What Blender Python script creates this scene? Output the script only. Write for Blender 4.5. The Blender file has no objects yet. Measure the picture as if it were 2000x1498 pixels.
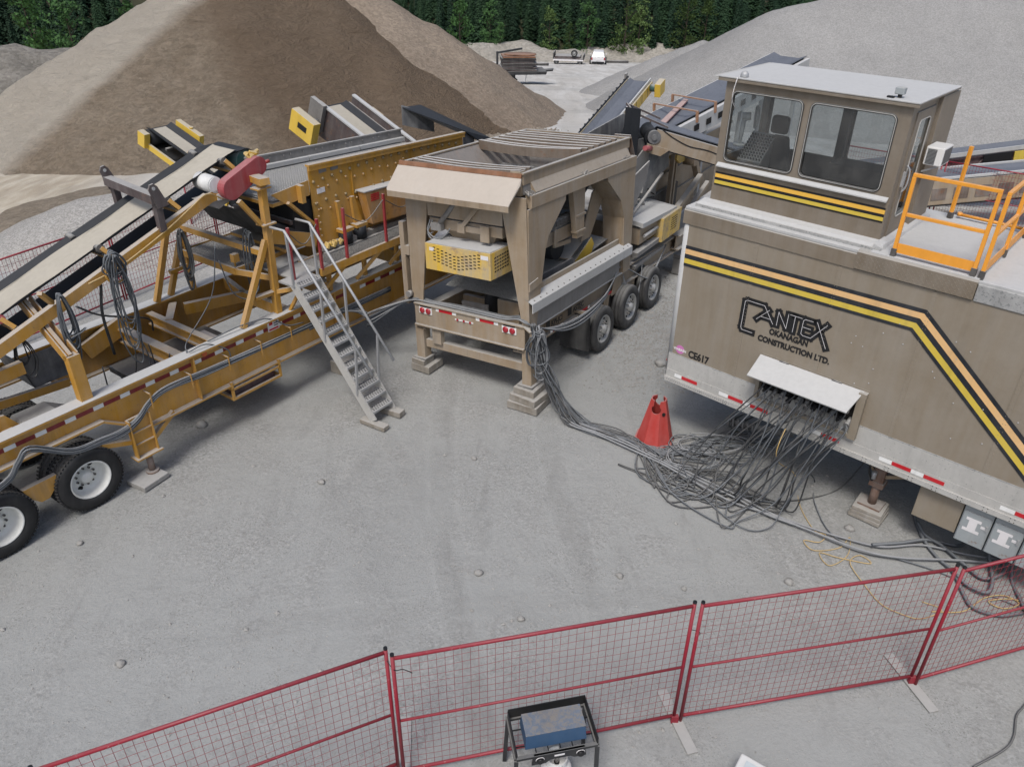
import bpy, bmesh, math, random
from mathutils import Vector, Matrix, noise
R = math.radians
random.seed(7)
scene = bpy.context.scene
col = scene.collection

# ---------------------------------------------------------------- camera, sky, sun, exposure
cam = bpy.data.objects.new('camera', bpy.data.cameras.new('camera'))
col.objects.link(cam)
scene.camera = cam
cam.data.sensor_width = 36.0
cam.data.lens = 26.99
cam.data.clip_end = 3000
_p, _r = R(30.967), R(0.7115)
_fw = Vector((0, math.cos(_p), -math.sin(_p))); _rt = Vector((1, 0, 0)); _up = _rt.cross(_fw)
_rt, _up = (math.cos(_r) * _rt + math.sin(_r) * _up), (-math.sin(_r) * _rt + math.cos(_r) * _up)
m3 = Matrix((_rt, _up, -_fw)).transposed()
cam.matrix_world = Matrix.Translation((0, 0, 7.495)) @ m3.to_4x4()

SUN_EL, SUN_AZ = R(58), R(200)       # high soft sun behind a thin overcast
world = bpy.data.worlds.new('World'); scene.world = world; world.use_nodes = True
wn = world.node_tree.nodes; wl = world.node_tree.links
sky = wn.new('ShaderNodeTexSky'); sky.sky_type = 'NISHITA'; sky.sun_disc = False
sky.sun_elevation = SUN_EL; sky.sun_rotation = SUN_AZ
sky.dust_density = 3.4; sky.air_density = 1.0; sky.ozone_density = 1.0
bgn = wn['Background']; bgn.inputs['Strength'].default_value = 0.102
wl.new(sky.outputs[0], bgn.inputs['Color'])
sun = bpy.data.objects.new('sun', bpy.data.lights.new('sun', 'SUN')); col.objects.link(sun)
sun.data.energy = 1.5; sun.data.angle = R(15); sun.data.color = (1.0, 0.98, 0.95)
sd = Vector((math.sin(SUN_AZ) * math.cos(SUN_EL), math.cos(SUN_AZ) * math.cos(SUN_EL), math.sin(SUN_EL)))
sun.rotation_euler = sd.to_track_quat('Z', 'Y').to_euler()
vs = scene.view_settings
vs.view_transform = 'Standard'; vs.look = 'None'; vs.exposure = 0.52; vs.gamma = 1.0; vs.use_curve_mapping = False

# ---------------------------------------------------------------- materials
def nmat(name):
    m = bpy.data.materials.new(name); m.use_nodes = True
    nt = m.node_tree; b = nt.nodes['Principled BSDF']
    return m, nt, b
def nd(nt, t, **k):
    n = nt.nodes.new(t)
    for a, v in k.items():
        if a in n.inputs: n.inputs[a].default_value = v
        else: setattr(n, a, v)
    return n
def mixc(nt, fac, a, b, blend='MIX'):
    n = nt.nodes.new('ShaderNodeMix'); n.data_type = 'RGBA'; n.blend_type = blend
    for s, v in ((0, fac), (6, a), (7, b)):
        if hasattr(v, 'is_output') or hasattr(v, 'links'): nt.links.new(v, n.inputs[s])
        elif s == 0: n.inputs[s].default_value = v
        else: n.inputs[s].default_value = (*v[:3], 1)
    return n.outputs[2]
def rng(nt, v, a, b, c=0.0, d=1.0):
    n = nt.nodes.new('ShaderNodeMapRange'); n.clamp = True
    nt.links.new(v, n.inputs[0])
    for i, x in enumerate((a, b, c, d)): n.inputs[i + 1].default_value = x
    return n.outputs[0]
def mth(nt, op, a, b=None):
    n = nt.nodes.new('ShaderNodeMath'); n.operation = op
    for i, v in enumerate((a, b)):
        if v is None: continue
        if hasattr(v, 'links'): nt.links.new(v, n.inputs[i])
        else: n.inputs[i].default_value = v
    return n.outputs[0]
def objco(nt, scale=(1, 1, 1)):
    t = nt.nodes.new('ShaderNodeTexCoord'); mp = nt.nodes.new('ShaderNodeMapping')
    mp.inputs['Scale'].default_value = scale
    nt.links.new(t.outputs['Object'], mp.inputs[0]); return mp.outputs[0]
def ntex(nt, co, scale, detail=5, rough=.6, dist=0.0):
    n = nd(nt, 'ShaderNodeTexNoise', Scale=scale, Detail=detail, Roughness=rough, Distortion=dist)
    nt.links.new(co, n.inputs['Vector']); return n.outputs[0]
DUST = (0.385, 0.380, 0.360)
def paint(name, c, rough=.5, metal=0.0, dust=.75, side=.25, var=.18, rust=0.0, rustc=(.16, .07, .03), spec=.35, dustc=DUST, bump=.04, wear=0.0, wearc=(.12, .09, .07), grime=.35):
    """painted or bare surface: tone variation, dust lying on what faces up, vertical dust runs, rust and chips"""
    m, nt, b = nmat(name); L = nt.links
    co = objco(nt)
    n1 = ntex(nt, co, 1.7, 6); n2 = ntex(nt, co, 14, 5); n3 = ntex(nt, objco(nt, (9, 9, .5)), 1.0, 4)
    v = mth(nt, 'ADD', mth(nt, 'MULTIPLY', n1, .6), mth(nt, 'MULTIPLY', n2, .4))
    lo = tuple(x * (1 - var) for x in c); hi = tuple(min(1, x * (1 + var * .7)) for x in c)
    cc = mixc(nt, rng(nt, v, .3, .7), lo, hi)
    if rust:
        cc = mixc(nt, mth(nt, 'MULTIPLY', rng(nt, ntex(nt, co, 5, 8, .7), .62 - .2 * rust, .70 - .1 * rust), .9), cc, rustc)
    if wear:
        cc = mixc(nt, mth(nt, 'MULTIPLY', rng(nt, ntex(nt, co, 28, 6, .7), .66 - .12 * wear, .70 - .1 * wear), .8), cc, wearc)
    if grime:
        gs_ = ntex(nt, objco(nt, (5, 5, .7)), 1.0, 7, .65, .3); gp_ = ntex(nt, co, .9, 4)
        cc = mixc(nt, mth(nt, 'MULTIPLY', mth(nt, 'MULTIPLY', rng(nt, gs_, .50, .66), rng(nt, gp_, .38, .62)), grime), cc, tuple(x * .42 for x in c))
        sc_ = ntex(nt, objco(nt, (2.5, 2.5, 40)), 1.0, 5, .7, .2)
        cc = mixc(nt, mth(nt, 'MULTIPLY', rng(nt, sc_, .66, .74), grime * .7), cc, tuple(min(1, x * 1.25 + .05) for x in c))
    g = nt.nodes.new('ShaderNodeNewGeometry'); sp = nt.nodes.new('ShaderNodeSeparateXYZ'); L.new(g.outputs['Normal'], sp.inputs[0])
    up = rng(nt, sp.outputs[2], .25, .9)
    d_up = mth(nt, 'MULTIPLY', up, mth(nt, 'MULTIPLY', rng(nt, v, .25, .5, .65, 1.0), dust))
    d_sd = mth(nt, 'MULTIPLY', rng(nt, mth(nt, 'ADD', mth(nt, 'MULTIPLY', n3, .5), mth(nt, 'MULTIPLY', n1, .5)), .38, .68), side)
    d = mth(nt, 'MAXIMUM', d_up, d_sd)
    dc = mixc(nt, n2, tuple(x * .9 for x in dustc), tuple(x * 1.08 for x in dustc))
    cc = mixc(nt, d, cc, dc)
    L.new(cc, b.inputs['Base Color'])
    L.new(rng(nt, d, 0, 1, rough, .95), b.inputs['Roughness'])
    b.inputs['Specular IOR Level'].default_value = spec
    if metal: L.new(rng(nt, d, 0, .8, metal, 0), b.inputs['Metallic'])
    if bump:
        bp = nd(nt, 'ShaderNodeBump', Strength=bump * 4, Distance=.01); L.new(n2, bp.inputs['Height']); L.new(bp.outputs[0], b.inputs['Normal'])
    return m
def flat(name, c, rough=.6, metal=0.0, spec=.4):
    m, nt, b = nmat(name)
    co = objco(nt); cc = mixc(nt, ntex(nt, co, 9, 4), tuple(x * .85 for x in c), tuple(min(1, x * 1.12) for x in c))
    nt.links.new(cc, b.inputs['Base Color'])
    b.inputs['Roughness'].default_value = rough; b.inputs['Metallic'].default_value = metal; b.inputs['Specular IOR Level'].default_value = spec
    return m
def sandmat(name, lo, hi, grain=(.5, .5, .5), gs=9.0, gamt=.25, streak=.5, bump=.6, extra=None, rip=1.0):
    """loose sand or crushed stone: grain speckle, runs down the slope, small slumps"""
    m, nt, b = nmat(name); L = nt.links
    t = nt.nodes.new('ShaderNodeTexCoord'); co = t.outputs['Object']
    big = ntex(nt, co, .16, 5, .55, .6); med = ntex(nt, co, 1.1, 7, .65, .4)
    v = nd(nt, 'ShaderNodeTexVoronoi', Scale=gs); L.new(co, v.inputs['Vector'])
    gr = ntex(nt, co, gs * 3, 3, .8)
    run = ntex(nt, objco(nt, (1.5, 1.5, .22)), 1.0, 6, .6)
    f = mth(nt, 'ADD', mth(nt, 'MULTIPLY', big, .55), mth(nt, 'ADD', mth(nt, 'MULTIPLY', med, .25), mth(nt, 'MULTIPLY', run, .3)))
    cc = mixc(nt, rng(nt, f, .40, .70), lo, hi)
    sep = nt.nodes.new('ShaderNodeSeparateColor'); L.new(v.outputs['Color'], sep.inputs[0])
    k = rng(nt, mth(nt, 'ADD', mth(nt, 'MULTIPLY', sep.outputs[0], .6), mth(nt, 'MULTIPLY', gr, .4)), .15, .85, 1 - gamt, 1 + gamt)
    cc = mixc(nt, 1.0, cc, k, 'MULTIPLY')
    if extra: cc = extra(nt, co, cc)
    L.new(cc, b.inputs['Base Color']); b.inputs['Roughness'].default_value = .95; b.inputs['Specular IOR Level'].default_value = .15
    rp = ntex(nt, objco(nt, (1.0, 1.0, 2.6)), 1.6, 8, .68, 1.2)
    ld = ntex(nt, objco(nt, (1.0, 1.0, 4.5)), 3.2, 6, .62, .8)
    h = mth(nt, 'ADD', mth(nt, 'ADD', mth(nt, 'MULTIPLY', rp, rip), mth(nt, 'MULTIPLY', ld, rip * .5)), mth(nt, 'MULTIPLY', gr, .22))
    bp = nd(nt, 'ShaderNodeBump', Strength=bump, Distance=.28); L.new(h, bp.inputs['Height']); L.new(bp.outputs[0], b.inputs['Normal'])
    return m
def leafmat(name, c, sss=.0):
    m, nt, b = nmat(name); L = nt.links
    oi = nt.nodes.new('ShaderNodeObjectInfo'); co = objco(nt)
    n = ntex(nt, co, 1.3, 4)
    a = mixc(nt, rng(nt, n, .3, .7), tuple(x * .55 for x in c), tuple(x * 1.35 for x in c))
    cc = mixc(nt, oi.outputs['Random'], tuple(x * .7 for x in c), a)
    L.new(cc, b.inputs['Base Color']); b.inputs['Roughness'].default_value = .7; b.inputs['Specular IOR Level'].default_value = .2
    return m
def glassmat(name, tint=(.70, .74, .75), refl=.16):
    m, nt, b = nmat(name); L = nt.links
    nt.nodes.remove(b); out = nt.nodes['Material Output']
    tr = nt.nodes.new('ShaderNodeBsdfTransparent'); tr.inputs[0].default_value = (*tint, 1)
    gl = nt.nodes.new('ShaderNodeBsdfGlossy'); gl.inputs['Roughness'].default_value = .04
    df = nt.nodes.new('ShaderNodeBsdfDiffuse'); df.inputs[0].default_value = (*DUST, 1)
    lw = nt.nodes.new('ShaderNodeLayerWeight'); lw.inputs[0].default_value = .35
    mx = nt.nodes.new('ShaderNodeMixShader'); L.new(rng(nt, lw.outputs['Fresnel'], 0, 1, refl * .6, refl + .35), mx.inputs[0]); L.new(tr.outputs[0], mx.inputs[1]); L.new(gl.outputs[0], mx.inputs[2])
    m2 = nt.nodes.new('ShaderNodeMixShader'); L.new(rng(nt, ntex(nt, objco(nt), 3, 6), .4, .8, .02, .14), m2.inputs[0]); L.new(mx.outputs[0], m2.inputs[1]); L.new(df.outputs[0], m2.inputs[2])
    L.new(m2.outputs[0], out.inputs[0])
    return m

MT = dict(
    van_tan=paint('van_tan', (.240, .200, .148), .45, dust=.8, side=.22, var=.06, grime=.16),
    van_cap=paint('van_cap', (.195, .158, .115), .5, dust=.9, side=.2, var=.1),
    cab_tan=paint('cab_tan', (.185, .150, .110), .45, dust=.9, side=.2, var=.1),
    dustwhite=paint('dusty_roof', (.43, .43, .42), .6, dust=.75, side=.3, var=.1, dustc=(.475, .478, .47), grime=.25),
    alu=paint('aluminium', (.50, .49, .46), .5, metal=.25, dust=.7, side=.45, var=.15, wear=.5, wearc=(.25, .25, .24)),
    alu_dark=paint('aluminium_dirty', (.40, .40, .39), .5, metal=.2, dust=.5, side=.3, var=.35, wear=1.0, wearc=(.16, .17, .17)),
    galv=paint('galvanized', (.42, .43, .44), .42, metal=.5, dust=.6, side=.3, var=.15),
    blk=paint('black_paint', (.018, .019, .022), .45, dust=.35, side=.1),
    navy=paint('black_vinyl', (.016, .019, .025), .4, dust=.1, side=.07, var=.1),
    peach=paint('faded_orange_vinyl', (.74, .46, .20), .45, dust=.1, side=.15, var=.05),
    yvinyl=paint('yellow_vinyl', (.62, .46, .06), .45, dust=.1, side=.1, var=.05),
    ovinyl=paint('amber_vinyl', (.80, .46, .07), .45, dust=.1, side=.06, var=.05),
    hop=paint('feeder_tan', (.30, .225, .145), .5, dust=.9, side=.42, var=.12, wear=.36, wearc=(.17, .10, .06), grime=.55),
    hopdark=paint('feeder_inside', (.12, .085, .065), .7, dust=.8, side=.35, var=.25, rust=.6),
    rustc=paint('rusty_lip', (.23, .10, .045), .8, dust=.25, side=.15, rust=.8),
    yel=paint('plant_yellow', (.48, .245, .030), .42, dust=.85, side=.26, var=.10, wear=.38, wearc=(.17, .10, .05), grime=.5),
    yel2=paint('guard_yellow', (.70, .47, .06), .42, dust=.8, side=.1, var=.06),
    yelworn=paint('worn_guard_yellow', (.68, .44, .06), .5, dust=.85, side=.8, var=.1, rust=.5, rustc=(.34, .22, .12), dustc=(.34, .33, .30)),
    orange=paint('railing_orange', (.80, .335, .035), .42, dust=.3, side=.06, var=.06),
    fred=paint('fence_red', (.25, .012, .026), .4, dust=.12, side=.03, var=.15, wear=.15, wearc=(.35, .2, .18)),
    gred=paint('guard_red', (.33, .045, .055), .5, dust=.3, side=.25, var=.15),
    postred=paint('post_red', (.30, .02, .025), .5, dust=.4, side=.15, var=.2),
    conered=paint('cone_red', (.43, .045, .036), .55, dust=.35, side=.14, var=.1),
    brown=paint('brown_steel', (.075, .055, .055), .6, dust=.8, side=.22, var=.2, rust=.3),
    maroon=paint('maroon_steel', (.09, .032, .035), .6, dust=.7, side=.3, var=.25),
    rubber=paint('tyre_rubber', (.017, .017, .018), .75, dust=.25, side=.05, var=.25),
    rubberdusty=paint('dusty_rubber', (.024, .024, .025), .8, dust=.40, side=.16, var=.25),
    belt=paint('belt_rubber', (.012, .0145, .019), .6, dust=.05, side=.03, var=.2),
    beltgrey=paint('belt_worn', (.045, .052, .065), .6, dust=.35, side=.25, var=.35, dustc=(.28, .30, .34)),
    beltdust=paint('belt_dust', (.41, .378, .312), .95, dust=.0, side=.3, var=.14, dustc=(.34, .315, .265), bump=.02, grime=.2),
    rimwhite=paint('rim_white', (.72, .72, .68), .4, dust=.4, side=.36, var=.12),
    rimsteel=paint('rim_steel', (.42, .42, .41), .35, metal=.6, dust=.5, side=.35, var=.2),
    darksteel=paint('dark_steel', (.05, .045, .042), .6, dust=.7, side=.25, var=.25),
    greysteel=paint('grey_steel', (.22, .21, .20), .5, metal=.2, dust=.8, side=.4, var=.2),
    worn=paint('worn_steel', (.12, .125, .135), .45, metal=.4, dust=.6, side=.55, var=.3),
    cable=paint('cable_grey', (.065, .072, .080), .6, dust=.5, side=.18, var=.25, dustc=(.30, .315, .325)),
    cablelt=paint('cable_light', (.17, .178, .186), .6, dust=.6, side=.4, var=.2, dustc=(.38, .385, .385)),
    cabledk=paint('cable_dark', (.025, .027, .03), .55, dust=.35, side=.15, var=.3),
    cord=paint('yellow_cord', (.50, .33, .10), .6, dust=.4, side=.3),
    wood=paint('weathered_timber', (.22, .19, .15), .85, dust=.9, side=.7, var=.35, dustc=(.37, .36, .335), bump=.15),
    concrete=paint('dusty_block', (.27, .26, .24), .9, dust=.9, side=.5, var=.2, dustc=(.37, .365, .35), bump=.1),
    redtape=paint('red_reflector', (.50, .012, .02), .3, dust=.1, side=.08, var=.08),
    darktape=paint('dark_red_reflector', (.20, .010, .013), .35, dust=.2, side=.1, var=.1),
    whitetape=paint('white_reflector', (.78, .78, .76), .35, dust=.2, side=.12, var=.06),
    white=paint('white_plastic', (.74, .74, .72), .4, dust=.4, side=.12, var=.05),
    decalw=paint('white_decal', (.72, .70, .70), .5, dust=.2, side=.1, var=.06),
    pink=paint('magenta_decal', (.55, .16, .42), .5, dust=.1, side=.2),
    black=flat('black_plastic', (.012, .012, .013), .5),
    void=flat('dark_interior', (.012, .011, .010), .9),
    seat=flat('seat_fabric', (.015, .014, .014), .85),
    grille=flat('grille_grey', (.10, .10, .10), .6),
    ebox=paint('electrical_grey', (.30, .33, .34), .5, dust=.7, side=.25, var=.08, rust=.15),
    blue=paint('chipped_blue', (.035, .080, .155), .5, dust=.0, side=.05, var=.15),
    bluetop=paint('chipped_blue_lid', (.072, .108, .165), .55, dust=.22, side=.05, var=.3, wear=1.5, wearc=(.15, .13, .11), rust=.60, rustc=(.13, .11, .09)),
    rock=paint('rock', (.30, .29, .27), .9, dust=.6, side=.4, var=.3, bump=.2),
    glass=glassmat('window_glass'),
    lens=paint('red_lens', (.35, .008, .02), .2, dust=.05, side=.1, spec=.6),
    grn=flat('green_paint', (.01, .12, .06), .5),
    bark=flat('bark', (.05, .038, .028), .9),
    leaf_c=leafmat('conifer_needles', (.026, .060, .026)),
    leaf_c2=leafmat('conifer_needles_dark', (.017, .042, .021)),
    leaf_d=leafmat('poplar_leaves', (.115, .180, .058)),
    leaf_d2=leafmat('shrub_leaves', (.055, .125, .036)),
    teal=paint('teal_pulley', (.03, .10, .09), .5),
    amber=flat('amber_lens', (.55, .12, .03), .3),
)
MT['carwhite'] = paint('car_white', (.70, .70, .70), .25, dust=.2, side=.05, var=.03)
MT['carglass'] = flat('car_glass', (.01, .012, .014), .08, spec=.6)

# ---------------------------------------------------------------- mesh builder
class MB:
    def __init__(s): s.v = []; s.f = []; s.m = []; s.s = []
    def add(s, vs_, fs, m=0, sm=False):
        o = len(s.v); s.v += [tuple(v) for v in vs_]
        for f in fs: s.f.append([i + o for i in f]); s.m.append(m); s.s.append(sm)
        return s
    def box(s, x0, x1, y0, y1, z0, z1, m=0):
        return s.add([(x0, y0, z0), (x1, y0, z0), (x1, y1, z0), (x0, y1, z0), (x0, y0, z1), (x1, y0, z1), (x1, y1, z1), (x0, y1, z1)],
                     [(0, 3, 2, 1), (4, 5, 6, 7), (0, 1, 5, 4), (1, 2, 6, 5), (2, 3, 7, 6), (3, 0, 4, 7)], m)
    def bar(s, p0, p1, w, h, up=(0, 0, 1), m=0):
        p0, p1, up = Vector(p0), Vector(p1), Vector(up); d = (p1 - p0).normalized()
        x = d.cross(up)
        if x.length < 1e-4: x = d.cross(Vector((1, 0, 0)))
        x.normalize(); y = x.cross(d).normalized(); x *= w / 2; y *= h / 2
        c = [(-x - y), (x - y), (x + y), (-x + y)]
        return s.add([p0 + q for q in c] + [p1 + q for q in c], [(0, 3, 2, 1)[::-1], (4, 5, 6, 7)[::-1], (0, 1, 5, 4)[::-1], (1, 2, 6, 5)[::-1], (2, 3, 7, 6)[::-1], (3, 0, 4, 7)[::-1]], m)
    def prism(s, poly, ext, m=0):
        """closed polygon (3-D points, counter-clockwise seen from outside the cap) extruded by vector"""
        n = len(poly); e = Vector(ext); a = [Vector(p) for p in poly]
        nr = Vector((0, 0, 0))
        for i in range(n): nr += a[i].cross(a[(i + 1) % n])
        if nr.dot(e) > 0: a = a[::-1]
        return s.add(a + [p + e for p in a], [tuple(range(n)), tuple(range(2 * n - 1, n - 1, -1))] + [(i, i + n, (i + 1) % n + n, (i + 1) % n) for i in range(n)], m)
    def tube(s, pts, r, n=6, m=0, closed=False, caps=True):
        pts = [Vector(p) for p in pts]; k = len(pts)
        if k < 2: return s
        rr = r if isinstance(r, (list, tuple)) else [r] * k
        t0 = (pts[1] - pts[0]).normalized(); u = t0.orthogonal().normalized(); vsx = []
        for i, p in enumerate(pts):
            if closed: t = (pts[(i + 1) % k] - pts[i - 1])
            else: t = pts[min(i + 1, k - 1)] - pts[max(i - 1, 0)]
            if t.length < 1e-9: t = t0
            t = t.normalized(); u = (u - t * u.dot(t))
            u = u.normalized() if u.length > 1e-6 else t.orthogonal().normalized()
            w = t.cross(u)
            vsx += [p + (u * math.cos(2 * math.pi * j / n) + w * math.sin(2 * math.pi * j / n)) * rr[i] for j in range(n)]
        fs = []
        for i in range(k if closed else k - 1):
            a = i * n; b = ((i + 1) % k) * n
            fs += [(a + j, a + (j + 1) % n, b + (j + 1) % n, b + j) for j in range(n)]
        s.add(vsx, fs, m, True)
        if caps and not closed:
            o = len(s.v) - k * n
            s.f += [[o + j for j in range(n)][::-1], [o + (k - 1) * n + j for j in range(n)]]; s.m += [m, m]; s.s += [False, False]
        return s
    def cyl(s, p0, p1, r, n=16, m=0, r2=None):
        p0, p1 = Vector(p0), Vector(p1); d = (p1 - p0).normalized(); u = d.orthogonal().normalized(); w = d.cross(u); r2 = r if r2 is None else r2
        c = [u * math.cos(2 * math.pi * j / n) + w * math.sin(2 * math.pi * j / n) for j in range(n)]
        s.add([p0 + q * r for q in c] + [p1 + q * r2 for q in c], [(j, (j + 1) % n, (j + 1) % n + n, j + n) for j in range(n)], m, n > 7)
        o = len(s.v) - 2 * n
        s.f += [[o + j for j in range(n)][::-1], [o + n + j for j in range(n)]]; s.m += [m, m]; s.s += [False, False]
        return s
    def lathe(s, prof, c, axis, n=28, m=0, mats=None):
        """profile [(radius, height along axis)]"""
        c = Vector(c); d = Vector(axis).normalized(); u = d.orthogonal().normalized(); w = d.cross(u)
        k = len(prof); vsx = []
        for (r, h) in prof: vsx += [c + d * h + (u * math.cos(2 * math.pi * j / n) + w * math.sin(2 * math.pi * j / n)) * r for j in range(n)]
        o = len(s.v); s.v += [tuple(v) for v in vsx]
        for i in range(k - 1):
            for j in range(n):
                s.f.append([o + i * n + j, o + i * n + (j + 1) % n, o + (i + 1) * n + (j + 1) % n, o + (i + 1) * n + j]); s.m.append(mats[i] if mats else m); s.s.append(True)
        return s
    def quad(s, a, b, c, d, m=0): return s.add([a, b, c, d], [(0, 1, 2, 3)], m)
    def ibeam(s, p0, p1, depth, width, tw=.02, tf=.025, up=(0, 0, 1), m=0):
        p0, p1, u = Vector(p0), Vector(p1), Vector(up).normalized(); h = depth / 2
        s.bar(p0 + u * (h - tf / 2), p1 + u * (h - tf / 2), width, tf, up, m)
        s.bar(p0 - u * (h - tf / 2), p1 - u * (h - tf / 2), width, tf, up, m)
        s.bar(p0, p1, tw, depth - 2 * tf - .004, up, m)
        return s
    def chan(s, p0, p1, depth, width, side, tw=.015, up=(0, 0, 1), m=0):
        """C channel: web on the side given by vector side, flanges pointing the other way"""
        p0, p1, u, sd_ = Vector(p0), Vector(p1), Vector(up).normalized(), Vector(side).normalized()
        s.bar(p0 + sd_ * (width / 2 - tw / 2), p1 + sd_ * (width / 2 - tw / 2), tw, depth, up, m)
        for q in (1, -1): s.bar(p0 + u * q * (depth / 2 - tw / 2) - sd_ * tw / 2, p1 + u * q * (depth / 2 - tw / 2) - sd_ * tw / 2, width - tw - .002, tw, up, m)
        return s
    def mesh(s, name, mats):
        me = bpy.data.meshes.new(name); me.from_pydata(s.v, [], s.f)
        for m in (mats if isinstance(mats, (list, tuple)) else [mats]): me.materials.append(MT[m] if isinstance(m, str) else m)
        me.polygons.foreach_set('material_index', s.m); me.polygons.foreach_set('use_smooth', s.s)
        me.update(); return me
    def build(s, name, mats, parent=None, bevel=0.0, label=None):
        o = bpy.data.objects.new(name, s.mesh(name, mats)); col.objects.link(o)
        if parent: o.parent = parent
        if bevel:
            b = o.modifiers.new('edge', 'BEVEL'); b.width = bevel; b.segments = 2; b.limit_method = 'ANGLE'; b.angle_limit = R(40)
        if label: o['label'] = label
        return o
def inst(name, me, parent=None, loc=(0, 0, 0), rot=(0, 0, 0), scale=(1, 1, 1)):
    o = bpy.data.objects.new(name, me); col.objects.link(o); o.location = loc; o.rotation_euler = rot; o.scale = scale
    if parent: o.parent = parent
    return o
def tag(o, label, cat, group=None, kind=None):
    if label: o['label'] = label
    if cat: o['category'] = cat
    if group: o['group'] = group
    if kind: o['kind'] = kind
    return o
def thing(name, label, cat, loc=(0, 0, 0), rot=(0, 0, 0), group=None):
    o = bpy.data.objects.new(name, None); col.objects.link(o); o.location = loc; o.rotation_euler = rot; o.empty_display_size = .2
    return tag(o, label, cat, group)
def dup(o, parent=None):
    c = o.copy(); col.objects.link(c)
    if parent: c.parent = parent
    for ch in o.children: dup(ch, c)
    return c
def struct(o): o['kind'] = 'structure'; return o
def cr(pts, n=8):
    """smooth curve through the points"""
    P = [Vector(p) for p in pts]; P = [P[0] * 2 - P[1]] + P + [P[-1] * 2 - P[-2]]; out = []
    for i in range(1, len(P) - 2):
        a, b, c, d = P[i - 1:i + 3]
        for j in range(n):
            t = j / n; out.append(.5 * ((2 * b) + (c - a) * t + (2 * a - 5 * b + 4 * c - d) * t * t + (3 * b - a - 3 * c + d) * t ** 3))
    out.append(P[-2]); return out
def text(name, body, size, mat, parent, loc, rot, bold=0.0, ext=.0015, sx=1.0, align='LEFT', shear=0.0):
    cu = bpy.data.curves.new(name, 'FONT'); cu.body = body; cu.size = size; cu.extrude = ext; cu.offset = bold; cu.align_x = align; cu.resolution_u = 3; cu.shear = shear
    t = bpy.data.objects.new('tmp', cu); col.objects.link(t)
    dg = bpy.context.evaluated_depsgraph_get(); me = bpy.data.meshes.new_from_object(t.evaluated_get(dg)); bpy.data.objects.remove(t)
    me.materials.clear(); me.materials.append(MT[mat])
    o = bpy.data.objects.new(name, me); col.objects.link(o); o.parent = parent; o.location = loc; o.rotation_euler = rot; o.scale = (sx, 1, 1)
    return o
def rrect(x0, x1, z0, z1, r, n=5):
    out = []
    for cx, cz, a0 in ((x1 - r, z0 + r, -90), (x1 - r, z1 - r, 0), (x0 + r, z1 - r, 90), (x0 + r, z0 + r, 180)):
        for k in range(n + 1):
            a = R(a0 + 90 * k / n); out.append((cx + r * math.cos(a), cz + r * math.sin(a)))
    return out
def holeplate(mb, rect, hole, to3, t, m=0):
    """flat plate with a rounded hole; to3(x,z,d) maps plate coordinates and depth to 3-D"""
    x0, x1, z0, z1 = rect; n = len(hole); q = n // 4; out = []
    for i, (hx, hz) in enumerate(hole):
        k = i // q; cx, cz = ((x1, z0), (x1, z1), (x0, z1), (x0, z0))[k]; f = (i % q) / (q - 1)
        a, b = ((hx, cz), (cx, hz)) if k in (0, 2) else ((cx, hz), (hx, cz))
        out.append((cx, cz) if .3 < f < .7 else (a if f <= .3 else b))
    fr = [to3(x, z, 0) for x, z in out] + [to3(x, z, 0) for x, z in hole] + [to3(x, z, t) for x, z in out] + [to3(x, z, t) for x, z in hole]
    fs = []
    for i in range(n):
        j = (i + 1) % n
        fs += [(i, j, n + j, n + i), (2 * n + j, 2 * n + i, 3 * n + i, 3 * n + j), (n + i, n + j, 3 * n + j, 3 * n + i), (j, i, 2 * n + i, 2 * n + j)]
    return mb.add(fr, fs, m)
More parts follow.
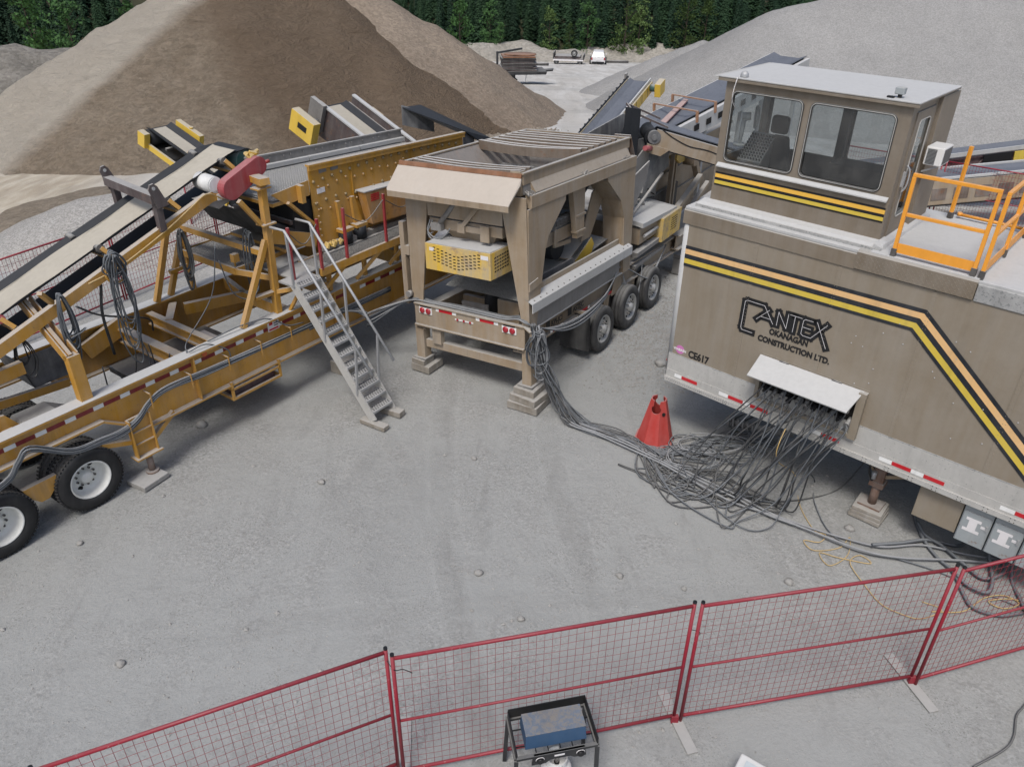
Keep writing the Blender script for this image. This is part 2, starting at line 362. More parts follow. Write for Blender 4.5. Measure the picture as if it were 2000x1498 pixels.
# ---------------------------------------------------------------- terrain
def ter(x, y):
    d = math.hypot(x, y); k = 4.0
    z = -0.105 * k * math.log1p(math.exp(min(40, (d - 30) / k)))
    if y > 40:
        t = d - 122
        if t > 0: z += .105 * t + .30 * t * min(1, t / 12)
    return z
def gz(x, y):
    """micro relief of the yard"""
    d = math.hypot(x, y)
    a = .030 if d < 45 else .06
    return ter(x, y) + a * (noise.noise(Vector((x * .45, y * .45, 3))) + .4 * noise.noise(Vector((x * 1.7, y * 1.7, 9)))) - .012
def groundextra():
    m, nt, b = nmat('yard_dust'); L = nt.links
    t = nt.nodes.new('ShaderNodeTexCoord'); co = t.outputs['Object']
    sp = nt.nodes.new('ShaderNodeSeparateXYZ'); L.new(co, sp.inputs[0])
    big = ntex(nt, co, .33, 6, .62, .5); med = ntex(nt, co, 1.6, 8, .7, .3); fine = ntex(nt, co, 26, 5, .75)
    trk = ntex(nt, objco(nt, (1.2, .22, 1)), 1.3, 6, .6, .3)
    v = nd(nt, 'ShaderNodeTexVoronoi', Scale=34.0); L.new(co, v.inputs['Vector'])
    v2 = nd(nt, 'ShaderNodeTexVoronoi', Scale=13.0); L.new(co, v2.inputs['Vector'])
    f = mth(nt, 'ADD', mth(nt, 'MULTIPLY', big, .5), mth(nt, 'ADD', mth(nt, 'MULTIPLY', med, .35), mth(nt, 'MULTIPLY', trk, .2)))
    gravelly = rng(nt, f, .48, .64)                                   # 0 = fine pale powder, 1 = loose brownish gravel
    powder = mixc(nt, fine, (.276, .281, .271), (.330, .335, .323))
    sep = nt.nodes.new('ShaderNodeSeparateColor'); L.new(v.outputs['Color'], sep.inputs[0])
    stone = mixc(nt, rng(nt, mth(nt, 'ADD', mth(nt, 'MULTIPLY', sep.outputs[0], .55), mth(nt, 'MULTIPLY', fine, .5)), .25, .85), (.170, .165, .155), (.400, .400, .385))
    near = mixc(nt, mth(nt, 'MULTIPLY', gravelly, .55), powder, stone)
    # the haul road beyond the plant is paler, the yard to the far left is tan
    dist = mth(nt, 'ADD', sp.outputs[1], mth(nt, 'MULTIPLY', big, 5.0))
    far = mixc(nt, rng(nt, ntex(nt, objco(nt, (.9, .12, 1)), .7, 6, .6, 1.0), .38, .68), (.44, .42, .385), (.56, .55, .52))
    cc = mixc(nt, rng(nt, dist, 18.5, 24.0), near, far)
    tanm = mth(nt, 'MULTIPLY', rng(nt, sp.outputs[0], -11.5, -15.0), rng(nt, mth(nt, 'ADD', sp.outputs[1], mth(nt, 'MULTIPLY', med, 2.5)), 20.0, 24.0))
    tan = mixc(nt, rng(nt, trk, .4, .65), (.36, .31, .235), (.53, .48, .39))
    wv = nd(nt, 'ShaderNodeTexWave', Scale=.9, Distortion=6.0, Detail=3.0); wv.inputs['Detail Scale'].default_value = .6; L.new(objco(nt, (.35, 1, 1)), wv.inputs['Vector'])
    tan = mixc(nt, mth(nt, 'MULTIPLY', rng(nt, wv.outputs['Fac'], .55, .95), .30), tan, (.24, .20, .15))
    cc = mixc(nt, tanm, cc, tan)
    blot = rng(nt, ntex(nt, co, .9, 9, .72, .8), .56, .72)
    cc = mixc(nt, mth(nt, 'MULTIPLY', blot, .30), cc, (.21, .205, .195))
    patch = rng(nt, ntex(nt, co, .75, 6, .7, .6), .44, .62)
    spk = mth(nt, 'MULTIPLY', rng(nt, ntex(nt, co, 46, 2, .5), .56, .66), mth(nt, 'ADD', mth(nt, 'MULTIPLY', patch, .50), .05))
    cc = mixc(nt, spk, cc, (.115, .110, .100))
    spl = mth(nt, 'MULTIPLY', rng(nt, ntex(nt, objco(nt, (1.01, .99, 1.3)), 39, 2, .5), .62, .70), mth(nt, 'ADD', mth(nt, 'MULTIPLY', patch, .35), .03))
    cc = mixc(nt, spl, cc, (.50, .49, .46))
    rut = ntex(nt, objco(nt, (.8, .16, 1)), 2.2, 5, .6, 1.5)
    cc = mixc(nt, mth(nt, 'MULTIPLY', rng(nt, rut, .55, .70), .34), cc, (.20, .20, .192))
    soft = rng(nt, ntex(nt, co, .22, 4, .5, .8), .50, .70)
    cc = mixc(nt, mth(nt, 'MULTIPLY', soft, .32), cc, (.20, .20, .192))
    def track(cx, cy, r, w, amt, cc):
        vd = nt.nodes.new('ShaderNodeVectorMath'); vd.operation = 'DISTANCE'; mpz = nt.nodes.new('ShaderNodeMapping'); mpz.inputs['Scale'].default_value = (1, 1, 0); L.new(co, mpz.inputs[0]); L.new(mpz.outputs[0], vd.inputs[0]); vd.inputs[1].default_value = (cx, cy, 0)
        e = mth(nt, 'ABSOLUTE', mth(nt, 'SUBTRACT', mth(nt, 'ADD', vd.outputs['Value'], mth(nt, 'MULTIPLY', mth(nt, 'SUBTRACT', med, .5), .22)), r))
        band = mth(nt, 'MULTIPLY', rng(nt, e, w, w * .55), rng(nt, mth(nt, 'ADD', mth(nt, 'MULTIPLY', ntex(nt, co, 7, 4), .6), mth(nt, 'MULTIPLY', big, .5)), .42, .62))
        rim = mth(nt, 'MULTIPLY', rng(nt, mth(nt, 'ABSOLUTE', mth(nt, 'SUBTRACT', e, w * 1.15)), w * .25, 0), .5)
        cc = mixc(nt, mth(nt, 'MULTIPLY', band, amt), cc, (.185, .182, .172))
        return mixc(nt, mth(nt, 'MULTIPLY', rim, amt), cc, (.42, .425, .41))
    for tr_ in ((24, 12, 25.2, .20, .17), (24, 12, 23.4, .20, .17), (-19, 2, 19.0, .18, .13), (-14, 26, 17.6, .20, .15), (3, -21, 28.2, .20, .11)): cc = track(*tr_, cc)
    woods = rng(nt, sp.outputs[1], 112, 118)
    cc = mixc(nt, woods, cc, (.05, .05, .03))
    L.new(cc, b.inputs['Base Color']); b.inputs['Roughness'].default_value = .95; b.inputs['Specular IOR Level'].default_value = .12
    h = mth(nt, 'ADD', mth(nt, 'MULTIPLY', med, 1.0), mth(nt, 'MULTIPLY', mth(nt, 'MULTIPLY', mth(nt, 'SUBTRACT', 1.0, v2.outputs[0]), gravelly), .25))
    h = mth(nt, 'ADD', h, mth(nt, 'MULTIPLY', fine, .16))
    bp = nd(nt, 'ShaderNodeBump', Strength=.42, Distance=.10); L.new(h, bp.inputs['Height']); L.new(bp.outputs[0], b.inputs['Normal'])
    return m
MT['ground'] = groundextra()
mb = MB(); NA = 256; rings = [0.0]
r_ = .6
while r_ < 900: rings.append(r_); r_ *= 1.032 if r_ > 3 else 1.2
vv = [(0, 0, gz(0, 0))]; ff = []
for r_ in rings[1:]:
    for j in range(NA):
        a = 2 * math.pi * j / NA; x, y = r_ * math.sin(a), r_ * math.cos(a); vv.append((x, y, gz(x, y)))
for j in range(NA): ff.append((0, 1 + (j + 1) % NA, 1 + j))
for i in range(len(rings) - 2):
    for j in range(NA):
        a = 1 + i * NA + j; b_ = 1 + i * NA + (j + 1) % NA; ff.append((a, b_, b_ + NA, a + NA))
mb.add(vv, ff, 0, True)
struct(mb.build('ground', 'ground'))

# ---------------------------------------------------------------- stockpiles
def pile(name, ridge, slope, bounds, mat, label, step=.35, rough=.12, seed=0, gull=.22):
    """heap at its angle of repose under a ridge of points (x,y,z)"""
    x0, x1, y0, y1 = bounds; nx = int((x1 - x0) / step) + 1; ny = int((y1 - y0) / step) + 1
    H = []
    for j in range(ny):
        for i in range(nx):
            x, y = x0 + i * step, y0 + j * step; best = -1e9
            for k in range(max(1, len(ridge) - 1)):
                a = Vector(ridge[k]); b = Vector(ridge[min(k + 1, len(ridge) - 1)]); ab = (b - a).xy; L2 = ab.length_squared
                t = 0 if L2 == 0 else max(0, min(1, (Vector((x, y)) - a.xy).dot(ab) / L2))
                z = a.z + (b.z - a.z) * t; d = (Vector((x, y)) - (a.xy + ab * t)).length
                d = math.sqrt(d * d + .5) - .7
                best = max(best, z - slope * d)
            n1 = noise.noise(Vector((x * .22, y * .22, seed))) ; n2 = noise.noise(Vector((x * .7, y * .7, seed + 5))); n3 = noise.noise(Vector((x * 2.1, y * 2.1, seed + 8)))
            best += gull * 2 * n1 + gull * .8 * n2 + rough * n3
            H.append((x, y, best - (0.0)))
    mb = MB(); idx = {}; vs_ = []; fs = []
    keep = [h[2] > ter(h[0], h[1]) - .9 for h in H]
    def vid(i):
        if i not in idx: idx[i] = len(vs_); vs_.append(H[i])
        return idx[i]
    for j in range(ny - 1):
        for i in range(nx - 1):
            q = (j * nx + i, j * nx + i + 1, (j + 1) * nx + i + 1, (j + 1) * nx + i)
            if any(keep[k] for k in q): fs.append([vid(k) for k in q])
    mb.add(vs_, fs, 0, True)
    return tag(mb.build(name, mat), label, 'stockpile')
def dampextra(x0, x1, c):
    """damp freshly tipped sand in a band of the heap"""
    def f(nt, co, cc):
        sp = nt.nodes.new('ShaderNodeSeparateXYZ'); nt.links.new(co, sp.inputs[0])
        w = mth(nt, 'ADD', sp.outputs[0], mth(nt, 'MULTIPLY', mth(nt, 'SUBTRACT', ntex(nt, co, .35, 5), .5), 2.4))
        w = mth(nt, 'ADD', w, mth(nt, 'MULTIPLY', sp.outputs[2], 1.1))
        a = rng(nt, w, x0 - .9, x0 + .9); b = rng(nt, w, x1 + .4, x1 - .4)
        return mixc(nt, mth(nt, 'MULTIPLY', mth(nt, 'MULTIPLY', a, b), .8), cc, c)
    return f
def pilecaps(nt, co, cc):
    sp = nt.nodes.new('ShaderNodeSeparateXYZ'); nt.links.new(co, sp.inputs[0])
    cc = dampextra(-8.6, 2.5, (.145, .104, .070))(nt, co, cc)
    w = mth(nt, 'ADD', sp.outputs[0], mth(nt, 'MULTIPLY', mth(nt, 'SUBTRACT', ntex(nt, co, .5, 5), .5), 1.2))
    w = mth(nt, 'SUBTRACT', w, mth(nt, 'MULTIPLY', sp.outputs[2], 1.05))
    dry = rng(nt, w, -17.6, -18.4)
    return mixc(nt, mth(nt, 'MULTIPLY', dry, .85), cc, (.44, .40, .335))
MT['sandA'] = sandmat('brown_sand', (.190, .148, .105), (.285, .238, .180), gs=9, gamt=.16, bump=.85, extra=pilecaps, rip=1.3)
MT['sandC'] = sandmat('tan_sand', (.195, .155, .118), (.270, .222, .172), gs=10, gamt=.2, bump=.5)
MT['gravelR'] = sandmat('grey_crushed_stone', (.240, .236, .226), (.292, .287, .275), gs=22, gamt=.20, bump=.22, rip=.3)
MT['gravelS'] = sandmat('pea_gravel', (.275, .265, .245), (.355, .343, .32), gs=30, gamt=.32, bump=.4, rip=.25)
MT['berm'] = sandmat('berm_sand', (.26, .24, .205), (.35, .33, .29), gs=3, gamt=.2, bump=.5)
pile('sand_stockpile', [(-14.4, 36.8, 5.2), (-12.2, 37.3, 5.5), (-10.2, 38.8, 5.2)], .61, (-27, 2, 24, 50), 'sandA', 'largest brown sand stockpile with a dark damp face behind the yellow screening plant', step=.28, seed=1)
pile('sand_stockpile', [(-9.5, 43.0, 5.6), (-7.6, 41.5, 4.7)], .62, (-18, 6, 30, 56), 'sandC', 'paler tan sand stockpile overlapping the big brown heap on its right', seed=4)
pile('gravel_stockpile', [(14.2, 46.0, 3.6), (19, 46.5, 4.6), (26, 45, 4.5), (36, 43, 4.6), (46, 40, 4.6)], .58, (1, 60, 26, 62), 'gravelR', 'huge grey crushed stone stockpile filling the view behind the control cabin', seed=9, gull=.10, rough=.03)
pile('gravel_stockpile', [(10.6, 58, -.4), (12.6, 57, .7)], .5, (4, 20, 48, 66), 'gravelR', 'small rounded grey heap at the left foot of the huge grey stockpile', seed=12, gull=.12)
pile('gravel_heap', [(-12.2, 19.7, .55), (-11.3, 20.5, .95), (-9.4, 21.2, 1.08), (-8.0, 21.2, .9)], .42, (-17, -4, 15, 26), 'gravelS', 'low pale pea gravel heap beside the feed conveyor', step=.2, seed=15, gull=.05, rough=.03)
MT['sandD'] = sandmat('damp_sand', (.17, .14, .105), (.26, .22, .17), gs=9, gamt=.2, bump=.6)
pile('sand_heap', [(-13.7, 20.9, .18), (-13.4, 22.1, .22), (-12.7, 23.1, .16)], .24, (-17, -9, 18, 27), 'sandD', 'low dark damp sand strip at the back of the pea gravel heap', step=.2, seed=18, gull=.06, rough=.05)
pile('sand_berm', [(-8, 112, -6.8), (0.5, 114, -6.4), (2, 113, -7.4), (7, 112, -6.9), (10, 113, -8.1)], .45, (-22, 16, 100, 126), 'berm', 'low bumpy sand berm at the forest edge behind the steel plate trailer', step=.6, seed=21, gull=.25)
pile('sand_berm', [(10, 118, -7.6), (20, 119, -7.0), (30, 118, -7.2), (40, 116, -6.9)], .5, (4, 50, 106, 130), 'berm', 'long straight sand berm behind the white car', step=.6, seed=24, gull=.15)
MT['sandE'] = sandmat('grey_dirt', (.145, .135, .115), (.24, .225, .20), gs=6, gamt=.25, bump=.5)
pile('sand_berm', [(-38, 47, .9), (-29, 48, 1.0), (-26, 49, .6)], .45, (-50, -18, 38, 58), 'sandE', 'grey berm peeping out left of the big brown stockpile', step=.5, seed=27, gull=.25)

# loose stones of the yard
def stones(name, pts, mat):
    """many tiny pebbles as one mesh: pts = (x,y,size)"""
    base = [(1, 0, 0), (-.9, .1, 0), (0, 1, .1), (.1, -1, 0), (0, 0, .75), (0, 0, -.6)]; fc = [(0, 2, 4), (2, 1, 4), (1, 3, 4), (3, 0, 4), (2, 0, 5), (1, 2, 5), (3, 1, 5), (0, 3, 5)]
    mb = MB()
    for (x, y, s) in pts:
        a = random.random() * 6.28; c_, s_ = math.cos(a), math.sin(a); z = gz(x, y) + s * .25; sq = random.uniform(.55, 1)
        mb.add([(x + s * (p[0] * c_ - p[1] * sq * s_) * random.uniform(.8, 1.2), y + s * (p[0] * s_ + p[1] * sq * c_) * random.uniform(.8, 1.2), z + s * p[2] * random.uniform(.6, 1)) for p in base], fc, 0, False)
    o = mb.build(name, mat); o['kind'] = 'stuff'; return o
pp = []
for k in range(9500):
    d = 4.0 + 12 * random.random() ** 1.2; a = R(random.uniform(-44, 40)); x, y = d * math.sin(a), d * math.cos(a)
    if noise.noise(Vector((x * .5, y * .5, 31))) + random.uniform(-.25, .5) > .02:
        pp.append((x, y, random.choice((.006, .007, .009, .010, .013, .016)) * (1 if random.random() < .945 else random.choice((1.6, 2.0, 2.6)))))
stones('gravel', pp, 'rock')
pp = []
for k in range(1500):      # coarse stones rolled to the foot of the big heaps
    t = random.random(); a = math.pi * (1.02 + .80 * t); cx, cy = -12.2 + 4.0 * (t - .5), 37.6; r0 = 8.9 + random.gauss(0, .45)
    x, y = cx + r0 * math.cos(a), cy + r0 * math.sin(a); pp.append((x, y, random.choice((.04, .05, .07, .10, .15))))
for k in range(500):
    t = random.random(); x, y = -3.5 + 5.0 * t + random.gauss(0, .4), 33.4 + 3.6 * t * t + random.gauss(0, .4); pp.append((x, y, random.choice((.05, .07, .09, .13))))
MT['toestone'] = paint('toe_stone', (.20, .165, .125), .9, dust=.2, side=.2, var=.4)
stones('rolled_stones', pp, 'toestone')
pp = []
for k in range(5500):
    x, y = random.gauss(3.3, .9), random.gauss(14.6, 1.6)
    if y > 12.2 and x > 1.2: pp.append((x, y, random.uniform(.012, .03)))
MT['rock2'] = paint('crushed_rock', (.25, .235, .215), .9, dust=.5, side=.3, var=.45, bump=.2)
o = stones('crushed_gravel', pp, 'rock2')
def rockmesh(seed):
    random.seed(seed); bm = bmesh.new(); bmesh.ops.create_icosphere(bm, subdivisions=2, radius=1)
    for v in bm.verts:
        n = noise.noise(v.co * 1.3 + Vector((seed, 0, 0))) * .35 + noise.noise(v.co * 3 + Vector((seed, 3, 0))) * .1
        v.co *= 1 + n; v.co.z *= .72
    me = bpy.data.meshes.new('rock'); bm.to_mesh(me); bm.free(); me.materials.append(MT['rock'])
    for p in me.polygons: p.use_smooth = True
    return me
RM = [rockmesh(i) for i in range(4)]
ROCKS = [(-7.25, 7.62, .085, 'fist sized rock in the yard by the front wheel of the yellow plant'), (-5.34, 10.95, .10, 'round stone in the yard right of the yellow jack stand'),
         (-2.95, 9.43, .065, 'small stone lying alone in the middle of the yard'), (-.42, 7.55, .06, 'pale pebble in the bare centre of the yard'), (1.48, 7.53, .055, 'pale pebble between the yard centre and the fallen cord'),
         (3.72, 7.43, .062, 'pale round rock beside the yellow cord'), (4.93, 8.52, .07, 'white rock beside the jack pad of the control trailer'), (2.95, 13.3, .12, 'angular rock by the rearmost truck tyre of the feeder'),
         (-5.9, 11.9, .075, 'grey stone under the yellow plant beside the steel step'), (-5.75, 12.15, .06, 'smaller grey stone behind the stone under the yellow plant'), (2.3, 7.3, .04, 'tiny pale pebble near the yard centre'), (-6.0, 8.0, .05, 'small stone in front of the dual wheels'),
         (-4.55, 6.0, .06, 'light stone near the left red fence panel'), (-.6, 10.1, .05, 'chip of stone in front of the feeder bumper'), (.15, 6.75, .05, 'two tone pebble behind the middle red fence panel')]
for i, (x, y, s, lb) in enumerate(ROCKS):
    random.seed(50 + i)
    tag(inst('rock', RM[i % 4], None, (x, y, gz(x, y) + s * .35), (0, 0, random.random() * 6), (s, s * random.uniform(.75, 1), s * .9)), lb, 'rock')
random.seed(11)

# ---------------------------------------------------------------- forest
def conifer_mesh(seed, h=10.0, w=1.9):
    random.seed(seed); mb = MB(); z = h * .10; lv = 0
    while z < h * .985:
        f = 1 - z / h; rad = w * (f ** .8) * random.uniform(.8, 1.15) + .05; n = 9 if f > .25 else 6; ph = random.random() * 6
        for k in range(n):
            a = ph + 2 * math.pi * k / n + random.uniform(-.3, .3); rr = rad * random.uniform(.65, 1.15); dr = rr * random.uniform(.25, .55)
            c_, s_ = math.cos(a), math.sin(a); tip = Vector((c_ * rr, s_ * rr, z - dr)); root = Vector((0, 0, z + .1)); sd_ = Vector((-s_, c_, 0))
            mid = root.lerp(tip, .55); wd = .16 + rr * .24
            mb.add([root, mid + sd_ * wd + Vector((0, 0, -.12)), tip, mid - sd_ * wd + Vector((0, 0, -.12)), mid + Vector((0, 0, .10))], [(0, 1, 4), (1, 2, 4), (2, 3, 4), (3, 0, 4)])
            for q in range(3):
                t = random.uniform(.35, .95); p = root.lerp(tip, t); e = sd_ * random.choice((-1, 1)) * random.uniform(.18, .42) * (.5 + rr / w)
                mb.add([p, p + e + Vector((c_ * .12, s_ * .12, -.10)), p + e * .5 + Vector((c_ * .3, s_ * .3, -.25)), p + Vector((0, 0, -.22))], [(0, 1, 2), (0, 2, 3)])
        z += h * .028 + .06 * f * 2; lv += 1
    return mb
def broad_mesh(seed, h=7.0, w=1.6):
    random.seed(seed); mb = MB(); cl = []
    for k in range(46):
        z = h * random.uniform(.12, .97); f = z / h; env = w * (math.sin(math.pi * min(1, f * .9 + .08)) ** .7) * (1.1 - .45 * f); a = random.random() * 6.28; rr = env * random.uniform(.35, 1)
        cl.append((Vector((rr * math.cos(a), rr * math.sin(a), z)), random.uniform(.28, .55)))
    for c, r in cl:
        for q in range(30):
            d = Vector((random.gauss(0, 1), random.gauss(0, 1), random.gauss(0, .8))).normalized() * r * random.uniform(.5, 1.15); p = c + d
            u = Vector((random.gauss(0, 1), random.gauss(0, 1), random.gauss(0, 1))).normalized(); w_ = u.orthogonal().normalized(); s = random.uniform(.07, .15)
            mb.add([p - u * s, p + w_ * s * .7, p + u * s, p - w_ * s * .7], [(0, 1, 2, 3)])
    return mb
CON = []
for i in range(6):
    hh = 10 + i * .6; CON.append((conifer_mesh(100 + i, hh, 1.55 + .12 * (i % 3)).mesh('crown', 'leaf_c' if i % 2 else 'leaf_c2'), MB().cyl((0, 0, -.5), (0, 0, hh * .97), .16, 7, 0, .02).mesh('trunk', 'bark')))
BRO = []
for i in range(4):
    mbt = MB().cyl((0, 0, -.4), (0, 0, 5.6), .11, 7, 0, .02); random.seed(i)
    for k in range(9):
        z = 1 + k * .5; a = random.random() * 6.28; mbt.cyl((0, 0, z), (.9 * math.cos(a), .9 * math.sin(a), z + .8), .04, 5, 0, .01)
    BRO.append((broad_mesh(200 + i, 7, 1.5).mesh('crown', 'leaf_d' if i % 2 == 0 else 'leaf_d2'), mbt.mesh('trunk', 'bark')))
def tree(name, parts, x, y, s, label, group=None, sz=1.0):
    t = thing(name, label, 'tree', (x, y, ter(x, y) - .1), (0, 0, random.random() * 6.28), group); t.scale = (s, s, s * sz)
    inst('crown', parts[0], t); inst('trunk', parts[1], t); return t
CL = [('dark conifer in the forest patch left of the big brown stockpile', 'conifers left of the brown stockpile'), ('dark conifer in the front row of the forest behind the sand berms', 'front row conifers behind the berms'), ('dark conifer deeper in the forest, above the front row behind the berms', 'conifers deeper in the forest')]
random.seed(5); nt_ = 0
for row in range(9):
    d = 119.5 + row * 3.1
    ang = -33.0
    while ang < 22:
        a = ang + random.uniform(-.35, .35)
        vis = (-33 <= a <= -24.5) or (-9 <= a <= 19.5)
        if vis and nt_ < 292 and not (row == 0 and random.random() < .45):
            x, y = d * math.sin(R(a)), (d + random.uniform(-1.2, 1.2)) * math.cos(R(a)); nt_ += 1
            tree('conifer_tree', random.choice(CON), x, y, random.uniform(.50, .78), *CL[0 if a < -20 else (1 if row < 2 else 2)], random.uniform(.95, 1.2))
        ang += .92 + row * .01
BR = [(-7.6, 112.5, 1.25, 1, 'full leafy broadleaf tree at the edge of the tan sand heap'), (-3.6, 115, 1.1, 3, 'dark leafy tree left of the pair of poplars behind the berm'), (4.6, 117.0, 1.0, 0, 'short light green shrubby tree behind the berm, left of the dense leafy tree'), (10.0, 117.5, 1.3, 1, 'dense rounded leafy tree between the berm and the forest'),
      (15.2, 117.0, 1.55, 0, 'tall pale poplar directly behind the white car'), (17.2, 117.5, 1.3, 2, 'pale poplar close beside the tall poplar behind the car'), (23.6, 117.0, 1.45, 2, 'slim pale poplar right of the car at the end of the berm'), (26.4, 117.5, 1.25, 0, 'last pale poplar before the grey stockpile'), (7.4, 116, .7, 2, 'bright green bush low behind the berm'), (-2.2, 113, .7, 3, 'low dark bush where the forest meets the tan heap')]
for (x, y, s, k, lb) in BR: tree('broadleaf_tree', BRO[k], x, y, s, lb)
LT = [(-43, 74, 1.3, 3, 'dense dark leafy tree at the left end of the forest'), (-35, 76, 1.1, 1, 'leafy tree just left of the big brown stockpile'), (-39, 73, 1.2, 3, 'middle one of three leafy trees left of the brown stockpile')]
for (x, y, s, k, lb) in LT: tree('broadleaf_tree', BRO[k], x, y, s, lb)
# ---------------------------------------------------------------- wheels
def wheel_meshes(Rt=.47, w=.26, dish='out', rimmat='rimwhite', tyremat='rubber', tread=True):
    """tyre and rim for a wheel whose axis is local -y (outer face at y=0, body towards +y)"""
    t = MB(); n = 48
    prof = [(Rt * .60, .02), (Rt * .66, -.004), (Rt * .80, -.012), (Rt * .93, .006), (Rt * .985, .03), (Rt, .05), (Rt, w * .33), (Rt * .975, w * .34), (Rt * .975, w * .37), (Rt, w * .38), (Rt, w * .62), (Rt * .975, w * .63), (Rt * .975, w * .66), (Rt, w * .67), (Rt, w - .05), (Rt * .985, w - .03), (Rt * .93, w - .006), (Rt * .8, w + .01), (Rt * .6, w - .02)]
    t.lathe(prof, (0, 0, 0), (0, 1, 0), n)
    if tread:
        for k in range(54):
            a = 2 * math.pi * k / 54
            for y0, y1 in ((.015, w * .31), (w * .69, w - .015)):
                c = Vector((math.cos(a), 0, math.sin(a))); e = Vector((-math.sin(a), 0, math.cos(a)))
                t.bar(c * (Rt + .001) + Vector((0, y0, 0)), c * (Rt + .001) + Vector((0, y1, 0)) + e * .012, .030, .022, c, 0)
    r = MB()
    if dish == 'in':      # deep dish, hub far inside
        r.lathe([(Rt * .62, .015), (Rt * .60, 0), (Rt * .57, .012), (Rt * .54, .05), (Rt * .52, w * .60), (Rt * .44, w * .72), (Rt * .20, w * .72), (Rt * .19, w * .45), (Rt * .14, w * .38), (0, w * .38)], (0, 0, 0), (0, 1, 0), 32)
        for k in range(10):
            a = 2 * math.pi * k / 10; c = Vector((Rt * .28 * math.cos(a), w * .72, Rt * .28 * math.sin(a))); r.cyl(c, c - Vector((0, .035, 0)), .016, 6, 1)
        for k in range(2):
            a = 2 * math.pi * k / 2 + 4.4; c = Vector((Rt * .41 * math.cos(a), w * .715, Rt * .41 * math.sin(a))); r.cyl(c, c - Vector((0, .004, 0)), .038, 12, 2)
    else:
        r.lathe([(Rt * .62, .015), (Rt * .60, 0), (Rt * .56, .012), (Rt * .53, .045), (Rt * .50, .07), (Rt * .38, .05), (Rt * .24, .03), (Rt * .20, .02), (Rt * .18, -.03), (0, -.04)], (0, 0, 0), (0, 1, 0), 32)
        for k in range(10):
            a = 2 * math.pi * k / 10; c = Vector((Rt * .30 * math.cos(a), .04, Rt * .30 * math.sin(a))); r.cyl(c, c - Vector((0, .04, 0)), .016, 6, 1)
        for k in range(8):
            a = 2 * math.pi * (k + .5) / 8; c = Vector((Rt * .44 * math.cos(a), .058, Rt * .44 * math.sin(a))); r.cyl(c, c - Vector((0, .006, 0)), .028, 10, 2)
    return t.mesh('tyre', tyremat), r.mesh('rim', [rimmat, 'darksteel', 'void'])
def put_wheel(me, parent, loc, rot=(0, 0, 0)):
    w = inst('wheel', me[0], parent, loc, rot); w.data.name = 'tyre'
    inst('rim', me[1], w); return w
def block(name, a, b, z0, sx, sy, sz, yaw, mat, label, cat, group=None, origin=(0, 0, 0), tilt=0.0):
    ca, sa = math.cos(origin[2]), math.sin(origin[2])
    x = origin[0] + a * ca - b * sa; y = origin[1] + a * sa + b * ca
    mb_ = MB().box(-sx / 2, sx / 2, -sy / 2, sy / 2, 0, sz); o = mb_.build(name, mat, None, .012)
    o.location = (x, y, z0); o.rotation_euler = (tilt, 0, origin[2] + yaw); return tag(o, label, cat, group)

# ---------------------------------------------------------------- control trailer
VO = (2.553, 10.888, R(-42.21)); VL = 9.2; VW = 2.35
van = thing('control_trailer', 'long tan van trailer with black and yellow stripes and company lettering', 'trailer', (VO[0], VO[1], 0), (0, 0, VO[2]))
MB().box(.02, VL, .004, VW, 1.12, 3.93).build('body', 'van_tan', van)
seams = [0.03, 1.12, 2.29, 3.46, 4.63, 5.80, 6.97, 8.14, VL]
for i in range(8): MB().box(seams[i] + .003, seams[i + 1] - .003, -.012, .002, 1.585, 3.735).build('wall_panel', 'van_tan', van, .003)
for s_ in seams[1:-1]:
    m_ = MB().box(s_ - .028, s_ + .028, -.017, -.0125, 1.60, 3.72)
    for k in range(38):
        for q in (-.016, .016): m_.cyl((s_ + q, -.0165, 1.63 + k * .055), (s_ + q, -.021, 1.63 + k * .055), .005, 5)
    m_.build('seam_strip', 'van_tan', van)
m_ = MB().box(-.02, VL, -.022, 0.0, 1.30, 1.58).box(-.02, VL, -.030, 0.0, 1.17, 1.298).box(-.02, VL, -.055, .02, 1.09, 1.168)
for k in range(30):
    a_ = .12 + k * .31
    for q in ((0, 0), (.05, 0), (0, .045), (.05, .045)):
        if a_ > 1.0: m_.cyl((a_ + q[0], -.0545, 1.107 + q[1]), (a_ + q[0], -.0575, 1.107 + q[1]), .008, 6, 1)
for k in range(34): m_.cyl((.02 + k * .034, -.0545, 1.128), (.02 + k * .034, -.0575, 1.128), .007, 6, 1)
m_.build('lower_rail', ['alu', 'darksteel'], van)
MB().box(-.02, VL, -.019, 0.0, 1.505, 1.60).build('rail_edge', 'alu_dark', van)
MB().cyl((0.0, 0.05, 1.10), (0.0, 0.05, 3.74), .068, 20).build('corner_post', 'dustwhite', van)
MB().box(-.055, .055, -.02, VW, 1.10, 1.16).build('sill', 'alu', van)
MB().cyl((0.0, VW - .04, 1.10), (0.0, VW - .04, 3.74), .065, 16).build('corner_post', 'dustwhite', van)
MB().box(-.05, .0, .1, VW - .1, 1.16, 3.74).build('end_wall', 'van_tan', van)
MB().cyl((-.075, .06, 1.40), (-.085, .06, 1.40), .025, 10).build('marker_light', 'lens', van)
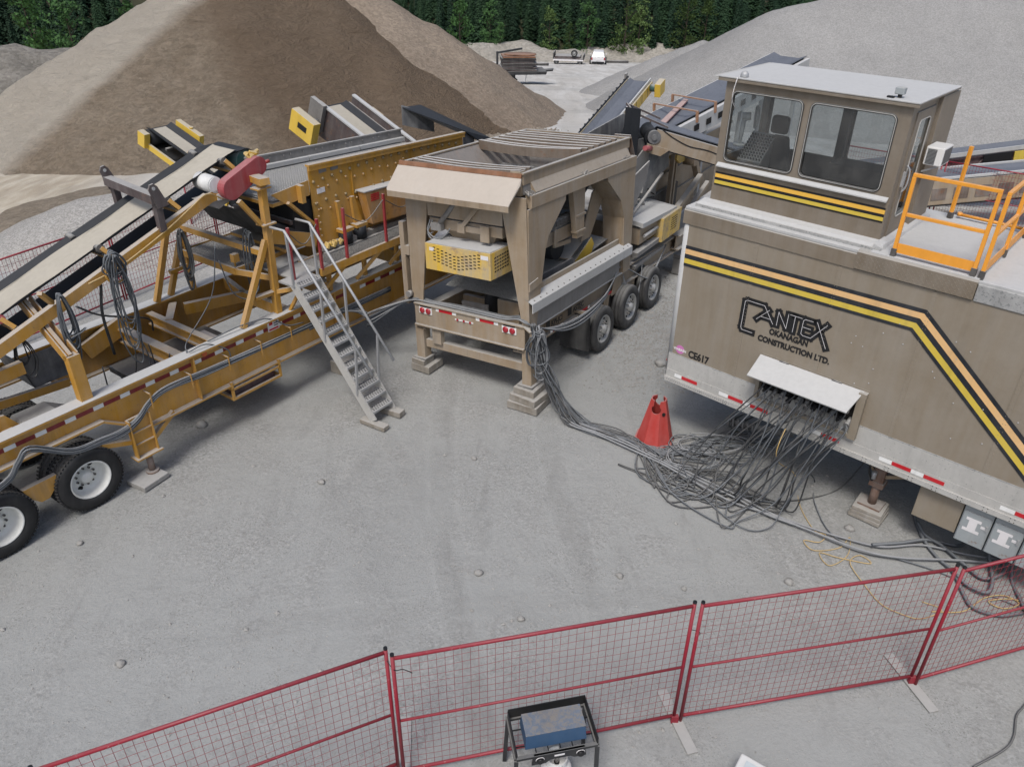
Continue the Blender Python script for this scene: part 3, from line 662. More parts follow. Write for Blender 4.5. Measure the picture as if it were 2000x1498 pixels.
# roof rail (coved), diamond plate edge, silver band, roof sheet
MB().prism([(-.07, -.03, 3.74), (-.07, -.03, 3.935), (-.07, .03, 3.985), (-.07, .12, 3.985), (-.07, .12, 3.74)], (2.53, 0, 0)).build('top_rail', 'van_cap', van)
m_ = MB().prism([(2.462, -.045, 3.755), (2.462, -.045, 3.975), (2.462, -.02, 4.0), (2.462, .16, 4.0), (2.462, .16, 3.755)], (1.40, 0, 0))
for i in range(46):
    for j in range(6):
        x, z = 2.48 + i * .030, 3.775 + j * .034; sgn = 1 if (i + j) % 2 else -1
        m_.bar((x, -.0455, z), (x + .018, -.0455, z + .012 * sgn), .006, .005, (0, -1, 0))
m_.build('checker_plate', 'van_cap', van)
MB().box(3.868, VL, -.03, .1, 3.74, 3.955).build('top_band', 'alu_dark', van, .01)
MB().box(-.06, VL, -.02, VW, 3.95, 3.992).build('roof', 'dustwhite', van, .006)
MB().box(2.60, 3.86, -.02, 2.10, 3.995, 4.012).build('roof_deck', 'dustwhite', van, .003)
# four-band stripe: runs along the wall, then folds down towards the nose
def stripe(d0, d1, mat, b0):
    P = [Vector((0.03, 3.415)), Vector((3.43, 3.475)), Vector((5.25, 1.95)), Vector((5.75, 1.60))]
    def off(d):
        out = []
        for i, p in enumerate(P):
            n0 = (P[i] - P[i - 1]).normalized() if i else (P[1] - P[0]).normalized(); n1 = (P[i + 1] - P[i]).normalized() if i < len(P) - 1 else n0
            a = Vector((n0.y, -n0.x)); c = Vector((n1.y, -n1.x)); bi = (a + c).normalized(); out.append(p + bi * (d / max(.3, bi.dot(a))))
        out[0].x = .03; return out
    A, B_ = off(d0), off(d1); q = MB()
    for i in range(len(P) - 1):
        q.prism([(A[i].x, b0, A[i].y), (B_[i].x, b0, B_[i].y), (B_[i + 1].x, b0, B_[i + 1].y), (A[i + 1].x, b0, A[i + 1].y)], (0, .0018, 0))
    return q.build('stripe', mat, van)
wid = [.055, .078, .070, .075, .045]; dd = 0
for w_, mt_ in zip(wid, ('navy', 'peach', 'navy', 'yvinyl', 'navy')):
    stripe(dd, dd + w_ - .0015, mt_, -.0195); dd += w_
# company lettering
def lettering(strokes, wd, wl, y0):
    k = MB(); w_ = MB()
    for st in strokes:
        for i in range(len(st) - 1):
            a, b_ = Vector((st[i][0], y0, st[i][1])), Vector((st[i + 1][0], y0, st[i + 1][1])); d = (b_ - a).normalized()
            k.bar(a - d * wd * .42, b_ + d * wd * .42, wd, .0016 + .0003 * (i % 3), (0, 1, 0)); w_.bar(a - d * wl * .3, b_ + d * wl * .3, wl, .0012 + .0003 * (i % 3), (0, 1, 0))
    return k, w_
LX = lambda u: 1.10 + u * 1.20
LZ = lambda v: 2.385 + v * .50
Cst = [(.17, .03), (.02, .03), (.0, .10), (.0, .93), (.03, .97), (.27, .97), (.42, .50)]
St = [Cst, [(.19, .50), (.345, .88)], [(.25, .62), (.385, .62)], [(.47, .50), (.47, .92), (.60, .50), (.60, .95)], [(.62, .95), (.78, .95)], [(.69, .95), (.69, .46)], [(.92, .95), (.82, .95), (.80, .90), (.80, .50), (.83, .46), (.93, .46)], [(.81, .71), (.91, .71)], [(.93, .46), (1.10, .98)], [(.97, .98), (1.14, .30)]]
St = [[(LX(u * .92), LZ(v)) for u, v in s] for s in St]
k_, w_ = lettering(St, .098, .0055, -.0188)
k_.build('logo', 'black', van); 
for i in range(len(w_.v)): x, y, z = w_.v[i]; w_.v[i] = (x, y - .0018, z)
w_.build('logo_outline', 'decalw', van)
RX = (R(90), 0, 0)
text('lettering', 'OKANAGAN', .125, 'black', van, (1.535, -.0185, 2.475), RX, .0055, sx=.80)
text('lettering', 'CONSTRUCTION LTD.', .122, 'black', van, (1.385, -.0185, 2.325), RX, .0055, sx=.86)
text('unit_number', 'CE617', .165, 'black', van, (.32, -.0125, 1.63), RX, .0075, sx=.80)
MB().cyl((.165, -.012, 1.70), (.165, -.0135, 1.70), .075, 24).build('maker_badge', 'pink', van)
text('badge_lettering', 'WABASH', .058, 'white', van, (.05, -.0155, 1.678), RX, .002, sx=.95)
# reflective tape on the lower rail
for a_ in (.16, .60, .985, 1.07, 1.86): pass
tapes = [(.14, .13, 'whitetape'), (.272, .285, 'redtape'), (.945, .16, 'whitetape'), (1.107, .25, 'redtape'), (1.359, .12, 'whitetape'), (1.481, .285, 'redtape'), (2.45, .14, 'whitetape'), (2.592, .27, 'redtape'), (3.42, .17, 'whitetape'), (3.592, .25, 'redtape'), (3.844, .16, 'whitetape'), (4.006, .26, 'redtape'), (4.93, .17, 'whitetape'), (5.10, .26, 'redtape')]
for a_, l_, mt_ in tapes: MB().box(a_, a_ + l_ - .002, -.034, -.0305, 1.205, 1.262).build('reflective_tape', mt_, van)
for k in range(26):      # stray rivets and screw heads on the skin
    a_, z_ = random.uniform(2.6, 5.6), random.uniform(1.8, 3.2)
    MB().cyl((a_, -.012, z_), (a_, -.02, z_), .008, 6).build('rivet', 'dustwhite', van)
# cable hatch: projecting box with raised lid
def mixp(p, q, t): return Vector(p).lerp(Vector(q), t)
MB().box(1.50, 3.06, -.016, -.0125, 2.10, 2.145).build('hatch_frame', 'van_tan', van)
MB().box(1.52, 1.575, -.10, 0, 1.44, 2.09).build('hatch_cheek', 'van_tan', van)
MB().box(2.955, 3.06, -.10, 0, 1.38, 2.12).build('hatch_cheek', 'van_tan', van)
MB().box(1.576, 2.954, -.10, 0, 1.405, 1.45).build('hatch_sill', 'van_tan', van)
MB().box(1.58, 2.95, -.015, -.0125, 1.46, 2.08).build('hatch_interior', 'void', van)
hl = MB().prism([(1.48, -.02, 2.105), (3.00, -.02, 2.105), (2.95, -.42, 1.93), (1.50, -.42, 1.93)], (0, -.008, .022)).build('hatch_lid', 'dustwhite', van, .004)
for a_ in (1.85, 2.62): MB().cyl((a_ - .07, -.03, 2.125), (a_ + .07, -.03, 2.125), .014, 8).build('hinge', 'darksteel', hl)
PLUG = []
for r2 in range(2):
    for k in range(11):
        a_ = 1.65 + k * .122 + r2 * .05; z_ = 1.86 - r2 * .19 + random.uniform(-.03, .03); PLUG.append((a_, z_))
        MB().cyl((a_, -.012, z_), (a_, -.13, z_ - .03), .032, 10).cyl((a_, -.128, z_ - .029), (a_, -.155, z_ - .04), .040, 10).build('socket', 'greysteel' if k % 3 else 'black', van)
# jack leg, braces, underslung boxes, running gear
def jackleg(a_, b_):
    MB().box(a_ - .075, a_ + .075, b_ - .075, b_ + .075, .62, 1.10).box(a_ - .10, a_ + .10, b_ - .09, b_ + .09, .56, .64).cyl((a_, b_, .22), (a_, b_, .6), .062, 14).box(a_ - .16, a_ + .16, b_ - .13, b_ + .13, .205, .235).build('jack_leg', 'jackrust', van)
MT['jackrust'] = paint('rusty_jack', (.17, .10, .07), .65, dust=.7, side=.4, rust=.7, var=.3)
jackleg(3.43, .34); jackleg(3.43, 2.0)
MB().bar((3.50, .34, .74), (4.15, .34, 1.08), .05, .05).bar((3.36, .34, .74), (3.05, .34, 1.08), .04, .04).build('jack_brace', 'hop', van)
MB().tube(cr([(3.36, .24, 1.08), (3.30, .20, .95), (3.31, .2, .80), (3.36, .24, .66)]), .016, 6).build('jack_hose', 'black', van)
MB().cyl((3.37, .24, .70), (3.37, .24, .82), .034, 10).build('jack_motor', 'galv', van)
MB().box(4.00, 4.56, .08, .62, .50, 1.08).build('belly_box', 'van_tan', van, .01)
MB().box(0.1, VL - .1, .4, .52, .95, 1.10).box(.1, VL - .1, 1.85, 1.97, .95, 1.10).build('chassis_rail', 'darksteel', van)
wm = wheel_meshes(.47, .26, 'in', 'rimsteel', 'rubberdusty', False)
for a_ in (7.0, 8.2):
    put_wheel(wm, van, (a_, .05, .47)); put_wheel(wm, van, (a_, VW - .05, .47), (0, 0, math.pi))
    MB().cyl((a_, .2, .47), (a_, VW - .2, .47), .06, 10).box(a_ - .06, a_ + .06, .42, .5, .5, .97).box(a_ - .06, a_ + .06, 1.87, 1.95, .5, .97).build('axle', 'darksteel', van)
def vworld(a, b, z): c_, s_ = math.cos(VO[2]), math.sin(VO[2]); return Vector((VO[0] + a * c_ - b * s_, VO[1] + a * s_ + b * c_, z))
EB = [('first grey electrical cabinet with white decal under the trailer side, next to the tan box'), ('second grey electrical cabinet with white decal under the trailer side, cut by the red fence'), ('third grey cabinet under the trailer side at the photo edge')]
for k in range(3):
    e = thing('electrical_cabinet', EB[k], 'electrical box', tuple(vworld(4.575 + k * .365, 0, 0)), (0, 0, VO[2]))
    MB().box(0, .35, .05, .42, .445, 1.085).build('cabinet_body', 'ebox', e, .006)
    MB().box(.012, .338, .032, .048, .46, .95).build('cabinet_door', 'ebox', e, .004)
    d_ = MB().box(.06, .24, .0285, .0315, .83, .87).box(.10, .20, .0285, .0315, .70, .83).box(.05, .25, .0285, .0315, .655, .70).box(.245, .32, .0285, .0315, .77, .81)
    d_.build('decal', 'decalw', e); MB().box(.30, .325, .015, .0315, .76, .84).build('latch', 'galv', e)
for q in range(3):
    block('timber_block', 3.43, .33, .0 + q * .068, .46 - q * .02, .40, .066, .03 * q, 'wood', ('bottom', 'middle', 'top')[q] + ' plank of the timber pad under the control trailer jack', 'timber', 'timber pads under the trailer jack', VO)
    block('timber_block', 3.43, 2.0, .0 + q * .068, .46, .40, .066, .0, 'wood', ('bottom', 'middle', 'top')[q] + ' plank of the pad under the far jack of the control trailer', 'timber', 'timber pads under the trailer jack', VO)

# ---------------------------------------------------------------- control cabin on the trailer roof
cab = thing('control_cabin', 'tan operator cabin with two big windows and striped front on the trailer roof', 'cabin', (VO[0], VO[1], 0), (0, 0, VO[2]))
A0, A1, B0, B1, Z0, Z1 = .14, 2.58, .30, 1.70, 4.02, 5.72
m_ = MB()
f3 = lambda x, z, d: (x, B0 + d, z)
m_.box(A0, A1, B0, B0 + .05, Z0, 4.60)
w1 = rrect(.26, 1.255, 4.655, 5.58, .075); w2 = rrect(1.365, 2.42, 4.655, 5.58, .075)
holeplate(m_, (A0, 1.31, 4.60, Z1), w1, f3, .05); holeplate(m_, (1.31, A1, 4.60, Z1), w2, f3, .05)
m_.build('front_wall', 'cab_tan', cab)
MB().prism([(A0 + .04, B0 - .002, 4.615), (A1 - .02, B0 - .002, 4.615), (A1 - .02, B0 - .05, 4.575), (A0 + .04, B0 - .05, 4.575)], (0, 0, -.015)).build('window_ledge', 'dustwhite', cab)
for w_ in (w1, w2):
    fr = MB(); n = len(w_)
    fr.tube([(x, B0 - .004, z) for x, z in w_], .016, 6, 0, True)
    win = fr.build('window', 'rubberdusty', cab)
    MB().tube([(x * 1.0, B0 - .012, z) for x, z in w_], .0085, 5, 0, True).build('gasket', 'alu', win)
    MB().add([(x, B0 + .02, z) for x, z in w_], [tuple(range(n))]).build('pane', 'glass', win)
# back wall with two openings, left wall with one
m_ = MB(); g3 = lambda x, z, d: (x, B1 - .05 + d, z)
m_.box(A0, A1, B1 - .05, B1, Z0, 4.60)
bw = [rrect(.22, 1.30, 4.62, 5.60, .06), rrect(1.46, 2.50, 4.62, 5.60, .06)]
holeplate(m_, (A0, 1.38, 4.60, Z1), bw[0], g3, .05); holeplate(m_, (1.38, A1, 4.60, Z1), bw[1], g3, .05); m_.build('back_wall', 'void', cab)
for w_ in bw: MB().add([(x, B1 - .02, z) for x, z in w_], [tuple(range(len(w_)))]).build('pane', 'glass', cab)
m_ = MB(); h3 = lambda y, z, d: (A0 + d, y, z); lw = rrect(.50, 1.50, 4.68, 5.58, .06)
m_.box(A0, A0 + .05, B0 + .052, B1 - .052, Z0, 4.60); holeplate(m_, (B0 + .052, B1 - .052, 4.60, Z1), lw, h3, .05); m_.build('side_wall', 'cab_tan', cab)
MB().add([(A0 + .025, y, z) for y, z in lw], [tuple(range(len(lw)))]).build('pane', 'glass', cab)
# right wall with the door
m_ = MB(); k3 = lambda y, z, d: (A1 - .05 + d, y, z)
m_.box(A1 - .05, A1, B0 + .052, .46, Z0, Z1); m_.box(A1 - .05, A1, 1.14, B1 - .052, Z0, Z1); m_.box(A1 - .05, A1, .462, 1.138, 5.62, Z1); m_.build('side_wall', 'cab_tan', cab)
dr = MB(); dw = rrect(.60, 1.00, 4.30, 5.50, .06); k4 = lambda y, z, d: (A1 - .035 + d, y, z)
holeplate(dr, (.47, 1.13, 4.06, 5.61), dw, k4, .05); door = dr.build('door', 'cab_tan', cab)
MB().tube([(A1 + .018, y, z) for y, z in dw], .008, 6, 0, True).build('window_frame', 'alu', door)
MB().add([(A1 + .005, y, z) for y, z in dw], [tuple(range(len(dw)))]).build('pane', 'glass', door)
MB().box(A1 + .015, A1 + .04, .49, .53, 4.72, 4.90).tube(cr([(A1 + .03, .53, 4.98), (A1 + .07, .55, 4.90), (A1 + .07, .55, 4.72), (A1 + .03, .53, 4.64)], 4), .012, 6).build('door_handle', 'galv', door)
MB().box(A1 - .02, A1 + .05, 1.22, B1 + .22, Z0, 5.70).build('side_panel', 'cab_tan', cab, .006)
# roof with overhang, sheet flashing, skirting at the base
MB().box(A0 - .10, A1 + .07, B0 - .06, B1 + .10, Z1 + .004, Z1 + .022).box(A0 - .10, A1 + .07, B0 - .065, B0 - .03, Z1 - .02, Z1 + .0035).build('roof_edge', 'cab_tan', cab)
MB().box(A0 - .105, A1 + .075, B0 - .068, B1 + .105, Z1 + .0225, Z1 + .04).build('roof', 'dustwhite', cab, .004)
MB().box(A0 - .20, A0 - .108, B0 - .05, B1 + .2, Z1 + .01, Z1 + .022).build('rain_flap', 'alu', cab)
m_ = MB()
m_.prism([(A0 - .12, B0 - .20, 3.995), (A1 + .13, B0 - .20, 3.995), (A1 + .10, B0 - .13, 4.055), (A0 - .09, B0 - .13, 4.055)], (0, .135, .02))
m_.prism([(A1 + .13, B0 - .198, 3.995), (A1 + .002, B0 - .198, 3.995), (A1 + .002, B0 - .198, 4.075), (A1 + .10, B0 - .198, 4.045)], (0, B1 + .45 - B0, 0))
m_.build('base_flashing', 'dustwhite', cab)
MB().box(A0 - .10, A1 + .11, B0 - .225, B0 - .202, 3.994, 4.03).build('base_angle', 'alu_dark', cab)
# stripes on the cabin front
for z0, z1, mt_ in ((4.455, 4.482, 'black'), (4.400, 4.4535, 'ovinyl'), (4.362, 4.3985, 'black'), (4.312, 4.3605, 'yvinyl'), (4.290, 4.3105, 'black')):
    MB().box(A0 + .03, A1 - .02, B0 - .006, B0 - .003, z0, z1).build('stripe', mt_, cab)
# inside
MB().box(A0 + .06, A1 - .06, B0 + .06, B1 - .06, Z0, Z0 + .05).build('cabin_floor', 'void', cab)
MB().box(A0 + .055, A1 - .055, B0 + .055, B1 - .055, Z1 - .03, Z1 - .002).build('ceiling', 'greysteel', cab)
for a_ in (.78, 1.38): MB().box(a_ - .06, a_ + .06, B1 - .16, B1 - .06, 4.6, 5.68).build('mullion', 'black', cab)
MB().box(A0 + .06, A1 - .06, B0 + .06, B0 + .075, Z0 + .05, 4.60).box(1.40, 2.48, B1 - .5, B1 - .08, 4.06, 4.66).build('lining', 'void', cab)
def at_van(o): o.location = (VO[0], VO[1], 0); o.rotation_euler = (0, 0, VO[2]); return o
pn = thing('control_console', 'sloping silver control console with rows of knobs behind the left cabin window', 'console'); at_van(pn)
MB().prism([(.30, .62, 4.07), (.30, 1.0, 4.07), (.30, 1.0, 4.95), (.30, .62, 4.62)], (.36, 0, 0)).build('console_body', 'greysteel', pn)
kn = MB()
for i in range(8):
    for j in range(9):
        a_, t = .325 + i * .044, .08 + j * .10; y, z = .62 + .38 * t, 4.62 + .33 * t
        kn.cyl((a_, y - .002, z + .002), (a_, y - .022, z + .022), .012, 7)
kn.build('knobs', 'black', pn)
st = thing('operator_seat', 'black high backed operator seat with headrest inside the cabin', 'seat'); at_van(st)
MB().prism([(.60, .90, 4.45), (.98, .90, 4.45), (.84, .96, 4.95), (.60, .96, 4.95)], (0, .11, 0)).build('backrest', 'seat', st, .04)
MB().box(.56, .82, .94, 1.06, 4.97, 5.22).build('headrest', 'seat', st, .05)
MB().box(.72, 1.10, .50, .92, 4.30, 4.47).build('seat_cushion', 'seat', st, .04)
MB().cyl((.9, .75, 4.07), (.9, .75, 4.32), .05, 12).build('pedestal', 'black', st)
fn = thing('desk_fan', 'white round desk fan on the console behind the left cabin window', 'fan'); at_van(fn); fn.location += Vector((math.cos(VO[2]) * -.14, math.sin(VO[2]) * -.14, .14))
MB().cyl((.42, .66, 4.66), (.42, .66, 4.69), .085, 20).build('base', 'white', fn)
MB().cyl((.42, .66, 4.68), (.43, .68, 5.02), .025, 12, 0, .035).build('stem', 'white', fn)
MB().cyl((.40, .68, 5.05), (.50, .72, 5.06), .055, 14).build('motor', 'white', fn)
cg = MB(); c0 = Vector((.56, .74, 5.06)); ax = Vector((1, .35, .05)).normalized(); u_ = ax.orthogonal().normalized(); w_ = ax.cross(u_)
for rr, sh in ((.15, 0), (.15, .035), (.10, .045), (.05, .05)): cg.tube([c0 + ax * sh + (u_ * math.cos(t * .2618) + w_ * math.sin(t * .2618)) * rr for t in range(24)], .004, 4, 0, True)
for t in range(16): e = u_ * math.cos(t * .3927) + w_ * math.sin(t * .3927); cg.tube([c0 + e * .15, c0 + ax * .045 + e * .10, c0 + ax * .05], .0035, 4)
cg.build('fan_cage', 'white', fn)
MB().cyl(c0 - ax * .005, c0 + ax * .01, .135, 20).build('fan_blades', 'decalw', fn)
ac = thing('air_conditioner', 'white window air conditioner sticking out of the cabin side above the orange railing', 'air conditioner'); at_van(ac)
MB().box(A1 + .055, A1 + .27, 1.05, 1.40, 4.90, 5.13).build('housing', 'white', ac, .012)
g_ = MB()
for k in range(12): g_.box(A1 + .08, A1 + .19, 1.042, 1.0485, 4.92 + k * .016, 4.928 + k * .016)
g_.build('vent_slats', 'grille', ac); MB().box(A1 + .271, A1 + .276, 1.08, 1.37, 4.925, 5.105).build('grille', 'grille', ac)
MB().bar((A1 + .055, 1.1, 4.80), (A1 + .22, 1.1, 4.89), .03, .02).build('bracket', 'galv', ac)
fl = thing('floodlight', 'small grey square floodlight on the right end of the cabin roof', 'light'); at_van(fl)
MB().box(2.30, 2.41, .34, .43, Z1 + .08, Z1 + .16).build('lamp_housing', 'ebox', fl, .01); MB().box(2.34, 2.38, .36, .40, Z1 + .041, Z1 + .08).box(2.24, 2.32, .29, .34, Z1 + .041, Z1 + .06).build('bracket', 'black', fl)
cmr = thing('dome_camera', 'small silver dome camera on the left end of the cabin roof', 'camera'); at_van(cmr)
MB().lathe([(0, .075), (.03, .068), (.05, .045), (.055, .02), (.055, 0)], (.36, .34, Z1 + .045), (0, 0, 1), 18).build('dome', 'galv', cmr)
MB().tube(cr([(.34, .22, Z1 + .05), (.36, .14, Z1 + .03), (.34, .12, Z1 - .2), (.32, .30, Z1 - .36)], 4), .005, 5).build('camera_cable', 'decalw', cmr)

# ---------------------------------------------------------------- orange roof railings
def railing(p, q, h, toe, label, posts=(0, 1), mid=True, top=True):
    P, Q = vworld(*p), vworld(*q); d = Q - P; g = thing('guard_railing', label, 'railing', tuple(P), (0, 0, math.atan2(d.y, d.x)), 'orange railings round the trailer roof deck'); Ln = d.length
    for t in posts:
        po = MB().box(Ln * t - .022, Ln * t + .022, -.022, .022, 0.06, h).build('post', 'orange', g, .004)
        MB().box(Ln * t - .03, Ln * t + .03, -.03, .03, 0, .10).build('post_socket', 'darksteel', po)
    if top: MB().box(-.02 if 0 in posts else 0, Ln + .02, -.0215, .0215, h + .001, h + .042).build('top_rail', 'orange', g, .004)
    if mid: MB().box(.024, Ln - .024, -.02, .02, h * .52, h * .52 + .04).build('mid_rail', 'orange', g, .004)
    if toe: MB().box(.024, Ln - .024, -.006, .006, .05, .17).build('toe_board', 'orange', g)
    return g
railing((2.86, .03, 4.012), (3.77, .03, 4.012), .98, True, 'orange railing panel along the front edge of the roof deck beside the cabin')
railing((3.86, .04, 4.0), (3.86, 1.96, 4.0), .98, True, 'orange railing panel along the side of the roof deck with three posts', (0, .5, 1))
railing((2.92, 2.06, 4.0), (2.93, 2.09, 4.0), 1.0, False, 'single orange post of the railing at the back edge of the roof deck', (0,), False, False)
railing((3.86, 2.06, 4.0), (5.0, 2.06, 4.0), 1.0, True, 'orange railing panel at the back edge of the roof behind the side panel')
lad = thing('ladder_rail', 'orange fallen bar lying along the back edge of the roof deck', 'bar', tuple(vworld(3.0, 2.2, 4.03)), (0, 0, VO[2]))
MB().cyl((0, 0, .02), (.85, -.04, .02), .022, 10).cyl((0, 0, .0), (0, 0, .05), .03, 10).build('bar', 'orange', lad)
# ---------------------------------------------------------------- feeder hopper plant (tan)
def hexa(mb, lo, hi, m=0):
    """solid between two quads (both counter-clockwise seen from above)"""
    return mb.add(list(lo) + list(hi), [(0, 3, 2, 1), (4, 5, 6, 7), (0, 1, 5, 4), (1, 2, 6, 5), (2, 3, 7, 6), (3, 0, 4, 7)], m)
HO = (.2102, 11.7077, R(57.5)); HROT = (-.065, .05, R(57.5))
feed = thing('feeder_plant', 'tan portable feeder hopper with grizzly bars over three axles of tyres', 'feeder', (HO[0], HO[1], 0), HROT)
HM = Matrix.Translation((HO[0], HO[1], 0)) @ __import__('mathutils').Euler(HROT).to_matrix().to_4x4()
def hw(a, b, w): return HM @ Vector((a, b, w))
# chassis and bumper
m_ = MB().ibeam((.0, .10, 1.235), (7.6, .10, 1.235), .40, .20); m_.build('chassis_beam', 'hop', feed)
m_ = MB().ibeam((.0, 2.26, 1.235), (7.6, 2.26, 1.235), .40, .20); m_.build('chassis_beam', 'hop', feed)
for a_ in (1.2, 2.2, 3.3, 4.6, 6.0, 7.4): MB().box(a_, a_ + .1, .22, 2.15, 1.08, 1.36).build('cross_member', 'hop', feed)
MB().box(-.03, .0, -.06, 2.36, 1.15, 1.54).box(-.06, .03, -.06, 2.36, 1.541, 1.565).box(-.075, .0, -.06, 2.36, 1.125, 1.149).build('bumper', 'hop', feed, .004)
def taillight(b0):
    p_ = MB().box(-.046, -.032, b0 - .15, b0 + .15, 1.375, 1.505).build('tail_light', 'white', feed, .006)
    for q in (-.07, .07): MB().lathe([(.058, 0), (.058, .012), (.045, .022), (.02, .027), (0, .028)], (-.046, b0 + q, 1.44), (-1, 0, 0), 18).build('lens', 'lens', p_)
    MB().box(-.05, -.031, b0 - .12, b0 + .12, 1.508, 1.522).build('light_hood', 'black', p_)
taillight(.25); taillight(2.10)
for b0, l_, mt_ in ((1.86, .07, 'whitetape'), (1.79, .30, 'redtape'), (1.485, .09, 'whitetape'), (.96, .08, 'whitetape'), (.875, .30, 'redtape'), (.57, .09, 'whitetape')):
    MB().box(-.0345, -.0305, b0 - l_ + .003, b0, 1.475, 1.532).build('reflective_tape', mt_, feed)
MB().box(-.042, -.0305, 1.02, 1.42, 1.395, 1.42).build('light_bar', 'decalw', feed)
for b0 in (1.08, 1.22, 1.36): MB().cyl((-.042, b0, 1.41), (-.055, b0, 1.41), .022, 10).build('marker_light', 'lens', feed)
for s_ in (0, 1):
    b0 = -.17 if s_ == 0 else 2.22
    MB().box(.0, .20, b0, b0 + .19, .44, 1.13).build('lower_leg', 'hop', feed, .006)
    MB().box(-.06, .30, b0 - .05, b0 + .26, .415, .44).build('foot_plate', 'greysteel', feed)
MB().box(.05, .19, .03, 2.21, .66, .82).build('cross_tube', 'hop', feed, .006)
MB().box(-.01, .10, 1.80, 2.0, .80, 1.12).build('gusset', 'hop', feed)
MB().bar((.0, -.05, 1.56), (-.05, -.22, 1.50), .10, .02, (0, 0, 1)).cyl((.0, -.20, 1.2), (.0, -.20, 1.56), .05, 12).build('hose_post', 'hop', feed)
# upper legs
MB().prism([(0, .01, 1.57), (0, -.14, 1.57), (0, -.09, 3.75), (0, .37, 3.75), (0, .37, 3.48)], (.03, 0, 0)).build('upper_leg', 'hop', feed, .004)
MB().prism([(0, 2.42, 1.57), (0, 2.18, 1.57), (0, 1.93, 3.48), (0, 1.93, 3.75), (0, 2.42, 3.75)], (.03, 0, 0)).build('upper_leg', 'hop', feed, .004)
for b0 in (-.12, 2.39):
    MB().prism([(.032, b0, 1.47), (.032, b0, 3.56), (1.26, b0, 3.56), (1.26, b0, 3.48), (.68, b0, 2.99), (.58, b0, 2.80), (.27, b0, 1.47)], (0, .03, 0)).build('leg_side_plate', 'hop', feed)
    MB().prism([(3.74, b0, 1.45), (4.08, b0, 1.45), (4.12, b0, 3.56), (2.86, b0, 3.56), (2.88, b0, 3.50), (3.50, b0, 3.00), (3.67, b0, 2.62)], (0, .03, 0)).build('leg_side_plate', 'hop', feed)
    b1 = .0 if b0 < 1 else 2.05
    MB().prism([(3.72, b1 - .09, 1.46), (3.65, b1 - .09, 2.62), (3.48, b1 - .09, 3.0), (2.86, b1 - .09, 3.50)][::1] + [(2.89, b1 - .09, 3.53), (3.51, b1 - .09, 3.03), (3.68, b1 - .09, 2.63), (3.75, b1 - .09, 1.46)], (0, .43, 0)).build('leg_flange', 'hop', feed)
MB().prism([(0, 1.928, 3.24), (0, .372, 3.24), (0, .372, 3.75), (0, 1.928, 3.75)], (.03, 0, 0)).build('end_beam', 'hop', feed)
MB().box(.04, .22, .40, 1.92, 3.02, 3.20).build('cross_beam', 'hop', feed)
# side beams and the tray under the rim
for b0 in (-.14, 2.33): MB().box(.10, 4.10, b0, b0 + .12, 3.565, 3.775).build('side_beam', 'hop', feed, .006)
for a_, s_ in ((.15, .10), (1.95, .14), (3.65, .12)):
    q = MB()
    for k in range(16): q.bar((a_ + random.uniform(-s_, s_) * 1.3, -.135 + random.uniform(0, .1), 3.785), (a_ + random.uniform(-s_, s_), -.10 + random.uniform(0, .1), 3.785 + random.uniform(.0, .05)), .02, .02)
    q.build('spilled_stones', 'rock2', feed)
MB().prism([(.10, -.02, 3.777), (.10, .02, 3.95), (.10, .05, 3.95), (.10, .05, 3.777)], (3.9, 0, 0)).build('side_tray', 'greysteel', feed)
MB().prism([(.3, .012, 1.44 + 2.34), (.3, -.10, 3.79), (.3, .015, 3.97)], (3.6, 0, 0)).build('dust_ledge', 'hop', feed)
# hopper: rim, sloping walls, dust in the bottom
r_ = MB()
r_.box(.08, 4.02, .0, .03, 3.93, 4.10).box(.08, 4.02, 2.36, 2.39, 3.93, 4.10).box(3.99, 4.02, .031, 2.359, 3.93, 4.10).box(.05, .08, .031, 2.359, 3.93, 4.08)
r_.box(.05, 4.05, -.025, .045, 4.101, 4.125).box(.05, 4.05, 2.345, 2.415, 4.101, 4.125).box(3.97, 4.05, .047, 2.343, 4.101, 4.125)
r_.build('hopper_rim', 'hop', feed)
T4 = [(.09, .035, 4.09), (3.985, .035, 4.09), (3.985, 2.355, 4.09), (.09, 2.355, 4.09)]; Bm = [(.85, .65, 3.25), (3.2, .65, 3.25), (3.2, 1.75, 3.25), (.85, 1.75, 3.25)]
for i in range(4):
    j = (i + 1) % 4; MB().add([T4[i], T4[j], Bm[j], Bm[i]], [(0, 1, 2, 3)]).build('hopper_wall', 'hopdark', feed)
MB().add([(.6, .45, 3.48), (3.4, .45, 3.48), (3.4, 1.95, 3.52), (2.6, 2.1, 3.70), (.6, 1.95, 3.50)], [(0, 1, 2, 3, 4)]).build('feed_material', 'gravelS', feed)
# grizzly bars
MT['barsteel'] = paint('worn_bar_steel', (.15, .115, .085), .6, dust=1.0, side=.15, var=.2, rust=.2, dustc=(.50, .485, .455))
for k, a_ in enumerate((.22, .36, .50)):
    q = MB(); P_ = [(a_ + .03 * math.sin(t * 3.14) * (k - 1.5), 2.33 - 2.20 * t, 4.085 - .03 * math.sin(t * 3.14)) for t in [i / 10 for i in range(11)]]
    for i in range(10): q.bar(P_[i], P_[i + 1], .06, .10)
    q.build('grizzly_bar', 'barsteel', feed)
for k in range(7):
    a_ = 2.22 + k * .235
    q = MB(); sag = .055 * max(0, 1 - k / 3.5); P_ = [(a_ - sag * math.sin(t * 3.14) + .0, 2.33 - 2.22 * t, 4.085 - sag * .7 * math.sin(t * 3.14)) for t in [i / 10 for i in range(11)]]
    for i in range(10): q.bar(P_[i], P_[i + 1], .085, .12 if k else .17)
    q.build('grizzly_bar', 'barsteel', feed)
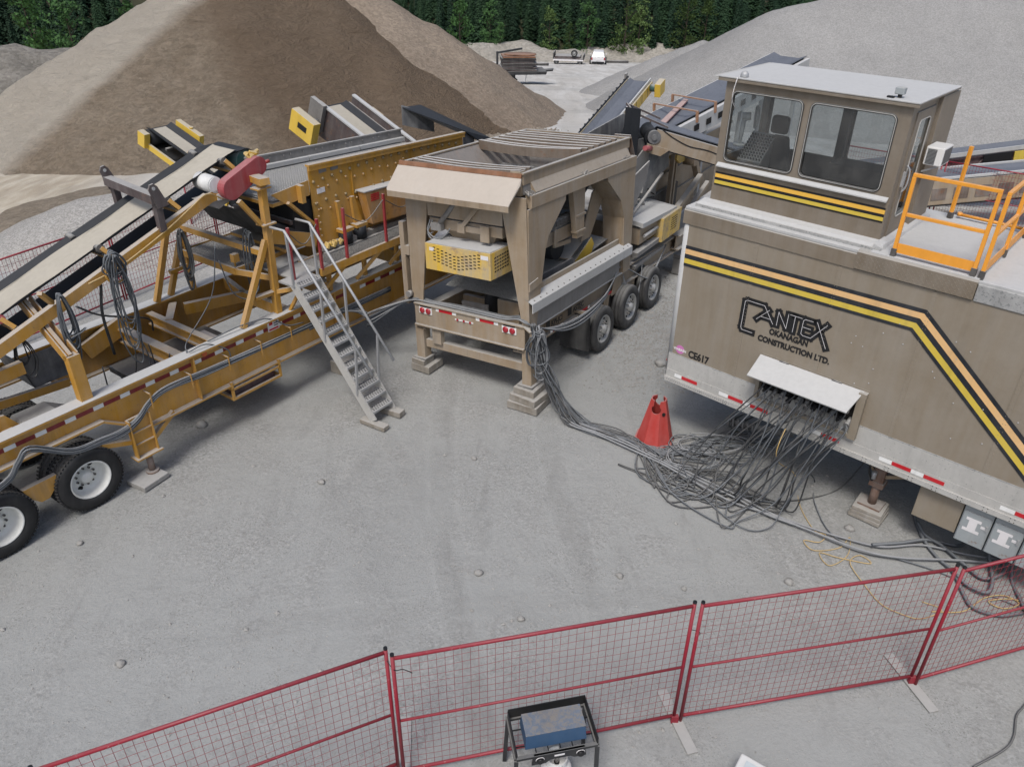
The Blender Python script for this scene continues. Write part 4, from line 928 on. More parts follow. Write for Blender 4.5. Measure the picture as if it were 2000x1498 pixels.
for k in range(12):
    a_ = (.22, .36, .50)[k] if k < 3 else 2.30 + (k - 3) * .18
    MB().prism([(a_ - .07, .05, 4.07), (a_ + .05, .05, 4.07), (a_ + .05, .05, 3.97), (a_ - .07, .05, 3.93)], (0, .16, 0)).build('bar_seat', 'hop', feed)
MB().box(.04, .20, .03, .06, 3.76, 4.15).box(.04, .065, .061, .22, 3.76, 4.15).build('corner_bracket', 'hop', feed)
MB().prism([(4.055, .0, 4.15), (4.055, .35, 4.15), (4.22, .30, 3.66), (4.22, -.05, 3.66)], (.02, 0, .01)).build('end_flap', 'hopdark', feed)
# sloping apron at the tail
MB().add([(.04, 2.52, 4.12), (.04, .01, 4.12), (.015, .01, 4.05), (.015, 2.52, 4.05), (.07, 2.52, 4.12), (.07, .01, 4.12), (.05, .01, 4.05), (.05, 2.52, 4.05)], [(0, 1, 2, 3)[::-1], (4, 5, 6, 7), (0, 1, 5, 4), (1, 2, 6, 5), (3, 0, 4, 7)]).build('rusty_edge', 'rustc', feed)
MT['apron'] = paint('dusty_apron', (.44, .385, .32), .55, dust=.25, side=.4, var=.06, dustc=(.47, .44, .40), grime=.08)
m_ = MB(); m_.prism([(.012, 2.53, 4.046), (.012, .0, 4.046), (-.10, -.05, 3.97), (-.33, .01, 3.71), (-.36, .01, 3.68), (-.36, 2.50, 3.68), (-.33, 2.53, 3.71)], (.018, 0, -.012)); m_.build('apron', 'apron', feed)
MB().box(-.36, -.345, .01, 2.50, 3.585, 3.682).build('apron_lip', 'hop', feed)
# gear below the apron: ram, brackets, hoses, chute
MB().cyl((-.06, 1.62, 3.16), (.05, 1.25, 3.62), .045, 12).cyl((-.07, 1.68, 3.10), (-.03, 1.58, 3.22), .03, 10).box(-.10, .0, 1.58, 1.80, 3.02, 3.14).build('hydraulic_ram', 'greysteel', feed)
MB().bar((-.05, 1.18, 3.12), (-.02, .80, 3.55), .05, .07).box(-.07, .0, 1.10, 1.25, 3.04, 3.20).build('strut', 'hop', feed)
MB().box(-.035, -.005, .62, .80, 2.93, 3.20).box(-.03, -.005, .70, 1.10, 3.06, 3.16).build('bracket_plate', 'hop', feed)
for q in range(2): MB().tube(cr([(-.02, 1.86 - q * .05, 3.18), (-.06, 1.90, 2.98 - q * .05), (-.07, 1.72, 2.88 - q * .05), (-.06, 1.50, 2.97), (-.05, 1.42, 3.08)], 6), .013, 6).build('hydraulic_hose', 'cablelt', feed)
m_ = MB(); hexa(m_, [(.25, 1.45, 2.72), (.25, .80, 2.72), (.8, .80, 2.72), (.8, 1.45, 2.72)][::-1], [(.12, 1.68, 3.04), (.12, .55, 3.04), (1.0, .55, 3.04), (1.0, 1.68, 3.04)][::-1]); m_.build('chute', 'hop', feed)
# yellow guard box with slots
yb = MB().box(-.32, .36, .41, 1.78, 2.385, 2.855).build('drive_guard', 'yelworn', feed, .008)
MB().box(-.30, .34, .43, 1.76, 2.858, 2.864).build('guard_lid', 'dustwhite', yb)
q = MB()
for r2 in range(5):
    for k in range(12):
        b0 = 1.55 - k * .085; w0 = 2.74 - r2 * .055 - .05 * abs((k - 5.5) / 5.5 - 0) * -1 - .06 * (1 - abs(k - 5.5) / 5.5)
        q.box(-.3245, -.3205, b0, b0 + .05, w0, w0 + .016)
for r2 in range(5):
    for k in range(6): q.prism([(-.2 + k * .075, .4055, 2.50 + r2 * .058 + k * .004), (-.15 + k * .075, .4055, 2.51 + r2 * .058 + k * .004), (-.15 + k * .075, .4055, 2.53 + r2 * .058 + k * .004), (-.2 + k * .075, .4055, 2.52 + r2 * .058 + k * .004)], (0, .004, 0))
so = q.build('vent_slots', 'void', yb); so['kind'] = 'stuff'
MB().box(-.3235, -.3205, .45, .60, 2.73, 2.80).box(-.3235, -.3205, 1.58, 1.68, 2.73, 2.79).build('warning_label', 'decalw', yb)
# under-belt and machinery seen through the legs
MB().cyl((1.9, .40, 2.42), (1.9, 1.95, 2.42), .26, 24).build('tail_pulley', 'belt', feed)
MB().box(.55, 3.6, .45, 1.9, 2.60, 2.70).build('feeder_belt', 'belt', feed)
m_ = MB().box(.72, 2.3, .18, .26, 2.62, 2.86).build('feeder_side', 'hop', feed)
for k in range(9): MB().cyl((.85 + k * .155, .14, 2.98), (.85 + k * .155, .34, 2.98), .062, 14).build('roller', 'darksteel', feed)
MB().box(.7, 2.25, .2, .24, 2.87, 2.92).build('roller_rail', 'greysteel', feed)
MB().prism([(1.70, -.01, 3.56), (2.18, -.01, 3.56), (2.16, -.01, 2.62), (1.90, -.01, 2.62)], (0, .10, 0)).box(1.86, 2.2, -.03, .10, 3.02, 3.06).box(1.86, 2.2, -.03, .1, 2.72, 2.76).build('middle_post', 'hop', feed)
for a_ in (1.30, 2.03): MB().prism([(a_, .12, 2.60), (a_ + .09, .12, 2.60), (a_ + .09, .12, 2.86), (a_ + .045, .12, 2.92), (a_, .12, 2.86)], (0, .02, 0)).build('lifting_lug', 'hop', feed)
MB().bar((1.5, .25, 2.55), (2.1, .25, 2.5), .05, .08).build('feeder_brace', 'hop', feed)
MB().prism([(2.30, .22, 2.06), (2.94, .22, 2.36), (3.05, .22, 2.20), (2.96, .22, 2.06), (2.38, .22, 1.88)], (0, .02, 0)).build('yellow_plate', 'yel2', feed)
MB().prism([(2.2, .30, 2.08), (2.9, .30, 2.40), (2.9, 1.7, 2.40), (2.2, 1.7, 2.08)], (0, 0, .02)).build('pulley_cover', 'hop', feed)
MB().prism([(2.62, .28, 2.34), (2.98, .28, 2.34), (3.50, .28, 3.02), (3.44, .28, 3.40), (3.05, .28, 3.2)], (0, .03, 0)).build('chute_plate', 'hop', feed)
MB().prism([(2.7, .5, 2.9), (3.5, .5, 3.35), (3.5, 1.8, 3.35), (2.7, 1.8, 2.9)], (0, 0, .03)).build('chute_liner', 'worn', feed)
MB().add([(.6, .22, 1.72), (2.2, .22, 2.0), (3.7, .22, 2.15), (3.7, 2.1, 2.25), (2.2, 2.1, 2.1), (.6, 2.1, 1.75)], [(0, 1, 4, 5), (1, 2, 3, 4)]).build('spilled_fines', 'ground', feed)
MB().box(1.05, 2.2, .22, .26, 1.76, 2.14).build('side_skirt', 'worn', feed)
MB().box(.62, .66, 1.15, 1.75, 1.0, 1.50).build('inner_mudflap', 'greysteel', feed)
MB().lathe([(.2, -.1), (.36, -.1), (.40, -.06), (.40, .06), (.36, .1), (.2, .1)], (1.25, 1.25, 1.42), (.25, 1, 0), 28).build('spare_tyre', 'rubber', feed)
MB().box(.75, .95, .55, 1.02, 1.20, 1.62).build('battery_box', 'hop', feed, .01)
# belt guard shelf along the side
MB().prism([(.03, .012, 2.17), (.03, -.03, 2.17), (.03, -.03, 2.06), (.03, -.045, 2.05), (.03, .012, 2.03)], (3.9, 0, 0)).build('shelf_angle', 'hop', feed)
sh = MB().prism([(.0, -.035, 2.075), (.0, -.215, 1.985), (.0, -.215, 1.82), (.0, -.20, 1.82), (.0, -.20, 1.97), (.0, -.035, 2.055)], (3.95, 0, 0)).build('shelf', 'dustwhite', feed)
q = MB()
for k in range(19): q.cyl((.12 + k * .205, -.17, 2.012), (.12 + k * .205, -.174, 2.020), .014, 8)
q.build('bolts', 'darksteel', sh)
MB().prism([(.1, -.10, 1.97), (.1, -.10, 1.44), (.1, -.07, 1.44), (.1, -.07, 1.97)], (3.5, 0, 0)).build('shelf_web', 'greysteel', feed)
MB().box(.25, 4.1, -.11, -.01, 1.437, 1.46).build('dust_strip', 'dustwhite', feed)
q = MB()
for k in range(150):
    a_ = random.uniform(1.5, 3.6); s_ = random.uniform(.012, .03); b0 = random.uniform(-.1, -.02); q.box(a_, a_ + s_, b0, b0 + s_, 1.46, 1.46 + s_)
o = q.build('spilled_stones', 'rock2', feed); o['kind'] = 'stuff'
# lettering on the chassis side
text('lettering', 'KPI-JCI', .15, 'black', feed, (.98, -.006, 1.205), RX, .004, sx=.95)
text('lettering', 'ASTEC', .15, 'black', feed, (1.80, -.006, 1.205), RX, .004, sx=1.0)
MB().box(1.60, 1.75, -.008, -.004, 1.19, 1.34).build('logo', 'black', feed); MB().box(.80, .93, -.008, -.004, 1.19, 1.34).build('logo', 'black', feed)
for a_, l_, mt_ in ((.95, .09, 'whitetape'), (1.05, .26, 'redtape'), (1.315, .09, 'whitetape'), (2.05, .09, 'whitetape'), (2.15, .26, 'redtape'), (2.42, .08, 'whitetape'), (3.15, .09, 'whitetape'), (3.25, .24, 'redtape'), (3.5, .08, 'whitetape'), (5.2, .22, 'redtape')):
    MB().box(a_, a_ + l_ - .004, -.008, -.004, 1.075, 1.13).build('reflective_tape', mt_, feed)
MB().prism([(3.55, -.03, 1.42), (3.95, -.03, 1.42), (3.85, -.03, 1.02), (3.45, -.03, 1.02)], (0, .02, 0)).cyl((3.88, -.05, 1.34), (3.88, -.0, 1.34), .04, 10).build('hose_bracket', 'hop', feed)
MB().box(-.02, .04, -.16, -.06, 1.30, 1.52).build('side_marker', 'lens', feed) if False else MB().prism([(.12, -.172, 1.30), (.20, -.172, 1.32), (.17, -.172, 1.40), (.10, -.172, 1.38)], (0, .002, 0)).build('side_reflector', 'redtape', feed)
# hinge tabs on the leg, side post at the left
MB().prism([(.02, -.145, 2.32), (.30, -.145, 2.36), (.42, -.145, 2.30), (.42, -.145, 2.24), (.02, -.145, 2.18)], (0, .02, 0)).build('leg_tab', 'hop', feed)
MB().box(-.02, .10, 2.50, 2.60, 1.5, 3.05).box(-.02, .12, 2.40, 2.50, 2.45, 2.62).build('side_post', 'hop', feed)
MB().cyl((-.01, 2.44, 1.72), (-.10, 2.44, 1.72), .06, 14).build('reel', 'greysteel', feed)
# running gear
hwm = wheel_meshes(.475, .27, 'out', 'rimsteel', 'rubberdusty', False)
for k, a_ in enumerate((2.68, 3.93, 5.14)):
    wz = .462 + .05 * a_
    put_wheel(hwm, feed, (a_, -.26, wz)); put_wheel(hwm, feed, (a_, .06, wz)); put_wheel(hwm, feed, (a_, 2.62, wz + .175), (0, 0, math.pi))
    MB().cyl((a_, .1, wz), (a_, 2.4, wz + .15), .06, 10).build('axle', 'darksteel', feed)
MB().box(2.05, 2.07, -.25, .42, .33, 1.10).build('mudflap', 'rubberdusty', feed); MB().box(2.04, 2.08, -.26, .42, 1.10, 1.16).build('mudflap_bar', 'hop', feed)
MB().prism([(3.18, .02, 1.03), (3.45, .02, 1.03), (3.36, .02, .62), (3.26, .02, .62)], (0, .06, 0)).prism([(4.40, .02, 1.03), (4.7, .02, 1.03), (4.6, .02, .62), (4.5, .02, .62)], (0, .06, 0)).build('spring_hanger', 'hop', feed)
MB().box(4.9, 5.2, -.01, .05, .5, 1.03).build('hanger', 'hop', feed)
# crib blocks under the two legs
def hblock(a, b, z0, sx, sy, sz, yaw, mat, label, g): return block('crib_block', a, b, z0, sx, sy, sz, yaw, mat, label, 'block', g, HO)
hblock(.12, -.06, 0, .62, .60, .15, .06, 'wood', 'bottom timber block of the crib under the right feeder leg', 'crib blocks under the feeder legs')
hblock(.12, -.08, .152, .58, .54, .13, -.05, 'wood', 'splintered middle timber of the crib under the right feeder leg', 'crib blocks under the feeder legs')
hblock(.12, -.05, .284, .44, .42, .125, .02, 'wood', 'top timber of the crib under the right feeder leg', 'crib blocks under the feeder legs')
hblock(.16, 2.32, 0, .48, .42, .15, .03, 'wood', 'bottom timber block under the left feeder leg', 'crib blocks under the feeder legs')
hblock(.08, 2.36, .152, .32, .30, .11, .0, 'wood', 'smaller top block under the left feeder leg', 'crib blocks under the feeder legs')

# ---------------------------------------------------------------- crusher plant behind the feeder
cru = thing('crusher_plant', 'tan crusher chassis with grey feed chute and dusty platform behind the feeder', 'crusher', (HO[0], HO[1], 0), (0, 0, HO[2]))
MB().ibeam((6.9, .05, .95), (13.5, .05, .95), .36, .2).build('chassis_beam', 'hop', cru); MB().ibeam((6.9, 2.2, .95), (13.5, 2.2, .95), .36, .2).build('chassis_beam', 'hop', cru)
MB().box(4.75, 6.10, .08, 2.1, 1.55, 1.92).build('deck_box', 'hop', cru, .01)
MB().box(4.55, 6.2, .0, .14, 1.35, 1.45).build('deck_flange', 'greysteel', cru); MB().box(4.6, 6.2, .05, 2.2, 1.05, 1.12).build('lower_deck', 'greysteel', cru)
MB().cyl((4.9, .04, 1.72), (5.6, .04, 1.72), .035, 10).build('pipe', 'dustwhite', cru)
MB().prism([(4.7, .0, 2.06), (6.6, .0, 1.94), (6.75, .9, 1.96), (5.7, 1.2, 2.16), (4.7, 1.2, 2.2)], (0, 0, -.1)).build('dusty_platform', 'dustwhite', cru)
cg_ = MB().box(5.70, 6.75, -.06, .40, 1.35, 1.90).build('end_guard', 'yelworn', cru, .006)
q = MB()
for r2 in range(6):
    for k in range(4): q.box(6.18 + k * .09, 6.24 + k * .09, -.064, -.0605, 1.5 + r2 * .055, 1.52 + r2 * .055)
o = q.build('vent_slots', 'void', cg_); o['kind'] = 'stuff'
MB().prism([(5.72, .6, 3.30), (5.10, .6, 3.05), (5.32, .6, 2.36), (6.52, .6, 2.74), (6.78, .6, 2.77), (7.41, .6, 3.12), (6.75, .6, 3.28)], (0, .03, 0)).prism([(5.10, .60, 3.05), (5.10, 2.0, 3.05), (5.32, 1.7, 2.36), (5.32, .63, 2.36)], (.03, 0, 0)).build('feed_chute', 'greysteel', cru)
MB().prism([(4.62, .35, 2.95), (5.55, .35, 3.15), (5.45, .35, 2.75), (4.75, .35, 2.15)], (0, .03, 0)).bar((4.7, .33, 2.1), (6.3, .33, 2.72), .05, .05).build('chute_side', 'greysteel', cru)
MB().box(5.32, 5.36, .58, .92, 3.12, 4.22).build('rubber_curtain', 'belt', cru)
MB().box(6.4, 12.5, .90, 2.0, .9, 2.72).build('crusher_body', 'hop', cru)
for z in (1.62, 2.22, 2.66): MB().box(6.4, 12.5, .84, .90, z, z + .07).build('body_rib', 'hop', cru)
MB().box(7.0, 9.5, 1.6, 1.7, 1.4, 2.9).box(6.5, 9.6, 1.45, 1.55, 2.50, 2.56).box(6.5, 9.6, 1.45, 1.55, 2.08, 2.14).box(7.62, 7.72, .6, .7, 1.2, 2.95).box(7.82, 7.90, .6, .7, 1.2, 2.95).box(6.8, 8.6, .6, .66, 2.86, 2.92).build('support_frame', 'hop', cru)
MB().prism([(6.0, .75, 2.55), (7.05, .75, 2.33), (7.05, .75, 1.95), (6.0, .75, 2.1)], (0, .03, 0)).build('inner_guard', 'greysteel', cru)
MB().tube(cr([(6.05, .74, 2.45), (6.35, .74, 2.3), (6.5, .74, 2.25), (6.7, .74, 2.12), (6.95, .74, 2.0)]), .016, 5).build('hose', 'black', cru)
MB().box(6.2, 8.6, .8, 1.6, 1.1, 1.9).build('engine_block', 'darksteel', cru)
MB().bar((6.7, .1, 1.75), (8.2, .1, 2.25), .12, .12).bar((7.6, .1, 1.5), (8.8, .1, 1.95), .10, .1).build('frame_arm', 'hop', cru)
MB().prism([(7.7, .55, 2.9), (8.2, .55, 2.75), (8.3, .55, 2.55), (7.9, .55, 2.55), (7.65, .55, 2.7)], (0, .2, 0)).build('motor_guard', 'yelworn', cru)
MB().bar((8.4, .4, 2.6), (8.9, .4, 2.0), .14, .14).cyl((8.3, .3, 2.55), (8.3, .6, 2.55), .12, 12).build('tension_arm', 'hop', cru)
MB().cyl((5.45, .45, 3.42), (5.75, .45, 3.36), .055, 10).build('valve', 'gred', cru)
for k in range(10): pass
q = MB(); random.seed(3)
for k in range(26): a_, b_, z_ = random.uniform(5.2, 6.0), random.uniform(.5, .9), random.uniform(2.0, 2.4); q.cyl((a_, b_, z_), (a_ + random.uniform(-.15, .15), b_ + .05, z_ + random.uniform(-.15, .15)), random.uniform(.02, .05), 7)
q.build('valve_block', 'greysteel', cru)
MB().box(7.3, 7.7, -.25, .2, 0, .40).box(7.3, 7.7, -.25, .2, .42, .5).build('jack_foot', 'greysteel', cru)

# ---------------------------------------------------------------- generic belt conveyors
def conveyor(name, label, p0, p1, wd, depth, sidemat, beltmat, group=None, idlers=True, load=None, legs=(), truss=False, sides=True, trough=.06):
    P, Q = Vector(p0), Vector(p1); d = Q - P; Ln = d.length; az = math.atan2(d.y, d.x); el = math.asin(d.z / Ln)
    c = thing(name, label, 'conveyor', tuple(P), (0, -el, az), group)
    h = wd / 2
    b_ = MB().box(-.02, Ln + .02, -h * .55, h * .55, -.02, 0).prism([(-.02, h * .55, -.02), (-.02, h, trough), (-.02, h, trough + .02), (-.02, h * .55, .0)], (Ln + .04, 0, 0)).prism([(-.02, -h * .55, -.02), (-.02, -h * .55, .0), (-.02, -h, trough + .02), (-.02, -h, trough)], (Ln + .04, 0, 0))
    b_.build('belt', beltmat, c)
    MB().box(.0, Ln, -h * .9, h * .9, -depth - .02, -depth).build('return_belt', beltmat, c)
    if load: MB().box(.0, Ln, -h * .5, h * .5, .002, .014).build('carried_dust', load, c)
    if sides:
        for s_ in (1, -1):
            y = s_ * (h + .06)
            if truss:
                q = MB().bar((0, y, 0), (Ln, y, 0), .05, .05).bar((0, y, -depth), (Ln, y, -depth), .05, .05); n = int(Ln / depth)
                for k in range(n): x0, x1 = Ln * k / n, Ln * (k + 1) / n; q.bar((x0, y, 0 if k % 2 else -depth), (x1, y, -depth if k % 2 else 0), .035, .035)
                q.build('truss', sidemat, c)
            else:
                MB().chan((0, y, -depth / 2 + .03), (Ln, y, -depth / 2 + .03), depth, .10, (0, s_, 0)).build('side_frame', sidemat, c)
    for x in (.0, Ln): MB().cyl((x, -h, -depth / 2), (x, h, -depth / 2), depth / 2 + .0, 18).build('pulley', 'belt', c)
    if idlers:
        n = max(2, int(Ln / 1.2))
        for k in range(n): x = Ln * (k + .5) / n; MB().cyl((x, -h * .55, -.075), (x, h * .55, -.075), .045, 10).bar((x, -h - .04, -.09), (x, h + .04, -.09), .05, .05).build('idler', 'darksteel', c)
    for (t, zl) in legs:
        M4 = Matrix.Translation(P) @ __import__('mathutils').Euler((0, -el, az)).to_matrix().to_4x4()
        q = MB(); inv = M4.inverted()
        for s_ in (1, -1):
            top = M4 @ Vector((Ln * t, s_ * h, -depth)); bot = Vector((top.x, top.y, zl)); q.bar(inv @ top, inv @ bot, .09, .09, (1, 0, 0))
        q.build('leg', sidemat, c)
    return c, Ln
# ---------------------------------------------------------------- yellow screening plant
YO = (-6.675, 8.0815, .9652); YD = (0, 0, .9652)
def yw(a, b, z): c_, s_ = math.cos(YO[2]), math.sin(YO[2]); return Vector((YO[0] + a * c_ - b * s_, YO[1] + a * s_ + b * c_, z))
pl = thing('screening_plant', 'yellow portable screening plant on dual wheels with cables along its frame', 'screening plant', (YO[0], YO[1], 0), YD)
Y0_, Y1_ = -2.6, 11.5
for b0 in (.06, 2.22):
    q = MB().ibeam((1.95, b0, 1.24), (Y1_, b0, 1.24), .84, .23, .02, .03).ibeam((Y0_, b0, 1.455), (1.35, b0, 1.455), .41, .23, .02, .03)
    q.box(1.35, 1.95, b0 - .115, b0 + .115, 1.63, 1.66).prism([(1.35, b0 - .01, 1.63), (1.35, b0 - .01, 1.26), (1.95, b0 - .01, .83), (1.95, b0 - .01, 1.63)], (0, .02, 0)).bar((1.34, b0, 1.262), (1.96, b0, .832), .23, .03)
    q.build('chassis_beam', 'yel', pl)
MB().box(Y0_, Y1_, -.056, .174, 1.6605, 1.664).build('dust_layer', 'dustwhite', pl); MB().box(Y0_, Y1_, 2.106, 2.334, 1.6605, 1.664).build('dust_layer', 'dustwhite', pl)
for k in range(-3, 25):
    for j, (mt_, a0, a1) in enumerate((('whitetape', 0, .15), ('darktape', .155, .405))):
        a_ = .07 + k * .41
        if 6.2 < a_ < 6.45: continue
        MB().box(a_ + a0, a_ + a1, .0465, .0495, 1.44, 1.505).build('reflective_tape', mt_, pl)
for a_ in (2.9, 5.9): MB().box(a_, a_ + .02, -.045, .045, .86, 1.62).build('web_stiffener', 'yel', pl)
MB().ibeam((2.93, .18, 1.40), (2.93, 2.1, 1.40), .26, .16).build('cross_member', 'yel', pl)
MB().ibeam((3.52, .18, 1.45), (3.52, 2.1, 1.45), .22, .12).build('cross_member', 'yel', pl)
MB().bar((3.55, 1.55, 1.48), (4.0, 2.10, 1.48), .13, .18).build('cross_member', 'yel', pl); MB().box(3.60, 3.82, .50, 1.0, 1.36, 1.42).build('tray', 'maroon', pl)
MB().bar((3.98, 1.72, 1.56), (4.95, 1.32, 1.56), .10, .20).bar((4.95, 1.30, 1.56), (4.95, .20, 1.56), .10, .2).bar((4.95, 1.32, 1.56), (5.15, 2.1, 1.56), .10, .2).build('tongue_frame', 'yel', pl)
for a_ in (6.2, 8.2, .2): MB().box(a_, a_ + .13, .2, 2.1, 1.3, 1.6).build('cross_member', 'yel', pl)
MB().bar((3.05, 2.0, 1.60), (2.3, 2.12, 1.30), .1, .3).build('gusset', 'yel', pl)
MB().box(2.5, 4.4, .6, 1.9, .9, 1.0).build('lower_pan', 'rubberdusty', pl)
for a_, s_ in ((3.65, 1), (2.6, 1)): pass
ol = MB().cyl((3.16, .046, 1.55), (3.16, .03, 1.55), .045, 14).build('marker_light', 'amber', pl)
sg = MB().box(4.42, 4.66, .044, .048, 1.41, 1.62).build('warning_sign', 'decalw', pl)
MB().box(4.455, 4.525, .041, .0435, 1.52, 1.58).cyl((4.49, .0435, 1.585), (4.49, .041, 1.585), .025, 10).box(4.44, 4.64, .041, .0435, 1.425, 1.455).build('sign_print', 'redtape', sg)
q = MB()
for k in range(3): q.box(4.55, 4.64, .041, .0435, 1.485 + k * .04, 1.50 + k * .04)
q.build('sign_text', 'black', sg)
# wheels: dual tyres, deep white rims
ywm = wheel_meshes(.485, .26, 'in', 'rimwhite', 'rubber', True)
for a_ in (.93, -.33, -1.59):
    put_wheel(ywm, pl, (a_, -.07, .485), (0, .3, 0)); put_wheel(ywm, pl, (a_, .235, .485), (0, .9, 0))
    put_wheel(ywm, pl, (a_, 2.36, .485), (0, 0, math.pi)); put_wheel(ywm, pl, (a_, 2.05, .485), (0, .5, math.pi))
    MB().cyl((a_, .1, .485), (a_, 2.2, .485), .07, 12).cyl((a_, .06, .485), (a_, .16, .485), .075, 14).build('axle', 'darksteel', pl)
for a_ in (.3, -.96): MB().prism([(a_ - .22, .0, .80), (a_ + .24, .0, .80), (a_ + .18, .0, .62), (a_ + .06, .0, .50), (a_ - .05, .0, .50), (a_ - .16, .0, .62)], (0, .08, 0)).build('spring_hanger', 'yel', pl)
# fold-down step, struts and jack with its pad
MB().box(1.64, 1.99, -.06, -.02, .46, 1.12).box(1.64, 1.66, -.12, -.06, .46, 1.12).box(1.97, 1.99, -.12, -.06, .46, 1.12).box(1.60, 2.03, -.16, .04, .435, .46).box(1.66, 1.97, -.10, -.06, .66, .68).box(1.66, 1.97, -.1, -.06, .87, .89).build('jack_housing', 'yel', pl)
MB().bar((2.42, .02, 1.0 - .14), (1.99, -.03, .62), .07, .07, (0, 1, 0)).build('strut', 'yel', pl); MB().bar((1.24, .04, .86), (1.64, -.03, .74), .07, .07, (0, 1, 0)).build('strut', 'yel', pl)
MB().cyl((1.83, -.04, .10), (1.83, -.04, .44), .05, 12).cyl((1.83, -.04, .085), (1.83, -.04, .12), .10, 12).build('jack_screw', 'jackrust', pl)
# timber jack pad
block('jack_pad', 1.70, -.10, 0.0, .46, .40, .085, .12, 'concrete', 'square grey pad under the jack screw of the yellow plant', 'pad', None, YO)
# tool basket under the frame
q = MB()
for (x0, x1, y0, y1) in ((3.45, 4.48, -.06, -.03), (3.45, 4.48, .85, .88), (3.45, 3.48, -.029, .849), (4.45, 4.48, -.029, .849)): q.box(x0, x1, y0, y1, .56, .60).box(x0, x1, y0, y1, .74, .78)
q.box(3.45, 3.49, -.06, -.02, .60, .90).box(4.44, 4.48, -.06, -.02, .60, .90).box(3.45, 4.48, -.05, .87, .545, .558)
q.build('basket_frame', 'yel', pl)
MB().box(3.55, 4.4, .05, .75, .56, .66).build('basket_load', 'maroon', pl)
# front post with sloping pocket (carries the feed conveyor)
MB().box(1.17, 1.34, .02, .16, 1.665, 2.37).build('post', 'yel', pl, .005)
MB().bar((1.23, .09, 2.33), (1.23, 1.00, 2.95), .05, .16, (0, 0, 1)).bar((1.33, .09, 2.33), (1.33, 1.0, 2.95), .02, .14).bar((1.18, .09, 2.33), (1.18, 1.0, 2.95), .02, .14).build('post_arm', 'yel', pl)
# A-frames under the conveyor head
def sq(mb_, p, q_, w=.085): return mb_.bar(p, q_, w, w, (1, 0, 0))
m_ = MB(); sq(m_, (4.72, .10, 1.665), (4.79, .10, 3.90), .11); m_.build('support_post', 'yel', pl, .005)
m_ = MB(); sq(m_, (3.97, .08, 1.665), (4.70, .10, 2.98), .085); m_.build('support_brace', 'yel', pl)
m_ = MB(); sq(m_, (4.34, .12, 3.72), (4.66, .10, 3.26), .07); m_.build('support_brace', 'yel', pl)
m_ = MB(); m_.bar((4.83, .30, 3.94), (4.70, -.12, 3.98), .17, .11); m_.build('post_cap', 'yel', pl, .005)
for z in (3.23, 3.82): MB().box(4.64, 4.90, .0, .2, z, z + .025).build('post_flange', 'yel', pl)
m_ = MB(); sq(m_, (4.05, 2.2, 1.665), (4.53, 2.15, 2.83), .085); m_.build('support_brace', 'yel', pl)
m_ = MB(); sq(m_, (2.62, .12, 1.665), (3.24, .16, 3.55), .085); m_.build('support_brace', 'yel', pl) if False else None
m_ = MB(); sq(m_, (3.74, 2.15, 1.665), (4.30, 2.15, 3.05), .09); m_.build('support_post', 'yel', pl)
m_ = MB(); sq(m_, (4.48, 2.15, 1.665), (4.52, 2.15, 3.1), .09); m_.build('support_post', 'yel', pl)
m_ = MB(); sq(m_, (4.50, 2.10, 2.84), (4.72, .14, 2.72), .10); m_.build('support_rail', 'yel', pl)
m_ = MB(); sq(m_, (4.10, 2.15, 2.10), (4.50, 2.15, 2.12), .07); m_.build('platform_bracket', 'yel', pl); m_ = MB(); sq(m_, (4.72, .1, 2.05), (4.30, .09, 2.08), .07); sq(m_, (4.72, .10, 2.05), (5.0, -.25, 2.12), .07); sq(m_, (5.0, -.25, 2.10), (4.9, .04, 1.6), .05); m_.build('platform_bracket', 'yel', pl)
# feed platform of expanded metal
q = MB(); random.seed(8)
for k in range(26): q.box(4.44 + k * .040, 4.452 + k * .040, .70, 2.12, 2.395, 2.42)
for k in range(36): q.box(4.44, 5.46, .70 + k * .04, .708 + k * .04, 2.398, 2.415)
g_ = q.build('platform_grating', 'greysteel', pl); g_['kind'] = 'stuff'
MB().bar((4.42, .66, 2.38), (4.42, 2.16, 2.38), .04, .12).bar((4.42, .66, 2.38), (5.5, .66, 2.38), .04, .12).bar((4.42, 2.16, 2.38), (5.9, 2.16, 2.38), .04, .12).bar((4.42, .66, 2.38), (4.72, .14, 2.30), .04, .10).build('platform_frame', 'yel', pl)
MB().add([(4.9, .25, 2.33), (5.6, .25, 2.36), (5.75, 1.1, 2.40), (4.95, .9, 2.36)], [(0, 1, 2, 3)]).box(4.86, 5.7, -.25, .62, 2.30, 2.325).build('platform_plate', 'greysteel', pl)
MB().box(4.47, 4.58, .72, .82, 2.5, 2.64).box(4.5, 4.52, .76, .78, 2.42, 2.5).build('junction_box', 'yel', pl)
# side walkway
MB().bar((5.42, -.32, 2.27), (9.0, -.32, 2.27), .06, .14).bar((5.42, .24, 2.27), (9.0, .24, 2.27), .05, .14).build('walkway_frame', 'yel', pl)
q = MB()
for k in range(88): q.box(5.44 + k * .04, 5.452 + k * .04, -.28, .21, 2.30, 2.33)
for k in range(13): q.box(5.44, 8.95, -.28 + k * .04, -.272 + k * .04, 2.302, 2.328)
g_ = q.build('walkway_grating', 'darksteel', pl); g_['kind'] = 'stuff'
for a_ in (6.0, 6.9, 7.8, 8.7): MB().bar((a_, -.3, 2.2), (a_ - .35, .03, 1.68), .06, .06).bar((a_ - .1, .05, 2.2), (a_ - .1, .05, 1.67), .07, .07).build('walkway_brace', 'yel', pl)
for a_, z0 in ((4.83, 2.32), (5.45, 2.30), (6.05, 2.33), (7.06, 2.33), (8.1, 2.33)):
    MB().box(a_ - .02 + .08 * 0, a_ + .025, -.35, -.305, z0, z0 + .92).build('handrail_post', 'postred', pl, .004)
